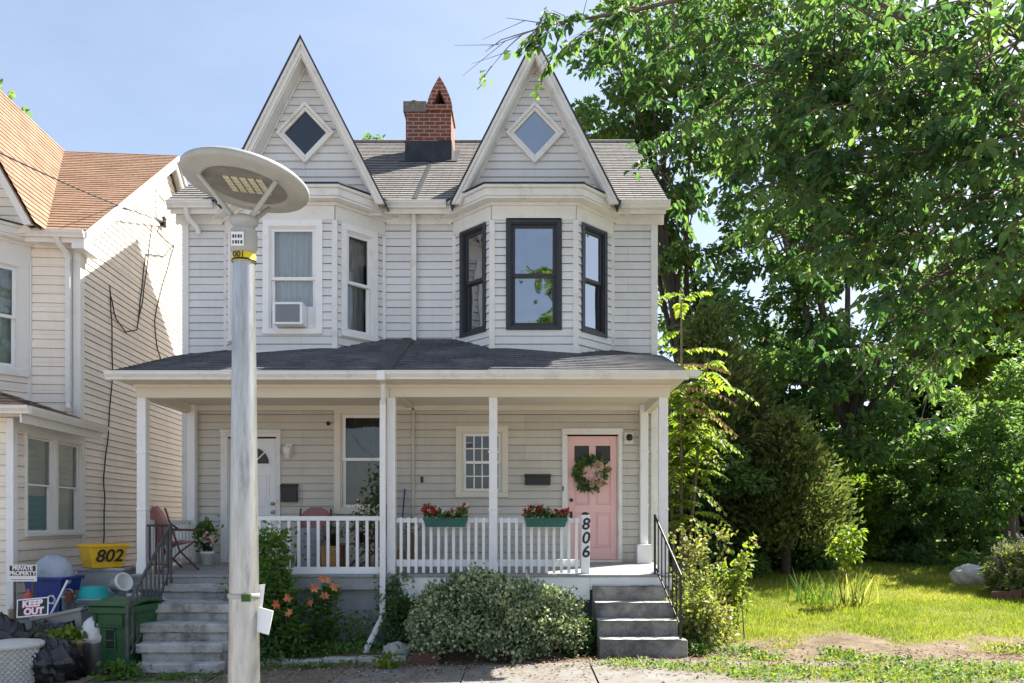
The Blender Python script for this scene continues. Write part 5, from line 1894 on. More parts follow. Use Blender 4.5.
def porch_things():
    x, y, z = -3.28, 12.1, 1.055
    D = thing('drawer_unit', 'grey plastic drawer unit standing behind the white rail', 'drawers', (x, y, z))
    b = MB(); b.box(x - .17, x + .17, y, y + .36, z, z + .62); b.build('cabinet', M['drawer'], D, .012)
    for k in range(3):
        b = MB(); b.box(x - .155, x + .155, y - .016, y - .001, z + .03 + k * .195, z + .21 + k * .195); d = b.build('drawer', M['drawer'], D, .008)
        h = MB(); h.tube([(x - .05, y - .018, z + .15 + k * .195), (x, y - .04, z + .14 + k * .195), (x + .05, y - .018, z + .15 + k * .195)], .008, 6); h.build('handle', M['black'], d)
    x, y = -2.88, 12.0
    S = thing('plant_stand', 'small honey coloured wooden stool holding a pot on the porch', 'stool', (x, y, z))
    b = MB(); b.box(x - .15, x + .15, y - .14, y + .14, z + .33, z + .36); b.build('seat', M['wood_light'], S, .006)
    for sx in (-.12, .12):
        for sy in (-.11, .11):
            b = MB(); b.box(x + sx - .018, x + sx + .018, y + sy - .018, y + sy + .018, z, z + .329); b.build('leg', M['wood_light'], S, .004)
    b = MB(); b.box(x - .10, x + .10, y - .128, y - .12, z + .04, z + .30); b.build('front_panel', M['wood_light'], S)
    Q = thing('flower_pot', 'black flower pot with dry stems on the honey wooden stool', 'plant pot', (x, y, z + .361))
    b = MB(); b.lathe((x, y, z + .361), [(0, 0), (.07, 0), (.10, .16), (.11, .16), (.11, .19), (.095, .19), (.09, .15), (0, .14)], 18); b.build('pot', M['black'], Q)
    rng = np.random.default_rng(8)
    n = 120
    C = np.array([x, y, z + .50]) + rng.normal(0, 1, (n, 3)) * [.07, .05, .07]
    leaves('foliage', C, rng.normal(size=(n, 3)) + [0, 0, .8], rng.normal(size=(n, 3)), .06, rng.random(n), M['leaf_dark'], Q, T_LEAF)
    # low dark table with a flowering plant in front of the red chair
    x, y = -2.52, 11.86
    T = thing('side_table', 'low dark wooden table with slatted top on the left porch', 'table', (x, y, z))
    b = MB()
    for k in range(5):
        b.box(x - .22, x + .22, y - .16 + k * .066, y - .105 + k * .066, z + .38, z + .40)
    b.build('table_top', M['wood'], T, .003)
    for sx in (-.19, .19):
        for sy in (-.13, .13):
            b = MB(); b.box(x + sx - .014, x + sx + .014, y + sy - .014, y + sy + .014, z, z + .379); b.build('leg', M['wood'], T)
    K = thing('flower_pot', 'dark pot of trailing white flowers on the low porch table', 'plant pot', (x + .12, y, z + .401))
    b = MB(); b.lathe((x + .12, y, z + .401), [(0, 0), (.08, 0), (.11, .14), (.12, .14), (.12, .17), (.10, .17), (0, .13)], 18); b.build('pot', M['black'], K)
    n = 420
    C = np.array([x + .12, y, z + .62]) + rng.normal(0, 1, (n, 3)) * [.10, .07, .16]
    leaves('foliage', C, rng.normal(size=(n, 3)) + [0, 0, .4], rng.normal(size=(n, 3)), .05, rng.random(n), M['leaf_dark'], K, T_LEAF)
    n = 110
    C = np.array([x + .12, y - .05, z + .66]) + rng.normal(0, 1, (n, 3)) * [.10, .05, .17]
    leaves('flowers', C, rng.normal(size=(n, 3)), rng.normal(size=(n, 3)) + [0, -1, 0], .035, rng.random(n), M['pink_fl'], K, T_LEAF, 1.6)
    # pot plant by the white door
    x, y = -5.06, 12.75
    K = thing('flower_pot', 'white pot of green and white flowers left of the white door', 'plant pot', (x, y, 1.08))
    b = MB(); b.lathe((x, y, 1.08), [(0, 0), (.08, 0), (.10, .18), (.11, .18), (.11, .22), (.09, .22), (0, .19)], 20); b.build('pot', M['white'], K)
    b = MB(); b.lathe((x, y, 1.302), [(0, 0), (.07, 0), (.09, .16), (.10, .17), (.08, .17), (0, .15)], 20); b.build('inner_pot', M['black'], K)
    n = 420
    C = np.array([x - .03, y, 1.56]) + rng.normal(0, 1, (n, 3)) * [.07, .07, .10]
    leaves('foliage', C, rng.normal(size=(n, 3)) + [0, 0, .6], rng.normal(size=(n, 3)), .08, rng.random(n), M['leaf_mid'], K, T_LEAF)
    n = 70
    C = np.array([x + .06, y - .1, 1.52]) + rng.normal(0, 1, (n, 3)) * [.05, .04, .04]
    leaves('flowers', C, rng.normal(size=(n, 3)), rng.normal(size=(n, 3)) + [0, -1, 0], .06, rng.random(n), M['pink_fl'], K, T_LEAF, 1.6)
    # vine hanging inside the porch window corner
    n = 160
    K = thing('trailing_plant', 'leafy potted vine in front of the left porch window', 'plant', (-2.42, 12.95, 1.09))
    b = MB(); b.tube([(-2.42, 12.95, 1.09), (-2.44, 12.95, 1.7), (-2.38, 12.93, 2.55)], .012, 6); b.build('stem', M['wood'], K)
    C = np.array([-2.42, 12.92, 2.15]) + rng.normal(0, 1, (n, 3)) * [.09, .05, .22]
    leaves('foliage', C, rng.normal(size=(n, 3)) + [0, 0, -.4], rng.normal(size=(n, 3)) + [0, -1, 0], .085, rng.random(n), M['leaf_dark'], K, T_LEAF, 1.2)
    # broom
    B_ = thing('broom', 'broom with a thin blue handle leaning on the porch wall', 'broom', (-2.02, 12.95, 1.09))
    b = MB(); b.tube([(-2.02, 12.95, 1.30), (-1.99, 13.24, 2.31)], .013, 8); b.build('handle', M['blue'], B_)
    b = MB(); b.prism([Vector((-2.14, 12.90, 1.09)), Vector((-1.90, 12.90, 1.09)), Vector((-1.97, 12.93, 1.32)), Vector((-2.07, 12.93, 1.32))], Y3, 0, .05); b.build('bristles', M['wood_light'], B_)
    K = thing('flower_pot', 'small clay pot with a brown plant beside the blue broom', 'plant pot', (-1.83, 12.9, 1.09))
    b = MB(); b.lathe((-1.83, 12.9, 1.09), [(0, 0), (.07, 0), (.09, .5), (.10, .5), (.10, .54), (.08, .54), (0, .5)], 16); b.build('pot', M['terracotta'], K)
    n = 60
    C = np.array([-1.83, 12.9, 1.72]) + rng.normal(0, .05, (n, 3))
    leaves('foliage', C, rng.normal(size=(n, 3)) + [0, 0, .8], rng.normal(size=(n, 3)), .06, rng.random(n), M['leaf_dry'], K, T_LEAF)
    b = MB(); b.box(1.30, 1.75, 12.62, 12.66, 1.085, 1.09)
porch_things()

# ------------------------------------------------------------------ clutter beside the neighbour's porch
def tub(name, lab, cat, c, w, d, h, taper, m, rim=.03, rz=0.0, tilt=0.0, grp=None, rimmat=None):
    """tapered open plastic tub standing at c"""
    T = thing(name, lab, cat, c, grp, rz, local=True)
    T.rotation_euler = (0, tilt, rz)
    b = MB()
    o = lambda s, zz, e=0: [(-w / 2 + s - e, -d / 2 + s - e, zz), (w / 2 - s + e, -d / 2 + s - e, zz), (w / 2 - s + e, d / 2 - s + e, zz), (-w / 2 + s - e, d / 2 - s + e, zz)]
    def loft(rings, bottom=True):
        vs = [p for r_ in rings for p in r_]
        fs = [(3, 2, 1, 0)] if bottom else []
        for i in range(len(rings) - 1):
            for k in range(4):
                k2 = (k + 1) % 4
                fs.append((i * 4 + k, i * 4 + k2, i * 4 + 4 + k2, i * 4 + 4 + k))
        return vs, fs
    b.mesh(*loft([o(taper, 0), o(0, h - .04), o(.012, h - .04), o(taper + .012, .02)]))
    n = 4 * 3
    b.mesh([*o(taper + .012, .02)], [(0, 1, 2, 3)])
    b.build('tub_body', M[m], T, .012)
    r_ = MB()
    r_.mesh(*loft([o(0, h - .045, .002), o(0, h - .04, rim), o(0, h, rim), o(.012, h), o(.012, h - .04)], False))
    r_.build('rim', M[rimmat or m], T, .005)
    return T

def clutter():
    g = gz(-6.2, 11) - .0
    # stack carrying the yellow tub
    tub('storage_tote', 'grey lidded tote under the yellow tub, half hidden behind bags', 'tote', (-6.12, 11.75, g), .74, .50, .72, .05, 'tote', grp='stacked totes')
    tub('storage_tote', 'grey upper tote directly beneath the yellow tub', 'tote', (-6.12, 11.75, g + .725), .66, .46, .60, .05, 'tote', grp='stacked totes')
    Y_ = tub('storage_tub', 'yellow plastic tub with black 802 on its side, topmost of a stack', 'tub', (-6.13, 11.62, g + 1.33), .46, .50, .34, .04, 'yellow', rz=R(-42))
    o = text('painted_number', '802', .25, frame4(Vector((.228, .0, .165)), Vector((0, 1, 0)), Vector((.10, 0, 1))), M['sign_black'], Y_, .006, offset=.003, shear=.2)
    # blue recycling bin with a bag liner, on a grey tote
    tub('storage_tote', 'pale grey tote on the ground below the blue recycling bin', 'tote', (-6.52, 11.0, g), .62, .46, .735, .06, 'tote', rz=R(6), grp='stacked totes')
    B_ = tub('recycling_bin', 'blue recycling bin with white arrows sign and a clear liner', 'bin', (-6.50, 11.02, g + .74), .53, .44, .50, .05, 'blue', rz=R(-5))
    l = MB()
    l.blob((0, 0, .50), (.275, .225, .30), 4, .07, 28, 14, 3.0)
    l.build('bag_liner', M['film_blue'], B_)
    # three chasing arrows as the recycling mark
    for k in range(3):
        a = MB()
        cx, cz = .12, .20
        t0 = R(90 + 120 * k)
        pts = []
        for i in range(6):
            t = t0 + R(85) * i / 5
            pts.append((cx + .052 * math.cos(t), cz + .052 * math.sin(t)))
        for i in range(5):
            p, q = pts[i], pts[i + 1]
            cc = Vector(((p[0] + q[0]) / 2, -.205, (p[1] + q[1]) / 2))
            D = Vector((q[0] - p[0], 0, q[1] - p[1])); L_ = D.length; D.normalize()
            S = Vector((-D.z, 0, D.x))
            a.fbox(cc, D, S, Vector((0, -1, 0)), -L_ / 2 - .002, L_ / 2 + .002, -.010, .010, 0, .006)
        q = pts[-1]
        D = Vector((pts[-1][0] - pts[-2][0], 0, pts[-1][1] - pts[-2][1])).normalized()
        S = Vector((-D.z, 0, D.x))
        e = Vector((q[0], -.205, q[1]))
        a.prism([e + S * .022, e - S * .022, e + D * .03], Vector((0, -1, 0)), 0, .006)
        a.build('recycling_arrow', M['sign_white'], B_)
    # clear plastic bags of cans right of the yellow tub
    for i, (x, y, z, r_, lab) in enumerate(((-5.55, 11.75, g + .98, .24, 'clear plastic bag of empties against the left porch post'), (-5.86, 11.42, g + .86, .20, 'clear plastic bag slumped below the yellow tub'))):
        T = thing('plastic_bag', lab, 'bag', (x, y, z - r_), 'clear bags of empties')
        b = MB(); b.blob((x, y, z), (r_, r_ * .8, r_), 7 + i, .22, 26, 14, 3.2); b.build('film', M['film'], T)
        rr = random.Random(i)
        for k in range(5):
            q = Vector((x + rr.uniform(-.12, .12), y + rr.uniform(-.1, .1), z + rr.uniform(-.12, .10)))
            b = MB(); b.tube([q, q + Vector((rr.uniform(-.1, .1), rr.uniform(-.1, .1), rr.uniform(-.08, .1)))], .032, 10); b.build('drink_can', M[['blue', 'steel', 'white', 'tote'][k % 4]], T)
    tub('storage_tote', 'blue lidded tote carrying the clear bags, behind the green cart', 'tote', (-5.66, 11.55, g), .62, .46, .78, .04, 'blue', grp='stacked totes')
    # teal basin upside down and a pale pot on a crate
    tub('storage_crate', 'dark crate behind the green cart, under the teal basin', 'crate', (-5.98, 11.02, g), .48, .40, .93, .03, 'drawer')
    T = thing('wash_basin', 'round teal plastic basin turned upside down above the green cart', 'basin', (-5.92, 10.98, g + .935))
    b = MB(); b.lathe((-5.92, 10.98, g + .935), [(.22, 0), (.225, .012), (.20, .02), (.165, .15), (.14, .175), (0, .18)], 28); b.build('basin', M['teal'], T)
    b = MB(); b.lathe((-5.92, 10.98, g + .932), [(.23, -.002), (.24, .005), (.225, .014)], 28); b.build('rim', M['tote'], T)
    T = thing('flower_pot', 'pale round pot lying on its side behind the teal basin', 'plant pot', (-5.74, 11.22, g + .95))
    ax = Matrix.Rotation(R(70), 3, 'Y') @ Matrix.Rotation(R(25), 3, 'X')
    b = MB(); b.lathe((-5.80, 11.30, g + 1.08), [(0, 0), (.09, 0), (.12, .19), (.135, .19), (.135, .23), (.11, .23), (.09, .02), (0, .02)], 22, axis=ax); b.build('pot', M['trim_n'], T)
    # private property sign
    S = thing('warning_sign', 'black and white PRIVATE PROPERTY sign near the porch post', 'sign', (-6.62, 10.55, .75))
    b = MB(); b.fbox(Vector((-6.62, 10.55, 1.10)), X3, Z3, -Y3, -.185, .185, -.11, .11, 0, .008); b.build('board', M['sign_white'], S)
    b = MB(); b.fbox(Vector((-6.62, 10.55, 1.10)), X3, Z3, -Y3, -.172, .172, -.035, .098, .0085, .010); b.build('panel', M['sign_black'], S)
    for k, s in enumerate(('PRIVATE', 'PROPERTY')):
        text('lettering', s, .075, frame4(Vector((-6.62, 10.538, 1.163 - k * .066 + .0)), X3, Z3), M['sign_white'], S, .001, offset=.003, spacing=.96)
    b = MB(); b.box(-6.77, -6.47, 10.539, 10.5415, 1.012, 1.018); b.build('text_line', M['sign_black'], S)
    for sx in (-.12, .12):
        b = MB(); b.box(-6.62 + sx - .01, -6.62 + sx + .01, 10.556, 10.574, -.3, 1.05); b.build('stake', M['twig'], S)
    # keep out sign leaning on the bags
    S = thing('warning_sign', 'KEEP OUT sign in pink and white leaning on black bags', 'sign', (-6.20, 10.15, .42))
    U = Vector((.99, .05, .09)).normalized(); V = Vector((-.08, .22, .97)).normalized(); V = (V - U * V.dot(U)).normalized(); Wn = U.cross(V)
    O = Vector((-6.20, 10.08, .70))
    b = MB(); b.fbox(O, U, V, Wn, -.195, .195, -.115, .115, 0, .008); b.build('board', M['sign_white'], S, .003)
    b = MB(); b.fbox(O, U, V, Wn, -.18, .18, -.10, .10, .0085, .010); b.build('panel', M['sign_black'], S)
    for k, (s, dx) in enumerate((('KEEP', .0), ('OUT', .02))):
        text('lettering', s, .112, frame4(O + U * dx + V * (.045 - k * .098) + Wn * .012, U, V), M['sign_white'], S, .001, offset=.005, spacing=1.02)
        text('lettering_shadow', s, .112, frame4(O + U * (dx - .006) + V * (.040 - k * .098) + Wn * .0108, U, V), M['sign_pink'], S, .0004, offset=.009, spacing=1.02)
    # bottle, stick
    T = thing('spray_bottle', 'small red bottle with blue label behind the KEEP OUT sign', 'bottle', (-6.47, 10.42, .66))
    b = MB(); b.lathe((-6.47, 10.42, .66), [(0, 0), (.045, 0), (.048, .02), (.048, .15), (.03, .19), (.016, .20), (.016, .24), (0, .24)], 16); b.build('bottle', M['rust'], T)
    # black bin bags
    for i, (x, y, r_, sz, lab) in enumerate(((-6.62, 10.08, .38, 1.15, 'glossy black bin bag behind the white wicker basket'), (-5.78, 9.80, .30, .9, 'smaller black bin bag right of the wicker basket'), (-6.15, 10.35, .34, 1.05, 'black bin bag that the KEEP OUT sign leans on'))):
        T = MB()
        T.blob((0, 0, r_ * sz * .82), (r_, r_ * .9, r_ * sz), 20 + i, .24, 34, 20, 3.4, flat=-r_ * sz * .8)
        o = T.build('bin_bag', M['bag'], None, origin=(x, y, gz(x, y)))
        tag(o, lab, 'bag', 'black bin bags')
    # white wicker basket / hamper
    T = thing('wicker_basket', 'low white wicker basket in front of the black bags', 'basket', (-6.15, 9.15, gz(-6.1, 9.1)))
    c = Vector((-6.16, 9.62, gz(-6.1, 9.6)))
    H_ = .50
    b = MB()
    for q in range(15):
        zz = .02 + H_ * q / 15
        rr_ = .26 + .04 * q / 15
        b.tube([c + Vector(((rr_ + .013 * (1 if (k + q) % 2 else -1)) * math.cos(k * math.pi / 30), (rr_ + .013 * (1 if (k + q) % 2 else -1)) * math.sin(k * math.pi / 30), zz)) for k in range(61)], .0285, 6, cap=False)
    b.build('basket', M['wicker'], T)
    b = MB()
    for k in range(30):
        t = k * math.pi / 15
        b.tube([c + Vector((.26 * math.cos(t), .26 * math.sin(t), 0)), c + Vector((.30 * math.cos(t), .30 * math.sin(t), H_))], .010, 5)
    b.build('stakes', M['wicker'], T)
    b = MB()
    b.tube([c + Vector((.31 * math.cos(k * math.pi / 24), .31 * math.sin(k * math.pi / 24), H_ + .01)) for k in range(49)], .032, 8, cap=False)
    b.build('rim', M['wicker'], T)
    b = MB(); b.lathe(c, [(.30, H_ + .005), (.26, H_ + .04), (.18, H_ + .065), (0, H_ + .075)], 36); b.build('lid', M['wicker'], T)
    # pot with greenery
    c = Vector((-5.98, 10.30, gz(-6, 10.3)))
    T = thing('flower_pot', 'tan pot of low green leaves left of the wrapped metal can', 'plant pot', c)
    c2 = c + Vector((.22, -.15, 0))
    b = MB(); b.lathe(c2, [(0, 0), (.12, 0), (.17, .44), (.19, .44), (.19, .50), (.16, .50), (0, .46)], 22); b.build('pot', M['terracotta'], T)
    rng = np.random.default_rng(21)
    n = 240
    C = np.array(c2) + [0, 0, .53] + rng.normal(0, 1, (n, 3)) * [.13, .10, .05]
    leaves('foliage', C, rng.normal(size=(n, 3)) + [0, 0, .6], rng.normal(size=(n, 3)) + [0, 0, 1], .085, rng.random(n), M['leaf_yel'], T, T_LEAF, 1.2)
    # grey tote tilted, metal can with a white bag
    tub('storage_tote', 'open light grey tote tilted to the right above the tan pot', 'tote', (-6.02, 10.62, g + .36), .60, .40, .46, .07, 'tote', rz=R(4), tilt=R(-12), grp='stacked totes')
    tub('storage_tote', 'white tote on the ground beside the wrapped metal can', 'tote', (-5.78, 10.42, g), .32, .32, .46, .03, 'tote', grp='stacked totes')
    c = Vector((-5.50, 10.22, gz(-5.5, 10.2)))
    T = thing('metal_can', 'round steel can with a white bag over its top', 'trash can', c)
    b = MB(); b.lathe(c, [(0, 0), (.125, 0), (.125, .42), (.13, .43), (.13, .45)], 28); b.build('can', M['steel'], T)
    b = MB(); b.blob(c + Vector((-.01, 0, .55)), (.14, .135, .20), 31, .09, 30, 18, 2.4); b.build('bag', M['whitebag'], T)
    # small odds and ends
    for nm, lab, ct, x, y, z, r_, h_, m in (
            ('paint_can', 'white paint can on the blue tote behind the green cart', 'paint can', -5.52, 11.28, g + .78, .095, .20, 'white'),
            ('paint_can', 'steel paint can between the teal basin and the blue bin', 'paint can', -6.16, 10.80, g + .80, .085, .19, 'steel'),
            ('bucket', 'brown plastic bucket left of the blue recycling bin', 'bucket', -6.86, 10.9, g + .0, .15, .80, 'terracotta'),
            ('jar', 'dark glass jar standing by the grey drawers tote', 'jar', -6.05, 10.62, g + .92, .055, .15, 'wood')):
        T = thing(nm, lab, ct, (x, y, z))
        b = MB(); b.lathe((x, y, z), [(0, 0), (r_ * .95, 0), (r_, .01), (r_, h_ - .02), (r_ * 1.06, h_ - .015), (r_ * 1.06, h_), (r_ * .9, h_), (r_ * .88, h_ - .03), (0, h_ - .03)], 20); b.build('body', M[m], T)
        b = MB(); b.tube([(x + r_ * math.cos(t) , y - .01, z + h_ - .02 + r_ * .9 * math.sin(t)) for t in [math.pi * q / 10 for q in range(11)]], .005, 5); b.build('bail_handle', M['steel'], T)
    B3 = tub('cardboard_box', 'tan open box behind the teal basin', 'box', (-6.14, 11.28, g + .62), .40, .30, .42, .0, 'wood_light', rim=.004, rz=R(12))
    # white stick, hanging hook things at far left
    T = MB(); T.tube([(0, 0, 0), (.22, .1, .55)], .016, 6); o = T.build('garden_stake', M['white'], None, origin=(-6.28, 10.5, .45)); tag(o, 'short white stick poking up behind the KEEP OUT sign', 'stake')
clutter()

def green_cart():
    rz = R(-9)
    c = Vector((-5.20, 10.42, gz(-5.2, 10.3) + .03))
    T = thing('wheeled_bin', 'green wheeled rubbish cart standing beside the old concrete steps', 'bin', c, None, rz, local=True)
    b = MB()
    w0, w1, d0, d1, h = .22, .28, .24, .34, .86
    def ring(w, d, z, yo=0): return [(-w, -d + yo, z), (w, -d + yo, z), (w, d + yo, z), (-w, d + yo, z)]
    rings = [ring(w0, d0, .06), ring(w0 + .01, d0 + .02, .30), ring(w1 - .02, d1 - .03, h - .09), ring(w1 + .008, d1 - .0, h - .09), ring(w1 + .012, d1 + .004, h)]
    vs = [p for r_ in rings for p in r_]
    fs = [(3, 2, 1, 0), (16, 17, 18, 19)]
    for i in range(4):
        for k in range(4):
            k2 = (k + 1) % 4
            fs.append((i * 4 + k, i * 4 + k2, i * 4 + 4 + k2, i * 4 + 4 + k))
    b.mesh(vs, fs)
    b.build('cart_body', M['bin_green'], T, .018)
    p = MB()   # lift bar recess and ribs on the front
    p.box(-.085, .065, -.285, -.262, .30, .335); p.box(-.085, -.065, -.30, -.262, .336, .56); p.box(.045, .065, -.30, -.262, .336, .56); p.box(-.085, .065, -.318, -.262, .561, .585)
    p.build('lift_pocket', M['bin_green'], T, .006)
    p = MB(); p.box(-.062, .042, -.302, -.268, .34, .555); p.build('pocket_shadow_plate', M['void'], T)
    p = MB(); p.tube([(-.064, -.30, .43), (.044, -.30, .43)], .012, 8); p.build('lift_bar', M['bin_green'], T)
    p = MB()
    p.box(-.20, -.185, -.335, -.29, .62, .76); p.box(.17, .185, -.335, -.29, .62, .76); p.box(-.20, .185, -.342, -.29, .60, .618)
    p.build('front_rib', M['bin_green'], T, .005)
    l = MB()
    n = 6
    vs, fs = [], []
    for i in range(n + 1):
        t = i / n
        y = -d1 - .05 + (2 * d1 + .08) * t
        z = h + .02 + .06 * math.sin(t * math.pi * .9)
        for x, dz in ((-w1 - .03, -.02), (-w1 + .04, .012), (w1 - .04, .012), (w1 + .03, -.02)):
            vs.append((x, y, z + dz))
    for i in range(n):
        for k in range(3):
            a = i * 4 + k
            fs.append((a, a + 1, a + 5, a + 4))
    l.mesh(vs, fs, True)
    lo = l.build('lid', M['bin_green'], T)
    s = lo.modifiers.new('thick', 'SOLIDIFY'); s.thickness = .022
    hd = MB(); hd.tube([(-.22, d1 + .02, h - .05), (-.22, d1 + .10, h + .0), (.22, d1 + .10, h + .0), (.22, d1 + .02, h - .05)], .016, 8); hd.build('handle', M['bin_green'], T)
    for sx in (-1, 1):
        wv = MB(); wv.lathe((sx * .24, d0 + .02, .12), [(0, -.03), (.06, -.03), (.12, -.025), (.12, .025), (.06, .03), (0, .03)], 22, axis=Matrix.Rotation(R(90), 3, 'Y')); wv.build('wheel', M['black'], T)
green_cart()

def edging():
    rr = random.Random(4)
    x = -3.75
    while x < -1.6:
        w = rr.uniform(.30, .46)
        b = MB()
        b.box(0, w - .012, 0, .17, -.10, rr.uniform(.075, .105))
        o = b.build('edging_stone', M['stone'], None, .015, origin=(x, 10.52 + rr.uniform(-.02, .02), gz(x, 10.5)))
        o.rotation_euler = (0, rr.uniform(-.02, .02), rr.uniform(-.03, .03))
        tag(o, 'long grey edging stone along the front of the flower bed', 'stone', 'edging stones of the flower bed')
        x += w
    b = MB(); b.blob((0, 0, .06), (.20, .15, .11), 3, .10, 26, 16, 1.6); o = b.build('rock', M['stone'], None, origin=(-1.72, 10.78, gz(-1.7, 10.8) + .06)); tag(o, 'small pale rock at the left foot of the clipped round bush', 'rock')
    b = MB(); b.box(-.17, .17, -.09, .09, 0, .16); o = b.build('loose_brick', M['brickred'], None, .012, origin=(-1.28, 10.42, gz(-1.3, 10.4))); tag(o, 'dark red brick lying under the clipped round bush', 'brick')
    yy = 18.0
    p = P(970, 577, 17.6)
    b = MB(); b.blob((0, 0, .14), (.42, .32, .30), 9, .09, 32, 20, 1.5); o = b.build('boulder', M['stone'], None, origin=(p.x, p.y, gz(p.x, p.y))); tag(o, 'pale rounded boulder on the lawn left of the lavender', 'rock')
    rr = random.Random(8)
    for i in range(9):
        x, y = 9.05 + i * .20, 15.35 + .05 * math.sin(i)
        b = MB(); b.box(-.09, .09, -.05, .05, -.05, .16 + rr.uniform(0, .05)); o = b.build('edging_brick', M['brickred'], None, .01, origin=(x, y, gz(x, y)))
        o.rotation_euler = (rr.uniform(-.1, .1), rr.uniform(-.1, .1), rr.uniform(-.1, .1)); tag(o, 'brown edging brick set on end below the lavender', 'brick', 'edging bricks of the lavender bed')
edging()

# ------------------------------------------------------------------ trees and plants
def limb_pts(a, b, rng, sag=0.0, n=6, wob=0.12):
    a, b = np.array(a, float), np.array(b, float)
    L = np.linalg.norm(b - a)
    off = rng.normal(0, wob * L * .4, 3)
    pts = []
    for i in range(n + 1):
        t = i / n
        p = a * (1 - t) + b * t + off * math.sin(math.pi * t) + np.array([0, 0, sag * L * math.sin(math.pi * t)])
        pts.append(Vector(p))
    return pts

def crown_points(rng, clumps, n, sub_per_m=1.0, sub_r=(.28, .6), flat=.55):
    """leaf spots gathered in many small sprays spread through each clump"""
    vol = np.array([(c[3] * c[4] + c[4] * c[5] + c[3] * c[5]) for c in clumps])
    share = vol / vol.sum()
    C, O, S = [], [], []
    for c, s in zip(clumps, share):
        m = int(n * s)
        k = max(6, int(sub_per_m * c[3] * c[5] * 9))
        d = rnd_dirs(rng, k)
        r = rng.uniform(.25, 1.05, k) ** .55
        sc = np.array(c[:3]) + d * r[:, None] * np.array(c[3:6])
        S += [tuple(p) for p in sc]
        sr = rng.uniform(*sub_r, k)
        w = sr ** 2; w = w / w.sum()
        idx = rng.choice(k, m, p=w)
        g = rng.normal(0, 1, (m, 3))
        g = g / np.maximum(1, np.linalg.norm(g, axis=1, keepdims=True) / 1.7)
        p = sc[idx] + g * sr[idx][:, None] * np.array([.62, .62, .62 * flat])
        C.append(p)
        O.append(unit(p - np.array(c[:3])) * .5 + unit(g + 1e-6) * .6)
    return np.concatenate(C), np.concatenate(O), S

def tree(name, label, base, tr, clumps, n, size, m, seed, group=None, tpl=T_QUAD, droop=.3, width=1.0, lean=(0, 0), twigs=30,
         fork=.45, sub_per_m=1.0, sub_r=(.28, .6), bark='bark', cat='tree', flat=.55, tint_mul=1.0, tops=None):
    rng = np.random.default_rng(seed)
    bx, by = base[:2]
    bz = gz(bx, by) - .1 if len(base) < 3 else base[2]
    T = thing(name, label, cat, (bx, by, bz), group)
    top = np.mean([c[:3] for c in clumps], axis=0)
    zlow = min(c[2] - c[5] for c in clumps)
    zf = bz + max(.6, (top[2] - bz) * fork)
    f = np.array([bx + (top[0] - bx) * .5 + lean[0], by + (top[1] - by) * .5 + lean[1], zf])
    tb = MB()
    pts = limb_pts((bx, by, bz), f, rng, 0, 6, .05)
    tb.tube(pts, [tr * (1.25 if i == 0 else 1.0 - .35 * i / 6) for i in range(7)], 10)
    tb.build('trunk', M[bark], T)
    lb = MB()
    C, O, S = crown_points(rng, clumps, n, sub_per_m, sub_r, flat)
    for c in clumps:
        p = limb_pts(f - np.array([0, 0, .1]), c[:3], rng, .08, 6, .14)
        r0 = tr * .5
        lb.tube(p, [r0 * (1 - .8 * i / 6) for i in range(7)], 7)
        near = [s for s in S if abs(s[0] - c[0]) < c[3] * 1.1 and abs(s[2] - c[2]) < c[5] * 1.1]
        rng.shuffle(near)
        for s in near[:max(2, twigs // len(clumps))]:
            t = rng.integers(2, 6)
            lb.tube(limb_pts(p[t], s, rng, .05, 4, .15), [r0 * .26, r0 * .2, r0 * .15, r0 * .1, r0 * .06], 5)
    lb.build('branches', M[bark], T)
    nn = len(C)
    A = O + rng.normal(0, .45, (nn, 3)) + np.array([0, 0, -droop])
    Nn = rng.normal(0, .45, (nn, 3)) + np.array([0, 0, 1.0])
    tint = np.clip(rng.normal(.45, .22, nn) + .25 * np.sin(C[:, 0] * 1.3 + seed) * np.cos(C[:, 2] * 1.1), 0, 1) * tint_mul
    leaves('crown', C, A, Nn, size * rng.uniform(.7, 1.25, nn), tint, M[m], T, tpl, width)
    return T

def at(px, py, Y):
    p = P(px, py, Y)
    return [p.x, p.y, p.z]

def cl(px, py, Y, rx, ry, rz):
    return at(px, py, Y) + [rx, ry, rz]

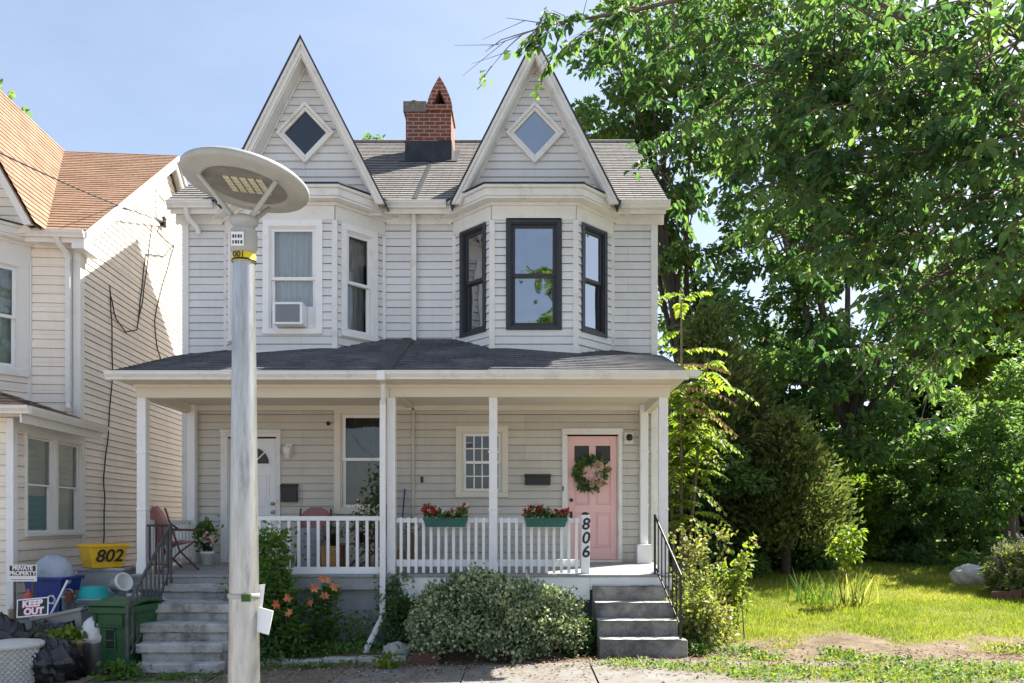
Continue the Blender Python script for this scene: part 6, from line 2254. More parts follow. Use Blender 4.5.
def woods():
    G = 'trees behind the lawn'
    tree('broadleaf_tree', 'tall light green tree rising behind the right roof end of the house', (4.7, 22.5), .22,
         [cl(612, 118, 22, 1.5, 1.6, 1.5), cl(655, 60, 22, 2.0, 1.8, 1.8), cl(690, 150, 22.5, 1.7, 1.8, 1.6), cl(640, 165, 23, 1.6, 1.6, 1.2),
          cl(705, 40, 23, 2.0, 1.8, 2.0), cl(690, 240, 22.5, 1.6, 1.6, 1.4), cl(600, 30, 23, 1.0, 1.3, .9), cl(665, 215, 23, 1.2, 1.3, 1.1), cl(720, 320, 22, 1.4, 1.4, 1.2), cl(745, 295, 23, 1.3, 1.2, 1.1), cl(700, 305, 24, 1.3, 1.2, 1.0), cl(690, 370, 24, 1.2, 1.1, 1.0), cl(770, 340, 24, 1.4, 1.2, .9)],
         17000, .21, 'leaf_mid', 31, G, twigs=60, droop=.4, sub_r=(.22, .5), width=.85)
    tree('broadleaf_tree', 'big forked tree with a thick dark trunk in the middle of the woods', (7.9, 22.3), .23,
         [cl(760, 120, 23, 2.2, 1.8, 1.9), cl(840, 60, 24, 2.6, 2, 2.0), cl(770, 235, 23, 1.9, 1.7, 1.4), cl(850, 190, 24, 2.3, 2, 1.8), cl(930, 120, 24, 2.4, 2, 2.0),
          cl(905, 260, 23.5, 2.0, 1.8, 1.5), cl(815, 310, 23, 1.7, 1.5, 1.1), cl(790, 385, 21.3, 1.2, .9, .8), cl(870, 360, 21.6, 1.5, 1.0, .9), cl(930, 330, 22, 1.5, 1.0, 1.0), cl(850, 440, 21.2, 1.0, .7, .6), cl(905, 420, 21.3, 1.2, .8, .8), cl(760, 20, 24, 2.2, 2, 1.8)],
         26000, .22, 'leaf_mid', 32, G, twigs=70, droop=.4, lean=(.6, 0), fork=.42, sub_r=(.22, .55), width=.85)
    tree('broadleaf_tree', 'bright yellow green tree at the right edge behind the lavender', (17.0, 28.2), .26,
         [cl(985, 285, 28, 2.3, 2, 1.6), cl(1010, 330, 27.5, 2.3, 1.8, 1.5), cl(950, 330, 28, 2.0, 1.6, 1.5), cl(1060, 320, 28, 2.8, 2, 1.8), cl(1015, 395, 27, 2.0, 1.5, 1.5)],
         14000, .26, 'leaf_yel', 33, G, twigs=50, droop=.4)
    tree('broadleaf_tree', 'dark tree filling the gap behind the thick forked trunk', (9.5, 31), .3,
         [cl(790, 385, 31, 3.0, 2.2, 1.5), cl(740, 370, 31, 2.6, 2.2, 1.6), cl(880, 390, 32, 3.2, 2.4, 1.6), cl(830, 440, 31, 3.2, 2, 1.5), cl(730, 430, 31, 2.6, 2, 1.6), cl(930, 410, 32, 3.0, 2, 1.6)],
         17000, .34, 'leaf_dark', 34, G, twigs=40)
    tree('broadleaf_tree', 'dark tree behind the yellow green one at the far right', (19.5, 32), .3,
         [cl(960, 370, 34, 3.2, 2.2, 1.8), cl(1030, 350, 34, 3.4, 2.4, 2.0), cl(1000, 430, 34, 3.6, 2, 1.8), cl(1080, 380, 34, 3.6, 2.4, 2)],
         13000, .34, 'leaf_dark', 35, G, twigs=30)
    tree('broadleaf_tree', 'treetop showing just above the roof ridge left of the chimney', (-5.4, 32), .25,
         [cl(383, 162, 32, 1.1, 1.3, .9), cl(372, 240, 32, 2.6, 2, 2.2), cl(420, 210, 32, 2.0, 2, 2)], 6000, .22, 'leaf_mid', 36, G, twigs=20)
    tree('broadleaf_tree', 'treetop peeping over the brown roof at the left edge', (-16.0, 25), .22,
         [cl(-6, 112, 24, .75, .9, .7), cl(-40, 170, 24, 1.6, 1.4, 1.4), cl(-30, 260, 24, 1.8, 1.5, 1.8)], 5000, .2, 'leaf_mid', 37, G, twigs=20)
    # conifers by the house corner
    def conifer(label, x, y, h, r, n, seed, tint=.8, z0=.2):
        rng = np.random.default_rng(seed)
        bz = gz(x, y)
        T = thing('conifer', label, 'tree', (x, y, bz), 'conifers behind the house corner')
        b = MB(); b.tube([(x, y, bz - .1), (x + .05, y, bz + h * .5), (x, y, bz + h * .97)], [.13, .08, .015], 8); b.build('trunk', M['bark'], T)
        k = 300
        t = rng.random(k) ** 1.3
        a = rng.uniform(0, 2 * np.pi, k)
        rr = r * (1 - t) ** .6 * rng.uniform(.35, 1.2, k) * (1 + .25 * np.sin(3 * a + seed))
        sc = np.stack([x + rr * np.cos(a), y + rr * np.sin(a), bz + z0 + (h - z0) * t], 1)
        idx = rng.integers(0, k, n)
        C = sc[idx] + rng.normal(0, 1, (n, 3)) * [.17, .17, .20]
        out = unit(np.stack([np.cos(a), np.sin(a), np.zeros(k)], 1))[idx]
        A = out * .7 + rng.normal(0, .35, (n, 3)) + [0, 0, .45]
        leaves('crown', C, A, rng.normal(size=(n, 3)) + out, .15 * rng.uniform(.6, 1.3, n), np.clip(rng.normal(.5, .25, n), 0, 1) * tint, M['leaf_conifer'], T, T_QUAD, .55)
    conifer('dark tall conifer just right of the porch, deep in shade', 4.55, 19.8, 6.3, 1.35, 22000, 41, 1.0)
    conifer('second dark conifer with a blunt top, right of the tallest one', 5.75, 20.8, 5.2, 1.35, 20000, 42, 1.1)
    conifer('short yellowish conifer in front of the dark ones', 6.25, 19.2, 3.6, 1.5, 17000, 43, 1.0, .9)
    # understorey
    GU = 'shrubs at the back of the lawn'
    def bush(label, px, py, Y, rx, ry, rz, n, size, m, seed, grp=GU, tpl=T_QUAD, name='shrub'):
        p = P(px, py, Y)
        g = gz(p.x, p.y)
        return tree(name, label, (p.x, p.y), .05, [[p.x, p.y, max(p.z, g + rz * .7), rx, ry, rz]] +
                    [[p.x + dx * rx, p.y + dy * ry, max(p.z, g + rz * .5) + dz * rz, rx * .55, ry * .55, rz * .5] for dx, dy, dz in ((-.7, -.3, -.35), (.65, -.4, -.3), (.1, -.5, .3))] +
                    [[p.x + dx * rx, p.y - .35 * ry, g + .34, rx * .5, ry * .5, .42] for dx in (-.75, -.25, .25, .75)],
                    n, size, m, seed, grp, twigs=16, fork=.3, cat='shrub', sub_r=(.16, .36), sub_per_m=1.6, tpl=tpl)
    bush('low dark green shrub at the foot of the conifers', 765, 530, 20.2, 1.5, .9, .95, 6500, .15, 'leaf_mid', 51)
    bush('rounded leafy shrub under the thick forked trunk', 700, 515, 19.5, 1.0, .8, 1.1, 5000, .15, 'leaf_mid', 52)
    bush('sunlit shrub in front of the forked trunk', 838, 505, 22.5, 1.0, .8, .9, 4500, .15, 'leaf_yel', 53)
    bush('vine covered bush left of the great dark bush', 885, 500, 23.5, 1.5, 1.0, 1.6, 8000, .16, 'leaf_mid', 54)
    bush('great dark green bush behind the boulder', 965, 470, 22.0, 2.1, 1.2, 2.3, 13000, .135, 'leaf_mid', 55)
    bush('tall leafy bush at the right edge behind the lavender', 1035, 430, 20.0, 2.0, 1.2, 2.6, 10000, .14, 'leaf_mid', 56)
    bush('shaded bush between the conifers and the forked trunk', 735, 480, 22.6, 1.6, 1.0, 1.8, 7000, .16, 'leaf_mid', 57)
    bush('thin bush growing in the gap right of the forked trunk', 850, 430, 24.5, 1.8, 1.0, 1.7, 7000, .17, 'leaf_mid', 58)
    bush('loose light green shrub in front of the tall conifer', 712, 470, 18.6, .8, .6, 1.1, 5000, .13, 'leaf_mid', 59)
    # a far-off wood closes the view
    rng = np.random.default_rng(60)
    n = 26000
    x = rng.uniform(-2, 46, n); y = rng.uniform(39, 46, n)
    hh = 3.6 + 3.2 * vnoise(x, y, .22)
    z = 1.0 + hh * rng.random(n) ** .8
    C = np.stack([x, y, z], 1)
    o = leaves('far_wood', C, rng.normal(size=(n, 3)) + [0, 0, -.3], rng.normal(size=(n, 3)) + [0, -.3, .8], .75, np.clip(rng.normal(.4, .25, n), 0, 1), M['leaf_dark'])
    tag(o, 'dark far wood closing the view behind the garden trees', 'woods', None, 'stuff')
woods()
tree('street_tree', 'street tree across the road, mirrored in the black framed windows', (2.6, -10.5), .2,
     [[1.7, -10, 10.2, 1.3, 1.3, 1.4], [2.9, -10.5, 11.8, 1.6, 1.5, 1.3], [2.4, -10, 8.3, 1.6, 1.4, 1.0], [.9, -10.2, 12.6, .8, .9, .7]], 9000, .2, 'leaf_mid', 38, None, twigs=40)

def tree_of_heaven():
    """sapling with long feathered leaves beside the porch, some of them dried out"""
    rng = np.random.default_rng(71)
    bx, by = 3.05, 15.6
    T = thing('sapling', 'slender sapling with long feathery leaves beside the porch end, some fronds dried tan', 'tree', (bx, by, gz(bx, by)))
    b = MB()
    stems = []
    for dx, dy, h in ((0, 0, 6.3), (.35, .2, 5.0), (-.2, .3, 4.4)):
        p = limb_pts((bx + dx * .3, by + dy, gz(bx, by) - .05), (bx + dx * 1.6, by + dy, h), rng, 0, 6, .04)
        b.tube(p, [.045, .04, .035, .03, .025, .018, .01], 6)
        stems.append(p)
    b.build('trunk', M['twig'], T)
    r = MB()
    C, A, S = [[], []], [[], []], [[], []]
    for k in range(104):
        p = stems[rng.integers(0, 3)]
        t = rng.uniform(.30, 1)
        i = min(5, int(t * 6)); q = p[i].lerp(p[i + 1], t * 6 - i)
        a = rng.uniform(0, 2 * np.pi)
        L = rng.uniform(.55, 1.15)
        d = Vector((math.cos(a), math.sin(a) * .8, rng.uniform(.1, .5))).normalized()
        dry = 0
        if k in (3, 11, 19, 27): dry = 1; d = Vector((1, rng.uniform(-.6, .1), rng.uniform(-.05, .3))).normalized(); q = Vector((2.95, by - .4, (4.75, 4.3, 4.15, 3.95)[k // 8])); L = rng.uniform(.8, 1.2)
        dr = rng.uniform(.25, .85)
        pts = [q + d * L * s + Vector((0, 0, -dr * L * s * s)) for s in np.linspace(0, 1, 8)]
        r.tube(pts, .006, 4)
        for j in range(22):
            s = .12 + .88 * (j // 2) / 10.5
            f = s * 7; ii = min(6, int(f)); pp = pts[ii].lerp(pts[ii + 1], f - ii)
            dd = (pts[ii + 1] - pts[ii]).normalized()
            side = dd.cross(Vector((0, 0, 1))).normalized() * (1 if j % 2 else -1)
            C[dry].append(pp); A[dry].append(side + dd * .35 + Vector((0, 0, -.35 - .5 * dry))); S[dry].append(rng.uniform(.16, .24) * (1 - .45 * s) * (1 - .3 * dry))
    r.build('leaf_stalks', M['twig'], T)
    for dry, (nm, m) in enumerate((('crown', 'leaf_yel'), ('dry_fronds', 'leaf_dry'))):
        n = len(C[dry])
        leaves(nm, np.array([tuple(v) for v in C[dry]]), np.array([tuple(v) for v in A[dry]]) + rng.normal(0, .15, (n, 3)), rng.normal(0, .25, (n, 3)) + [0, 0, 1], np.array(S[dry]), rng.random(n), M[m], T, T_LEAF, 1.0)
tree_of_heaven()

def overhanging_maple():
    rng = np.random.default_rng(81)
    bx, by = 7.6, 9.6
    T = thing('maple_tree', 'large leafed maple whose drooping branches hang in from the top right', 'tree', (bx, by, gz(bx, by)))
    b = MB(); tp = [(bx, by, gz(bx, by) - .1), (bx - .05, by, 1.4), (bx - .2, by - .05, 3.0), (bx - .5, by - .1, 5.2)]; b.tube(tp, [.36, .27, .24, .2], 14); b.build('trunk', M['bark'], T)
    hub = Vector((bx - .5, by - .1, 5.0))
    spec = [(770, 40, 9.6, .9, 150), (740, 110, 9.8, .7, 110), (815, 95, 9.2, .8, 140), (870, 30, 8.8, .8, 150), (935, 70, 8.2, .75, 150), (1000, 20, 7.4, .7, 140), (1015, 120, 7.3, .65, 130),
            (965, 165, 8.0, .7, 130), (895, 140, 8.8, .7, 120), (840, 175, 9.2, .7, 110), (775, 175, 9.6, .7, 100), (1010, 215, 7.7, .6, 110), (930, 235, 8.4, .65, 110), (865, 245, 9.0, .6, 90),
            (985, 275, 8.2, .55, 85), (905, 300, 8.8, .55, 70), (800, 245, 9.6, .55, 60), (1020, 300, 8.4, .5, 60), (760, 245, 9.9, .45, 40), (945, 330, 9.0, .45, 36), (870, 335, 9.4, .4, 22), (700, 15, 10.0, .6, 70),
            (820, 20, 9.2, .7, 110), (960, 10, 8.0, .7, 110), (720, 60, 10.0, .5, 50), (850, 385, 9.6, .25, 9), (905, 395, 9.4, .25, 9)]
    br, C, A, S, W = MB(), [], [], [], []
    def spray(q, d, L, nl):
        tw = float(np.clip(rng.normal(.5, .28), 0, 1))
        pts = [q + d * L * s + Vector((0, 0, -.45 * L * s * s)) for s in (0, .25, .5, .75, 1)]
        br.tube(pts, [.008, .007, .006, .005, .003], 4)
        for j in range(nl):
            s = (j + rng.random()) / nl
            f = s * 4; ii = min(3, int(f)); pp = pts[ii].lerp(pts[ii + 1], f - ii)
            for l in range(3 if rng.random() < .75 else 1):
                ang = (l - 1) * .75 + rng.normal(0, .15)
                a0 = rng.uniform(0, 6.28)
                base = Vector((math.cos(a0), math.sin(a0), 0)) * .55 + d * .5 + Vector((0, 0, -.75))
                sd = base.cross(Vector((0, 0, 1)))
                if sd.length < .05: sd = Vector((1, 0, 0))
                sd.normalize()
                dirv = base.normalized() * math.cos(ang) + sd * math.sin(ang)
                C.append(pp + Vector(rng.normal(0, .02, 3)) + base * .05); A.append(dirv); S.append(rng.uniform(.095, .16)); W.append(tw)
    for px, py, Y, r, n in spec:
        if px > 925: n *= .55
        c = Vector(at(px, py, Y))
        mid = hub.lerp(c, .55) + Vector((0, 0, .5)) + Vector(rng.normal(0, .18, 3))
        pts = [hub, hub.lerp(mid, .55) + Vector((0, 0, .12)), mid, mid.lerp(c, .5) + Vector((0, 0, .10)), c]
        br.tube(pts, [.035, .028, .020, .014, .007], 6)
        for k in range(max(3, int(n / 2.7))):
            t = rng.uniform(.70, 1.05)
            q = (mid.lerp(c, (t - .55) / .45 if t > .55 else 0)) + Vector(rng.normal(0, 1, 3)) * r * .55
            if rng.random() < .5: br.tube([mid.lerp(c, .6), q], [.010, .006], 4)
            a0 = rng.uniform(0, 6.28)
            d = Vector((math.cos(a0) * .8 - .35, math.sin(a0) * .7 - .2, rng.uniform(-.25, .25))).normalized()
            spray(q, d, rng.uniform(.3, .6), 7)
    # the long bare-tipped bough reaching over the gable
    bough = [hub, Vector((5.4, 9.8, 7.6)), Vector((3.6, 9.9, 8.55)), Vector((2.3, 10, 8.40)), Vector((1.3, 10, 8.15)), Vector((.45, 10, 8.02)), Vector((-.15, 10, 7.85))]
    br.tube(bough, [.07, .055, .04, .03, .022, .014, .005], 7)
    for k in range(34):
        t = rng.uniform(.28, .98)
        f = t * 6; ii = min(5, int(f)); q = bough[ii].lerp(bough[ii + 1], f - ii)
        a0 = rng.uniform(0, 6.28)
        d = Vector((math.cos(a0) * .7 - .5, math.sin(a0) * .6, rng.uniform(-.75, .1))).normalized()
        L = rng.uniform(.3, .7)
        e = q + d * L
        br.tube([q, q + d * L * .5 + Vector(rng.normal(0, .03, 3)), e], [.008, .006, .003], 4)
        e2 = e + Vector((rng.normal(-.1, .2), rng.normal(0, .15), rng.normal(-.15, .12)))
        br.tube([q + d * L * .6, e2], [.005, .002], 4)
        if t < .84 and rng.random() < .85:
            for _ in range(2): spray(q + d * L * rng.uniform(.3, 1), Vector((d.x, d.y, -.2)).normalized(), .35, 6)
        elif rng.random() < .35:
            spray(e, d, .2, 3)
    # second bough lower down, with yellow-lit tips over the roof end
    bough = [hub, Vector((5.2, 10.2, 7.0)), Vector((3.6, 10.6, 7.9)), Vector((2.4, 10.8, 7.3)), Vector((1.75, 10.9, 6.5))]
    br.tube(bough, [.07, .055, .035, .02, .006], 6)
    for k in range(26):
        t = rng.uniform(.40, 1.0)
        f = t * 4; ii = min(3, int(f)); q = bough[ii].lerp(bough[ii + 1], f - ii)
        a0 = rng.uniform(0, 6.28)
        d = Vector((math.cos(a0) * .8 - .2, math.sin(a0) * .6, rng.uniform(-.5, .2))).normalized()
        e = q + d * rng.uniform(.2, .6)
        br.tube([q, e], [.007, .003], 4)
        spray(e, d, .4, 7)
    br.build('branches', M['twig'], T)
    n = len(C)
    Cn = np.array([tuple(v) for v in C]); An = np.array([tuple(v) for v in A])
    Nn = rng.normal(0, .55, (n, 3)) + [0, -.25, .9]
    leaves('crown', Cn, An, Nn, np.array(S), np.clip(np.array(W) + rng.normal(0, .14, n), 0, 1), M['leaf_maple'], T, T_LEAF, .95)
overhanging_maple()

def shell_shrub(name, label, c, rad, n, size, m, seed, cat='shrub', lump=.14, group=None, z_cut=0.03, tpl=T_LEAF, width=1.3, tuft=26, spray=.05):
    rng = np.random.default_rng(seed)
    g = gz(c[0], c[1])
    T = thing(name, label, cat, (c[0], c[1], g), group)
    k = n // tuft
    d = rnd_dirs(rng, k * 2)
    d = d[d[:, 2] > -.55][:k]
    k = len(d)
    lumpf = 1 + lump * (np.sin(d[:, 0] * 5 + seed) * np.cos(d[:, 1] * 4) + np.sin(d[:, 2] * 6 + d[:, 0] * 7 + seed) * .7) + rng.normal(0, .05, k)
    r = np.where(rng.random(k) < .72, rng.uniform(.90, 1.04, k), rng.uniform(.55, .9, k)) * lumpf
    sc = np.array(c) + d * r[:, None] * np.array(rad)
    sc[:, 2] = np.maximum(sc[:, 2], g + z_cut)
    C = np.repeat(sc, tuft, 0) + rng.normal(0, spray, (k * tuft, 3))
    O = np.repeat(d, tuft, 0)
    nn = len(C)
    A = O + rng.normal(0, .7, (nn, 3)) + [0, 0, .15]
    Nn = O + rng.normal(0, .6, (nn, 3)) + [0, 0, .6]
    tint = np.clip(np.repeat(rng.normal(.5, .18, k), tuft) + rng.normal(0, .22, nn), 0, 1)
    leaves('foliage', C, A, Nn, size * rng.uniform(.7, 1.3, nn), tint, M[m], T, tpl, width)
    b = MB()
    for i in range(26):
        j = rng.integers(0, k)
        b.tube(limb_pts((c[0] + rng.normal(0, .08), c[1] + rng.normal(0, .08), g - .03), sc[j] * .92 + np.array(c) * .08, rng, .05, 4, .1), [.014, .011, .009, .006, .004], 5)
    b.build('stems', M['twig'], T)
    return T

def front_plants():
    shell_shrub('clipped_bush', 'big rounded variegated bush clipped low in front of the white porch skirt', (-.44, 10.72, .42), (1.08, .60, .57), 42000, .046, 'leaf_varieg', 91, 'bush', .08)
    shell_shrub('spreading_bush', 'low dark leafy growth at the right foot of the clipped bush', (.62, 10.98, .12), (.36, .30, .32), 3600, .06, 'leaf_dark', 92, 'bush', .2)
    shell_shrub('spreading_bush', 'dark leafy growth between the downpipe foot and the clipped bush', (-1.62, 11.15, .22), (.30, .22, .45), 3200, .055, 'leaf_dark', 93, 'bush', .2)
    shell_shrub('leafy_shrub', 'tall loose green shrub growing behind the lamp post against the rail', (-3.52, 11.02, .55), (.27, .30, 1.02), 3600, .07, 'leaf_fern', 94, 'shrub', .22, spray=.07)
    shell_shrub('weed_clump', 'tall yellowish weed clump right of the iron step rail', (2.55, 11.9, .32), (.38, .40, .60), 3000, .06, 'leaf_weed', 95, 'weeds', .35, spray=.12)
    shell_shrub('weed_clump', 'lower straw coloured weeds against the house corner by the rail', (2.42, 11.25, .25), (.34, .35, .50), 2600, .07, 'leaf_weed', 96, 'weeds', .25, spray=.08)
    rng = np.random.default_rng(97)
    # dry stalks in the weeds
    T = thing('dry_stalks', 'tan dry stalks standing up out of the yellowish weed clump', 'weeds', (2.75, 11.9, gz(2.75, 11.9)))
    b = MB()
    C = []
    for i in range(16):
        x, y = 2.75 + rng.normal(0, .28), 11.9 + rng.normal(0, .2)
        h = rng.uniform(1.1, 1.9)
        e = Vector((x + rng.normal(0, .15), y + rng.normal(0, .1), h))
        b.tube(limb_pts((x, y, gz(x, y)), e, rng, 0, 4, .04), [.010, .009, .007, .005, .003], 5)
        for _ in range(26): C.append(tuple(e + Vector((rng.normal(0, .05), rng.normal(0, .05), -abs(rng.normal(0, .22))))))
    b.build('stems', M['twig'], T)
    n = len(C)
    leaves('seed_heads', C, rng.normal(size=(n, 3)) + [0, 0, .2], rng.normal(size=(n, 3)), .07, rng.random(n), M['leaf_weed'], T, T_LEAF, 1.2)
    # leafy branches arching right out of the weeds
    T = thing('arching_shrub', 'light green arching stems leaning right out of the weeds', 'shrub', (3.0, 12.0, gz(3, 12)))
    b = MB(); C, A = [], []
    for i in range(12):
        a = rng.uniform(-.6, 2.2)
        e = Vector((3.0 + rng.uniform(-.1, .35), 12.0 + rng.uniform(-.4, .4), rng.uniform(.6, 1.35)))
        p = limb_pts((3.0, 12.0, gz(3, 12)), e, rng, .14, 6, .05)
        b.tube(p, [.010, .009, .008, .007, .006, .004, .003], 5)
        for j in range(48):
            f = rng.uniform(1.5, 6); ii = min(5, int(f)); q = p[ii].lerp(p[ii + 1], f - ii)
            C.append(tuple(q + Vector(rng.normal(0, .05, 3)))); A.append(tuple(rng.normal(0, .7, 3) + [.4, 0, -.1]))
    b.build('stems', M['twig'], T)
    n = len(C)
    leaves('foliage', C, np.array(A), rng.normal(0, .5, (n, 3)) + [0, 0, 1], .10, rng.random(n), M['leaf_yel'], T, T_LEAF, 1.2)

    # tiger lilies
    def lily(label, stems, flowers, seed):
        rng = np.random.default_rng(seed)
        x0, y0 = stems[0][0], stems[0][1]
        T = thing('lily_plant', label, 'flower', (x0, y0, gz(x0, y0) + .09), 'orange lilies in the flower bed')
        b = MB(); C, A = [], []
        for x, y, h, lx in stems:
            g = gz(x, y) + .08
            p = limb_pts((x, y, g), (x + lx, y, g + h), rng, 0, 6, .02)
            b.tube(p, [.010, .010, .009, .009, .008, .007, .005], 6)
            for j in range(int(95 * h)):
                t = rng.uniform(.03, .97); f = t * 6; ii = min(5, int(f)); q = p[ii].lerp(p[ii + 1], f - ii)
                a = rng.uniform(0, 6.28)
                C.append(tuple(q)); A.append((math.cos(a), math.sin(a), .55))
        b.build('stems', M['leaf_fern'] if False else M['bin_green'], T)
        n = len(C)
        leaves('foliage', C, np.array(A), np.array([[0, 0, 1.0]]) + rng.normal(0, .2, (n, 3)), rng.uniform(.11, .17, n), rng.random(n), M['leaf_fern'], T, T_LEAF, .5)
        for (px, py, Y, s) in flowers:
            c = np.array(at(px, py, Y))
            C, A = [], []
            tilt = rng.normal(0, .3, 3) + np.array([0, -.9, .1])
            ax = Vector(tilt).normalized()
            u = ax.cross(Vector((0, 0, 1))).normalized(); v = ax.cross(u)
            for k in range(6):
                a = k * math.pi / 3 + rng.normal(0, .1)
                dv = u * math.cos(a) + v * math.sin(a) + ax * rng.uniform(.35, .95)
                C.append(tuple(c)); A.append(tuple(dv))
            Nn = np.array([tuple(ax)] * 6)
            leaves('flower', C, np.array(A), Nn, s, rng.random(6), M['orange_fl'], T, T_LEAF, 1.0)
    lily('tall orange lily with a flower cluster left of the white downpipe', [(-2.80, 11.0, .95, .02), (-2.72, 11.02, .98, .05), (-2.88, 11.04, .90, -.04), (-2.66, 10.96, .90, .10), (-2.95, 10.95, .72, -.08)],
         [(314, 588, 10.95, .085), (322, 578, 11.0, .07), (334, 587, 10.95, .08), (324, 597, 10.9, .085), (311, 603, 10.9, .065), (329, 580, 11.0, .06)], 3)
    lily('shorter orange lily leaning beside the green shrub, nearest the lamp post', [(-3.08, 10.62, .62, -.10), (-3.02, 10.64, .68, -.14), (-3.12, 10.66, .55, -.16), (-2.98, 10.62, .45, .0)],
         [(277, 604, 10.5, .08), (288, 598, 10.52, .07), (291, 614, 10.5, .085)], 5)

    # creeper and small weeds
    def weeds(label, cx, cy, rx, ry, h, n, size, m, seed, name='weed_patch', zoff=0.0):
        rng = np.random.default_rng(seed)
        x = cx + rng.normal(0, rx, n); y = cy + rng.normal(0, ry, n)
        z = gz_np(x, y) + zoff + h * rng.random(n) ** 1.6
        C = np.stack([x, y, z], 1)
        o = leaves(name, C, rng.normal(0, .8, (n, 3)) + [0, 0, .7], rng.normal(0, .5, (n, 3)) + [0, -.2, 1], size * rng.uniform(.6, 1.3, n), rng.random(n), M[m], None, T_LEAF, 1.2, origin=(cx, cy, gz(cx, cy)))
        tag(o, label, 'weeds', 'weed tufts on the bare soil strip' if name == 'weed_tuft' else None)
    weeds('creeper on the foundation beside the white downpipe', -1.86, 11.42, .13, .04, .75, 520, .065, 'leaf_mid', 101, 'creeper', .35)
    weeds('thin tall weeds against the grey foundation left of the downpipe', -2.35, 11.2, .18, .12, .55, 420, .06, 'leaf_fern', 102, zoff=.08)
    weeds('low weeds along the edging stones of the flower bed', -2.75, 10.75, .45, .10, .16, 700, .055, 'leaf_fern', 103, zoff=.09)
    weeds('weeds between the lamp post and the edging stones', -3.35, 10.65, .20, .12, .30, 420, .07, 'leaf_mid', 104, zoff=.06)
    weeds('bright yellow green weed in front of the downpipe foot', -1.70, 9.98, .08, .06, .20, 170, .075, 'leaf_yel', 105)
    weeds('green weeds around the foot of the worn iron rail', -4.92, 9.72, .14, .07, .24, 240, .075, 'leaf_fern', 106)
    weeds('small weeds at the front edge of the path left of the downpipe', -2.7, 10.25, .35, .08, .08, 260, .05, 'leaf_fern', 107)
    weeds('tuft of green sprouting between cart and lowest step', -4.3, 9.62, .25, .07, .10, 260, .055, 'leaf_fern', 108)
    weeds('small leafy twigs poking out beside the lamp post on the steps', -3.98, 11.0, .10, .06, .40, 130, .06, 'leaf_yel', 109, zoff=.75)
    rr = random.Random(77)
    for i in range(16):
        x, y = rr.uniform(2.3, 9.5), rr.uniform(9.75, 10.9)
        weeds('small weed tuft on the bare soil strip', x, y, rr.uniform(.05, .14), rr.uniform(.04, .10), rr.uniform(.05, .12), rr.randint(40, 130), .05, rr.choice(['leaf_fern', 'leaf_weed', 'leaf_yel']), 200 + i, 'weed_tuft', .02)
    # iris-like blades and the young sapling on the lawn
    rng = np.random.default_rng(111)
    def blades(label, cx, cy, r, h, n, seed, m='leaf_weed'):
        rng = np.random.default_rng(seed)
        C = np.stack([cx + rng.normal(0, r, n), cy + rng.normal(0, r * .7, n), np.zeros(n)], 1)
        C[:, 2] = gz_np(C[:, 0], C[:, 1])
        A = rng.normal(0, .30, (n, 3)) + [0, 0, 1]
        o = leaves('blade_plant', C, A, rng.normal(size=(n, 3)), h * rng.uniform(.6, 1.15, n), rng.random(n), M[m], None, T_BLADE, .5, origin=(cx, cy, gz(cx, cy)))
        tag(o, label, 'plant')
    p = P(812, 608, 14.9)
    blades('clump of upright blade leaves growing in the middle of the lawn', p.x, p.y, .20, .62, 46, 112, 'leaf_fern')
    p = P(845, 612, 14.6)
    blades('brownish blade leaves at the foot of the young sapling', p.x + .1, p.y, .18, .70, 40, 113)
    tree('young_tree', 'knee high yellow green sapling on a thin stem in the lawn', (p.x, p.y), .012, [[p.x, p.y, gz(p.x, p.y) + 1.12, .30, .25, .28], [p.x + .12, p.y, gz(p.x, p.y) + 1.3, .2, .2, .2], [p.x - .1, p.y, gz(p.x, p.y) + .85, .16, .16, .14]],
         300, .105, 'leaf_yel', 114, None, T_LEAF, .5, 1.3, twigs=9, fork=.6, sub_r=(.08, .16), sub_per_m=6, bark='twig', cat='sapling')
    # lavender
    c = P(1052, 578, 15.9)
    T = shell_shrub('lavender_bush', 'grey green lavender mound with pale flower spikes at the right edge', (c.x, c.y, gz(c.x, c.y) + .46), (1.08, .8, .60), 10000, .13, 'leaf_lav', 121, 'bush', .06, width=.5)
    rng = np.random.default_rng(122)
    n = 170
    d = rnd_dirs(rng, n); d[:, 2] = np.abs(d[:, 2]); d[:, 1] *= .8
    b0 = np.array([c.x, c.y, gz(c.x, c.y) + .42]) + d * [1.0, .76, .6]
    ax = unit(d * [.5, .5, .2] + [0, 0, 1.0])
    b = MB()
    C, A = [], []
    for i in range(n):
        h = rng.uniform(.22, .42)
        e = b0[i] + ax[i] * h
        b.tube([Vector(b0[i]), Vector(e)], [.005, .003], 4)
        for k in range(14):
            C.append(tuple(e - ax[i] * rng.uniform(-.02, .12) + rng.normal(0, .008, 3))); A.append(tuple(rng.normal(0, .6, 3) + ax[i]))
    b.build('flower_stalks', M['bin_green'], T)
    leaves('flower_spikes', C, np.array(A), rng.normal(size=(len(C), 3)), .032, rng.random(len(C)), M['lav_fl'], T, T_LEAF, 1.6)
front_plants()

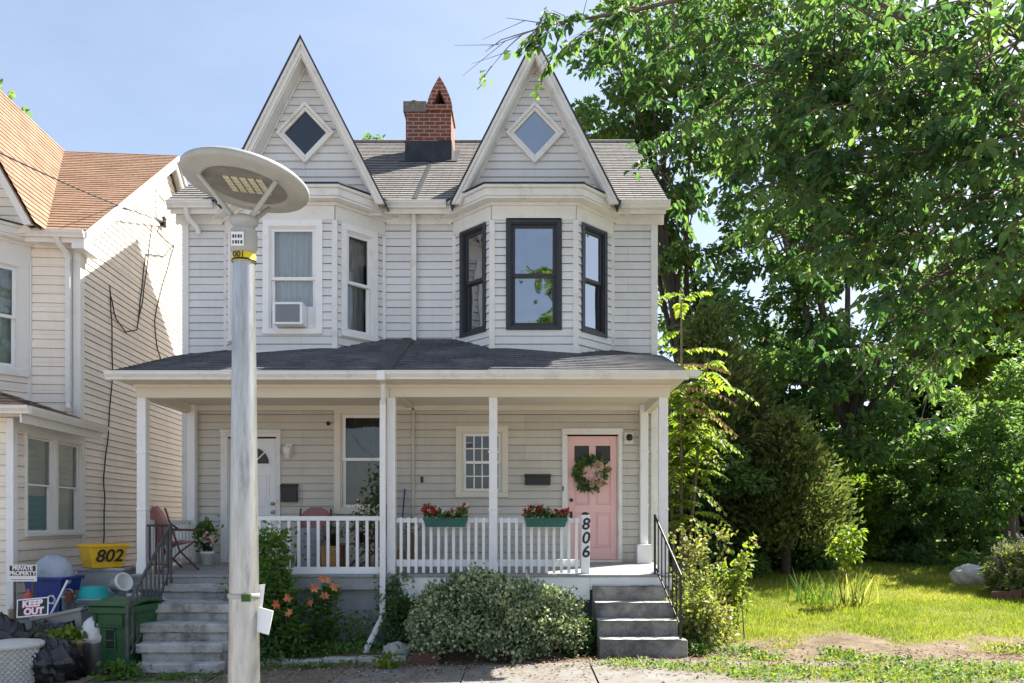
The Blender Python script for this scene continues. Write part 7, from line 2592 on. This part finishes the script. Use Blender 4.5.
def lawn():
    rng = np.random.default_rng(131)
    def blades(name, label, x0, x1, y0, y1, n, s0, s1, floor=0.0):
        x = rng.uniform(x0, x1, n); y = rng.uniform(y0, y1, n)
        m = grass_mask(x, y)
        keep = rng.random(n) < m ** 1.3 * np.clip(.45 + fbm(x, y, 1.6), 0, 1)
        keep &= ~((x < 2.25) & (y > 10.35))
        x, y = x[keep], y[keep]
        k = len(x)
        C = np.stack([x, y, gz_np(x, y) - .005 + np.where((y > 8.5) & (y < 10.05), .035, 0)], 1)
        A = rng.normal(0, .45, (k, 3)) + [0, 0, 1.0]
        s = rng.uniform(s0, s1, k) * (.6 + .8 * fbm(x, y, 1.1))
        t = np.clip(rng.normal(.45, .2, k) + (fbm(x + 9, y, .7) - .5) * 1.1, 0, 1)
        o = leaves(name, C, A, rng.normal(size=(k, 3)), s, t, M['grass'], None, T_GRASS, 1.0)
        tag(o, label, 'grass', None, 'stuff')
    blades('lawn_grass', 'sunlit yellow green lawn grass right of the house', 2.3, 15.5, 10.2, 17.5, 170000, .04, .085)
    blades('lawn_grass', 'shaded lawn grass in front of the woods', 2.6, 18.0, 17.5, 26.0, 110000, .06, .12)
    blades('verge_grass', 'strip of low grass growing over the path edge', .6, 12.5, 8.45, 10.5, 70000, .035, .075)
    # clover-like leaves among the front strip
    n = 9000
    x = rng.uniform(.8, 9, n); y = rng.uniform(8.5, 10.35, n)
    k = rng.random(n) < grass_mask(x, y)
    x, y = x[k], y[k]; n = len(x)
    C = np.stack([x, y, gz_np(x, y) + .04 + rng.uniform(0, .05, n)], 1)
    o = leaves('ground_cover', C, rng.normal(size=(n, 3)), rng.normal(0, .35, (n, 3)) + [0, 0, 1], rng.uniform(.03, .06, n), rng.random(n), M['leaf_mid'], None, T_LEAF, 1.5)
    tag(o, 'small leafed ground cover mixed into the front grass strip', 'ground cover', None, 'stuff')
    n = 5200
    x = rng.uniform(-4.2, 10, n); y = 9.9 + rng.normal(0, .8, n)
    C = np.stack([x, y, gz_np(x, y) + .045 + np.where((y > 8.5) & (y < 10.05), .01, 0)], 1)
    k = (y > 8.7) & ~((x > .9) & (x < 2.1) & (y > 10.3)) & (y < 12) & ~((x < 2.1) & (y > 11.4))
    C = C[k]; n = len(C)
    o = leaves('leaf_litter', C, rng.normal(0, 1, (n, 3)) * [1, 1, .25], rng.normal(0, .3, (n, 3)) + [0, 0, 1], rng.uniform(.015, .05, n), rng.random(n), M['litter'], None, T_LEAF, 1.2)
    tag(o, 'brown fallen leaves and crumbs scattered on path and bare soil', 'leaf litter', None, 'stuff')
    T_PEB = (np.array([[.5, 0, 0], [0, .42, 0], [-.5, 0, 0], [0, -.42, 0], [0, 0, .34], [0, 0, -.3]]), np.array([[0, 1, 4], [1, 2, 4], [2, 3, 4], [3, 0, 4], [1, 0, 5], [2, 1, 5], [3, 2, 5], [0, 3, 5]]))
    n = 2600
    x = rng.uniform(-4.5, 10.5, n); y = 9.9 + rng.normal(0, .7, n)
    k = (y > 8.6) & (y < 11.3) & ~((x > .85) & (x < 2.2) & (y > 10.3)) & ~((y > 8.5) & (y < 9.7) & (x > -1.6) & (x < 1.4))
    x, y = x[k], y[k]; n = len(x)
    C = np.stack([x, y, gz_np(x, y) + .025 + np.where((y > 8.5) & (y < 10.05), .025, 0)], 1)
    o = leaves('gravel', C, rng.normal(size=(n, 3)) * [1, 1, .2], rng.normal(0, .2, (n, 3)) + [0, 0, 1], .012 + .045 * rng.random(n) ** 4, rng.random(n), M['pebble'], None, T_PEB, 1.0)
    tag(o, 'loose gravel and crumbs of soil scattered over the bare strip', 'gravel', None, 'stuff')
    p = P(872, 556, 24)
    b = MB(); b.blob((0, 0, .1), (1.3, .6, .35), 5, .2, 26, 12, 2.4); o = b.build('leaf_pile', M['terracotta'], None, origin=(p.x, 23.5, gz(p.x, 23.5))); tag(o, 'heap of brown brush at the shaded back edge of the lawn', 'heap')
lawn()

# ------------------------------------------------------------------ camera, light, sky
def world():
    cam = bpy.data.cameras.new('camera')
    cam.sensor_width = 36
    cam.lens = 36 * F / 1024
    cam.shift_x = -13 / 1024
    cam.shift_y = (520 - 341.5) / 1024
    cam.clip_start = 0.05
    cam.clip_end = 3000
    o = bpy.data.objects.new('camera', cam)
    COL.objects.link(o)
    o.location = (0, 0, CAMZ)
    o.rotation_euler = (R(90), 0, 0)
    scene.camera = o
    sd = Vector((1.6, 1.2, 2.3)).normalized()
    s = bpy.data.lights.new('sun', 'SUN')
    s.energy = 5.0
    s.angle = R(0.53)
    s.color = (1.0, 0.94, 0.84)
    so = bpy.data.objects.new('sun', s)
    COL.objects.link(so)
    so.rotation_euler = sd.to_track_quat('Z', 'Y').to_euler()
    w = bpy.data.worlds.new('World')
    scene.world = w
    w.use_nodes = True
    nt = w.node_tree
    bg = nt.nodes['Background']
    sky = nt.nodes.new('ShaderNodeTexSky')
    sky.sky_type = 'NISHITA'
    sky.sun_disc = False
    sky.sun_elevation = math.asin(sd.z)
    sky.sun_rotation = math.atan2(sd.x, sd.y)
    sky.air_density = 1.0
    sky.dust_density = 1.5
    sky.ozone_density = 1.0
    # thin high cloud
    tc = nt.nodes.new('ShaderNodeTexCoord')
    mp = nt.nodes.new('ShaderNodeMapping')
    mp.inputs['Scale'].default_value = (1.0, 1.0, 2.6)
    mp.inputs['Location'].default_value = (0.35, 0.2, 0.1)
    nz = nt.nodes.new('ShaderNodeTexNoise')
    nz.inputs['Scale'].default_value = 2.4
    nz.inputs['Detail'].default_value = 9
    nz.inputs['Roughness'].default_value = 0.6
    nz.inputs['Distortion'].default_value = 0.4
    nt.links.new(tc.outputs['Generated'], mp.inputs[0])
    nt.links.new(mp.outputs[0], nz.inputs['Vector'])
    r = ramp(nt, [(0.38, (0.22,) * 3), (0.80, (0.48,) * 3)])
    nt.links.new(nz.outputs['Fac'], r.inputs['Fac'])
    mx = nt.nodes.new('ShaderNodeMix')
    mx.data_type = 'RGBA'
    mx.inputs['B'].default_value = (4.4, 5.0, 6.2, 1)
    nt.links.new(r.outputs['Color'], mx.inputs['Factor'])
    nt.links.new(sky.outputs[0], mx.inputs['A'])
    nt.links.new(mx.outputs['Result'], bg.inputs['Color'])
    bg.inputs['Strength'].default_value = 0.068
    vs = scene.view_settings
    vs.view_transform = 'Standard'
    vs.look = 'None'
    vs.exposure = 1.62
    vs.gamma = 1
    scene.render.engine = 'CYCLES'
    scene.cycles.use_denoising = True
    scene.cycles.max_bounces = 8
    scene.cycles.transparent_max_bounces = 12
world()
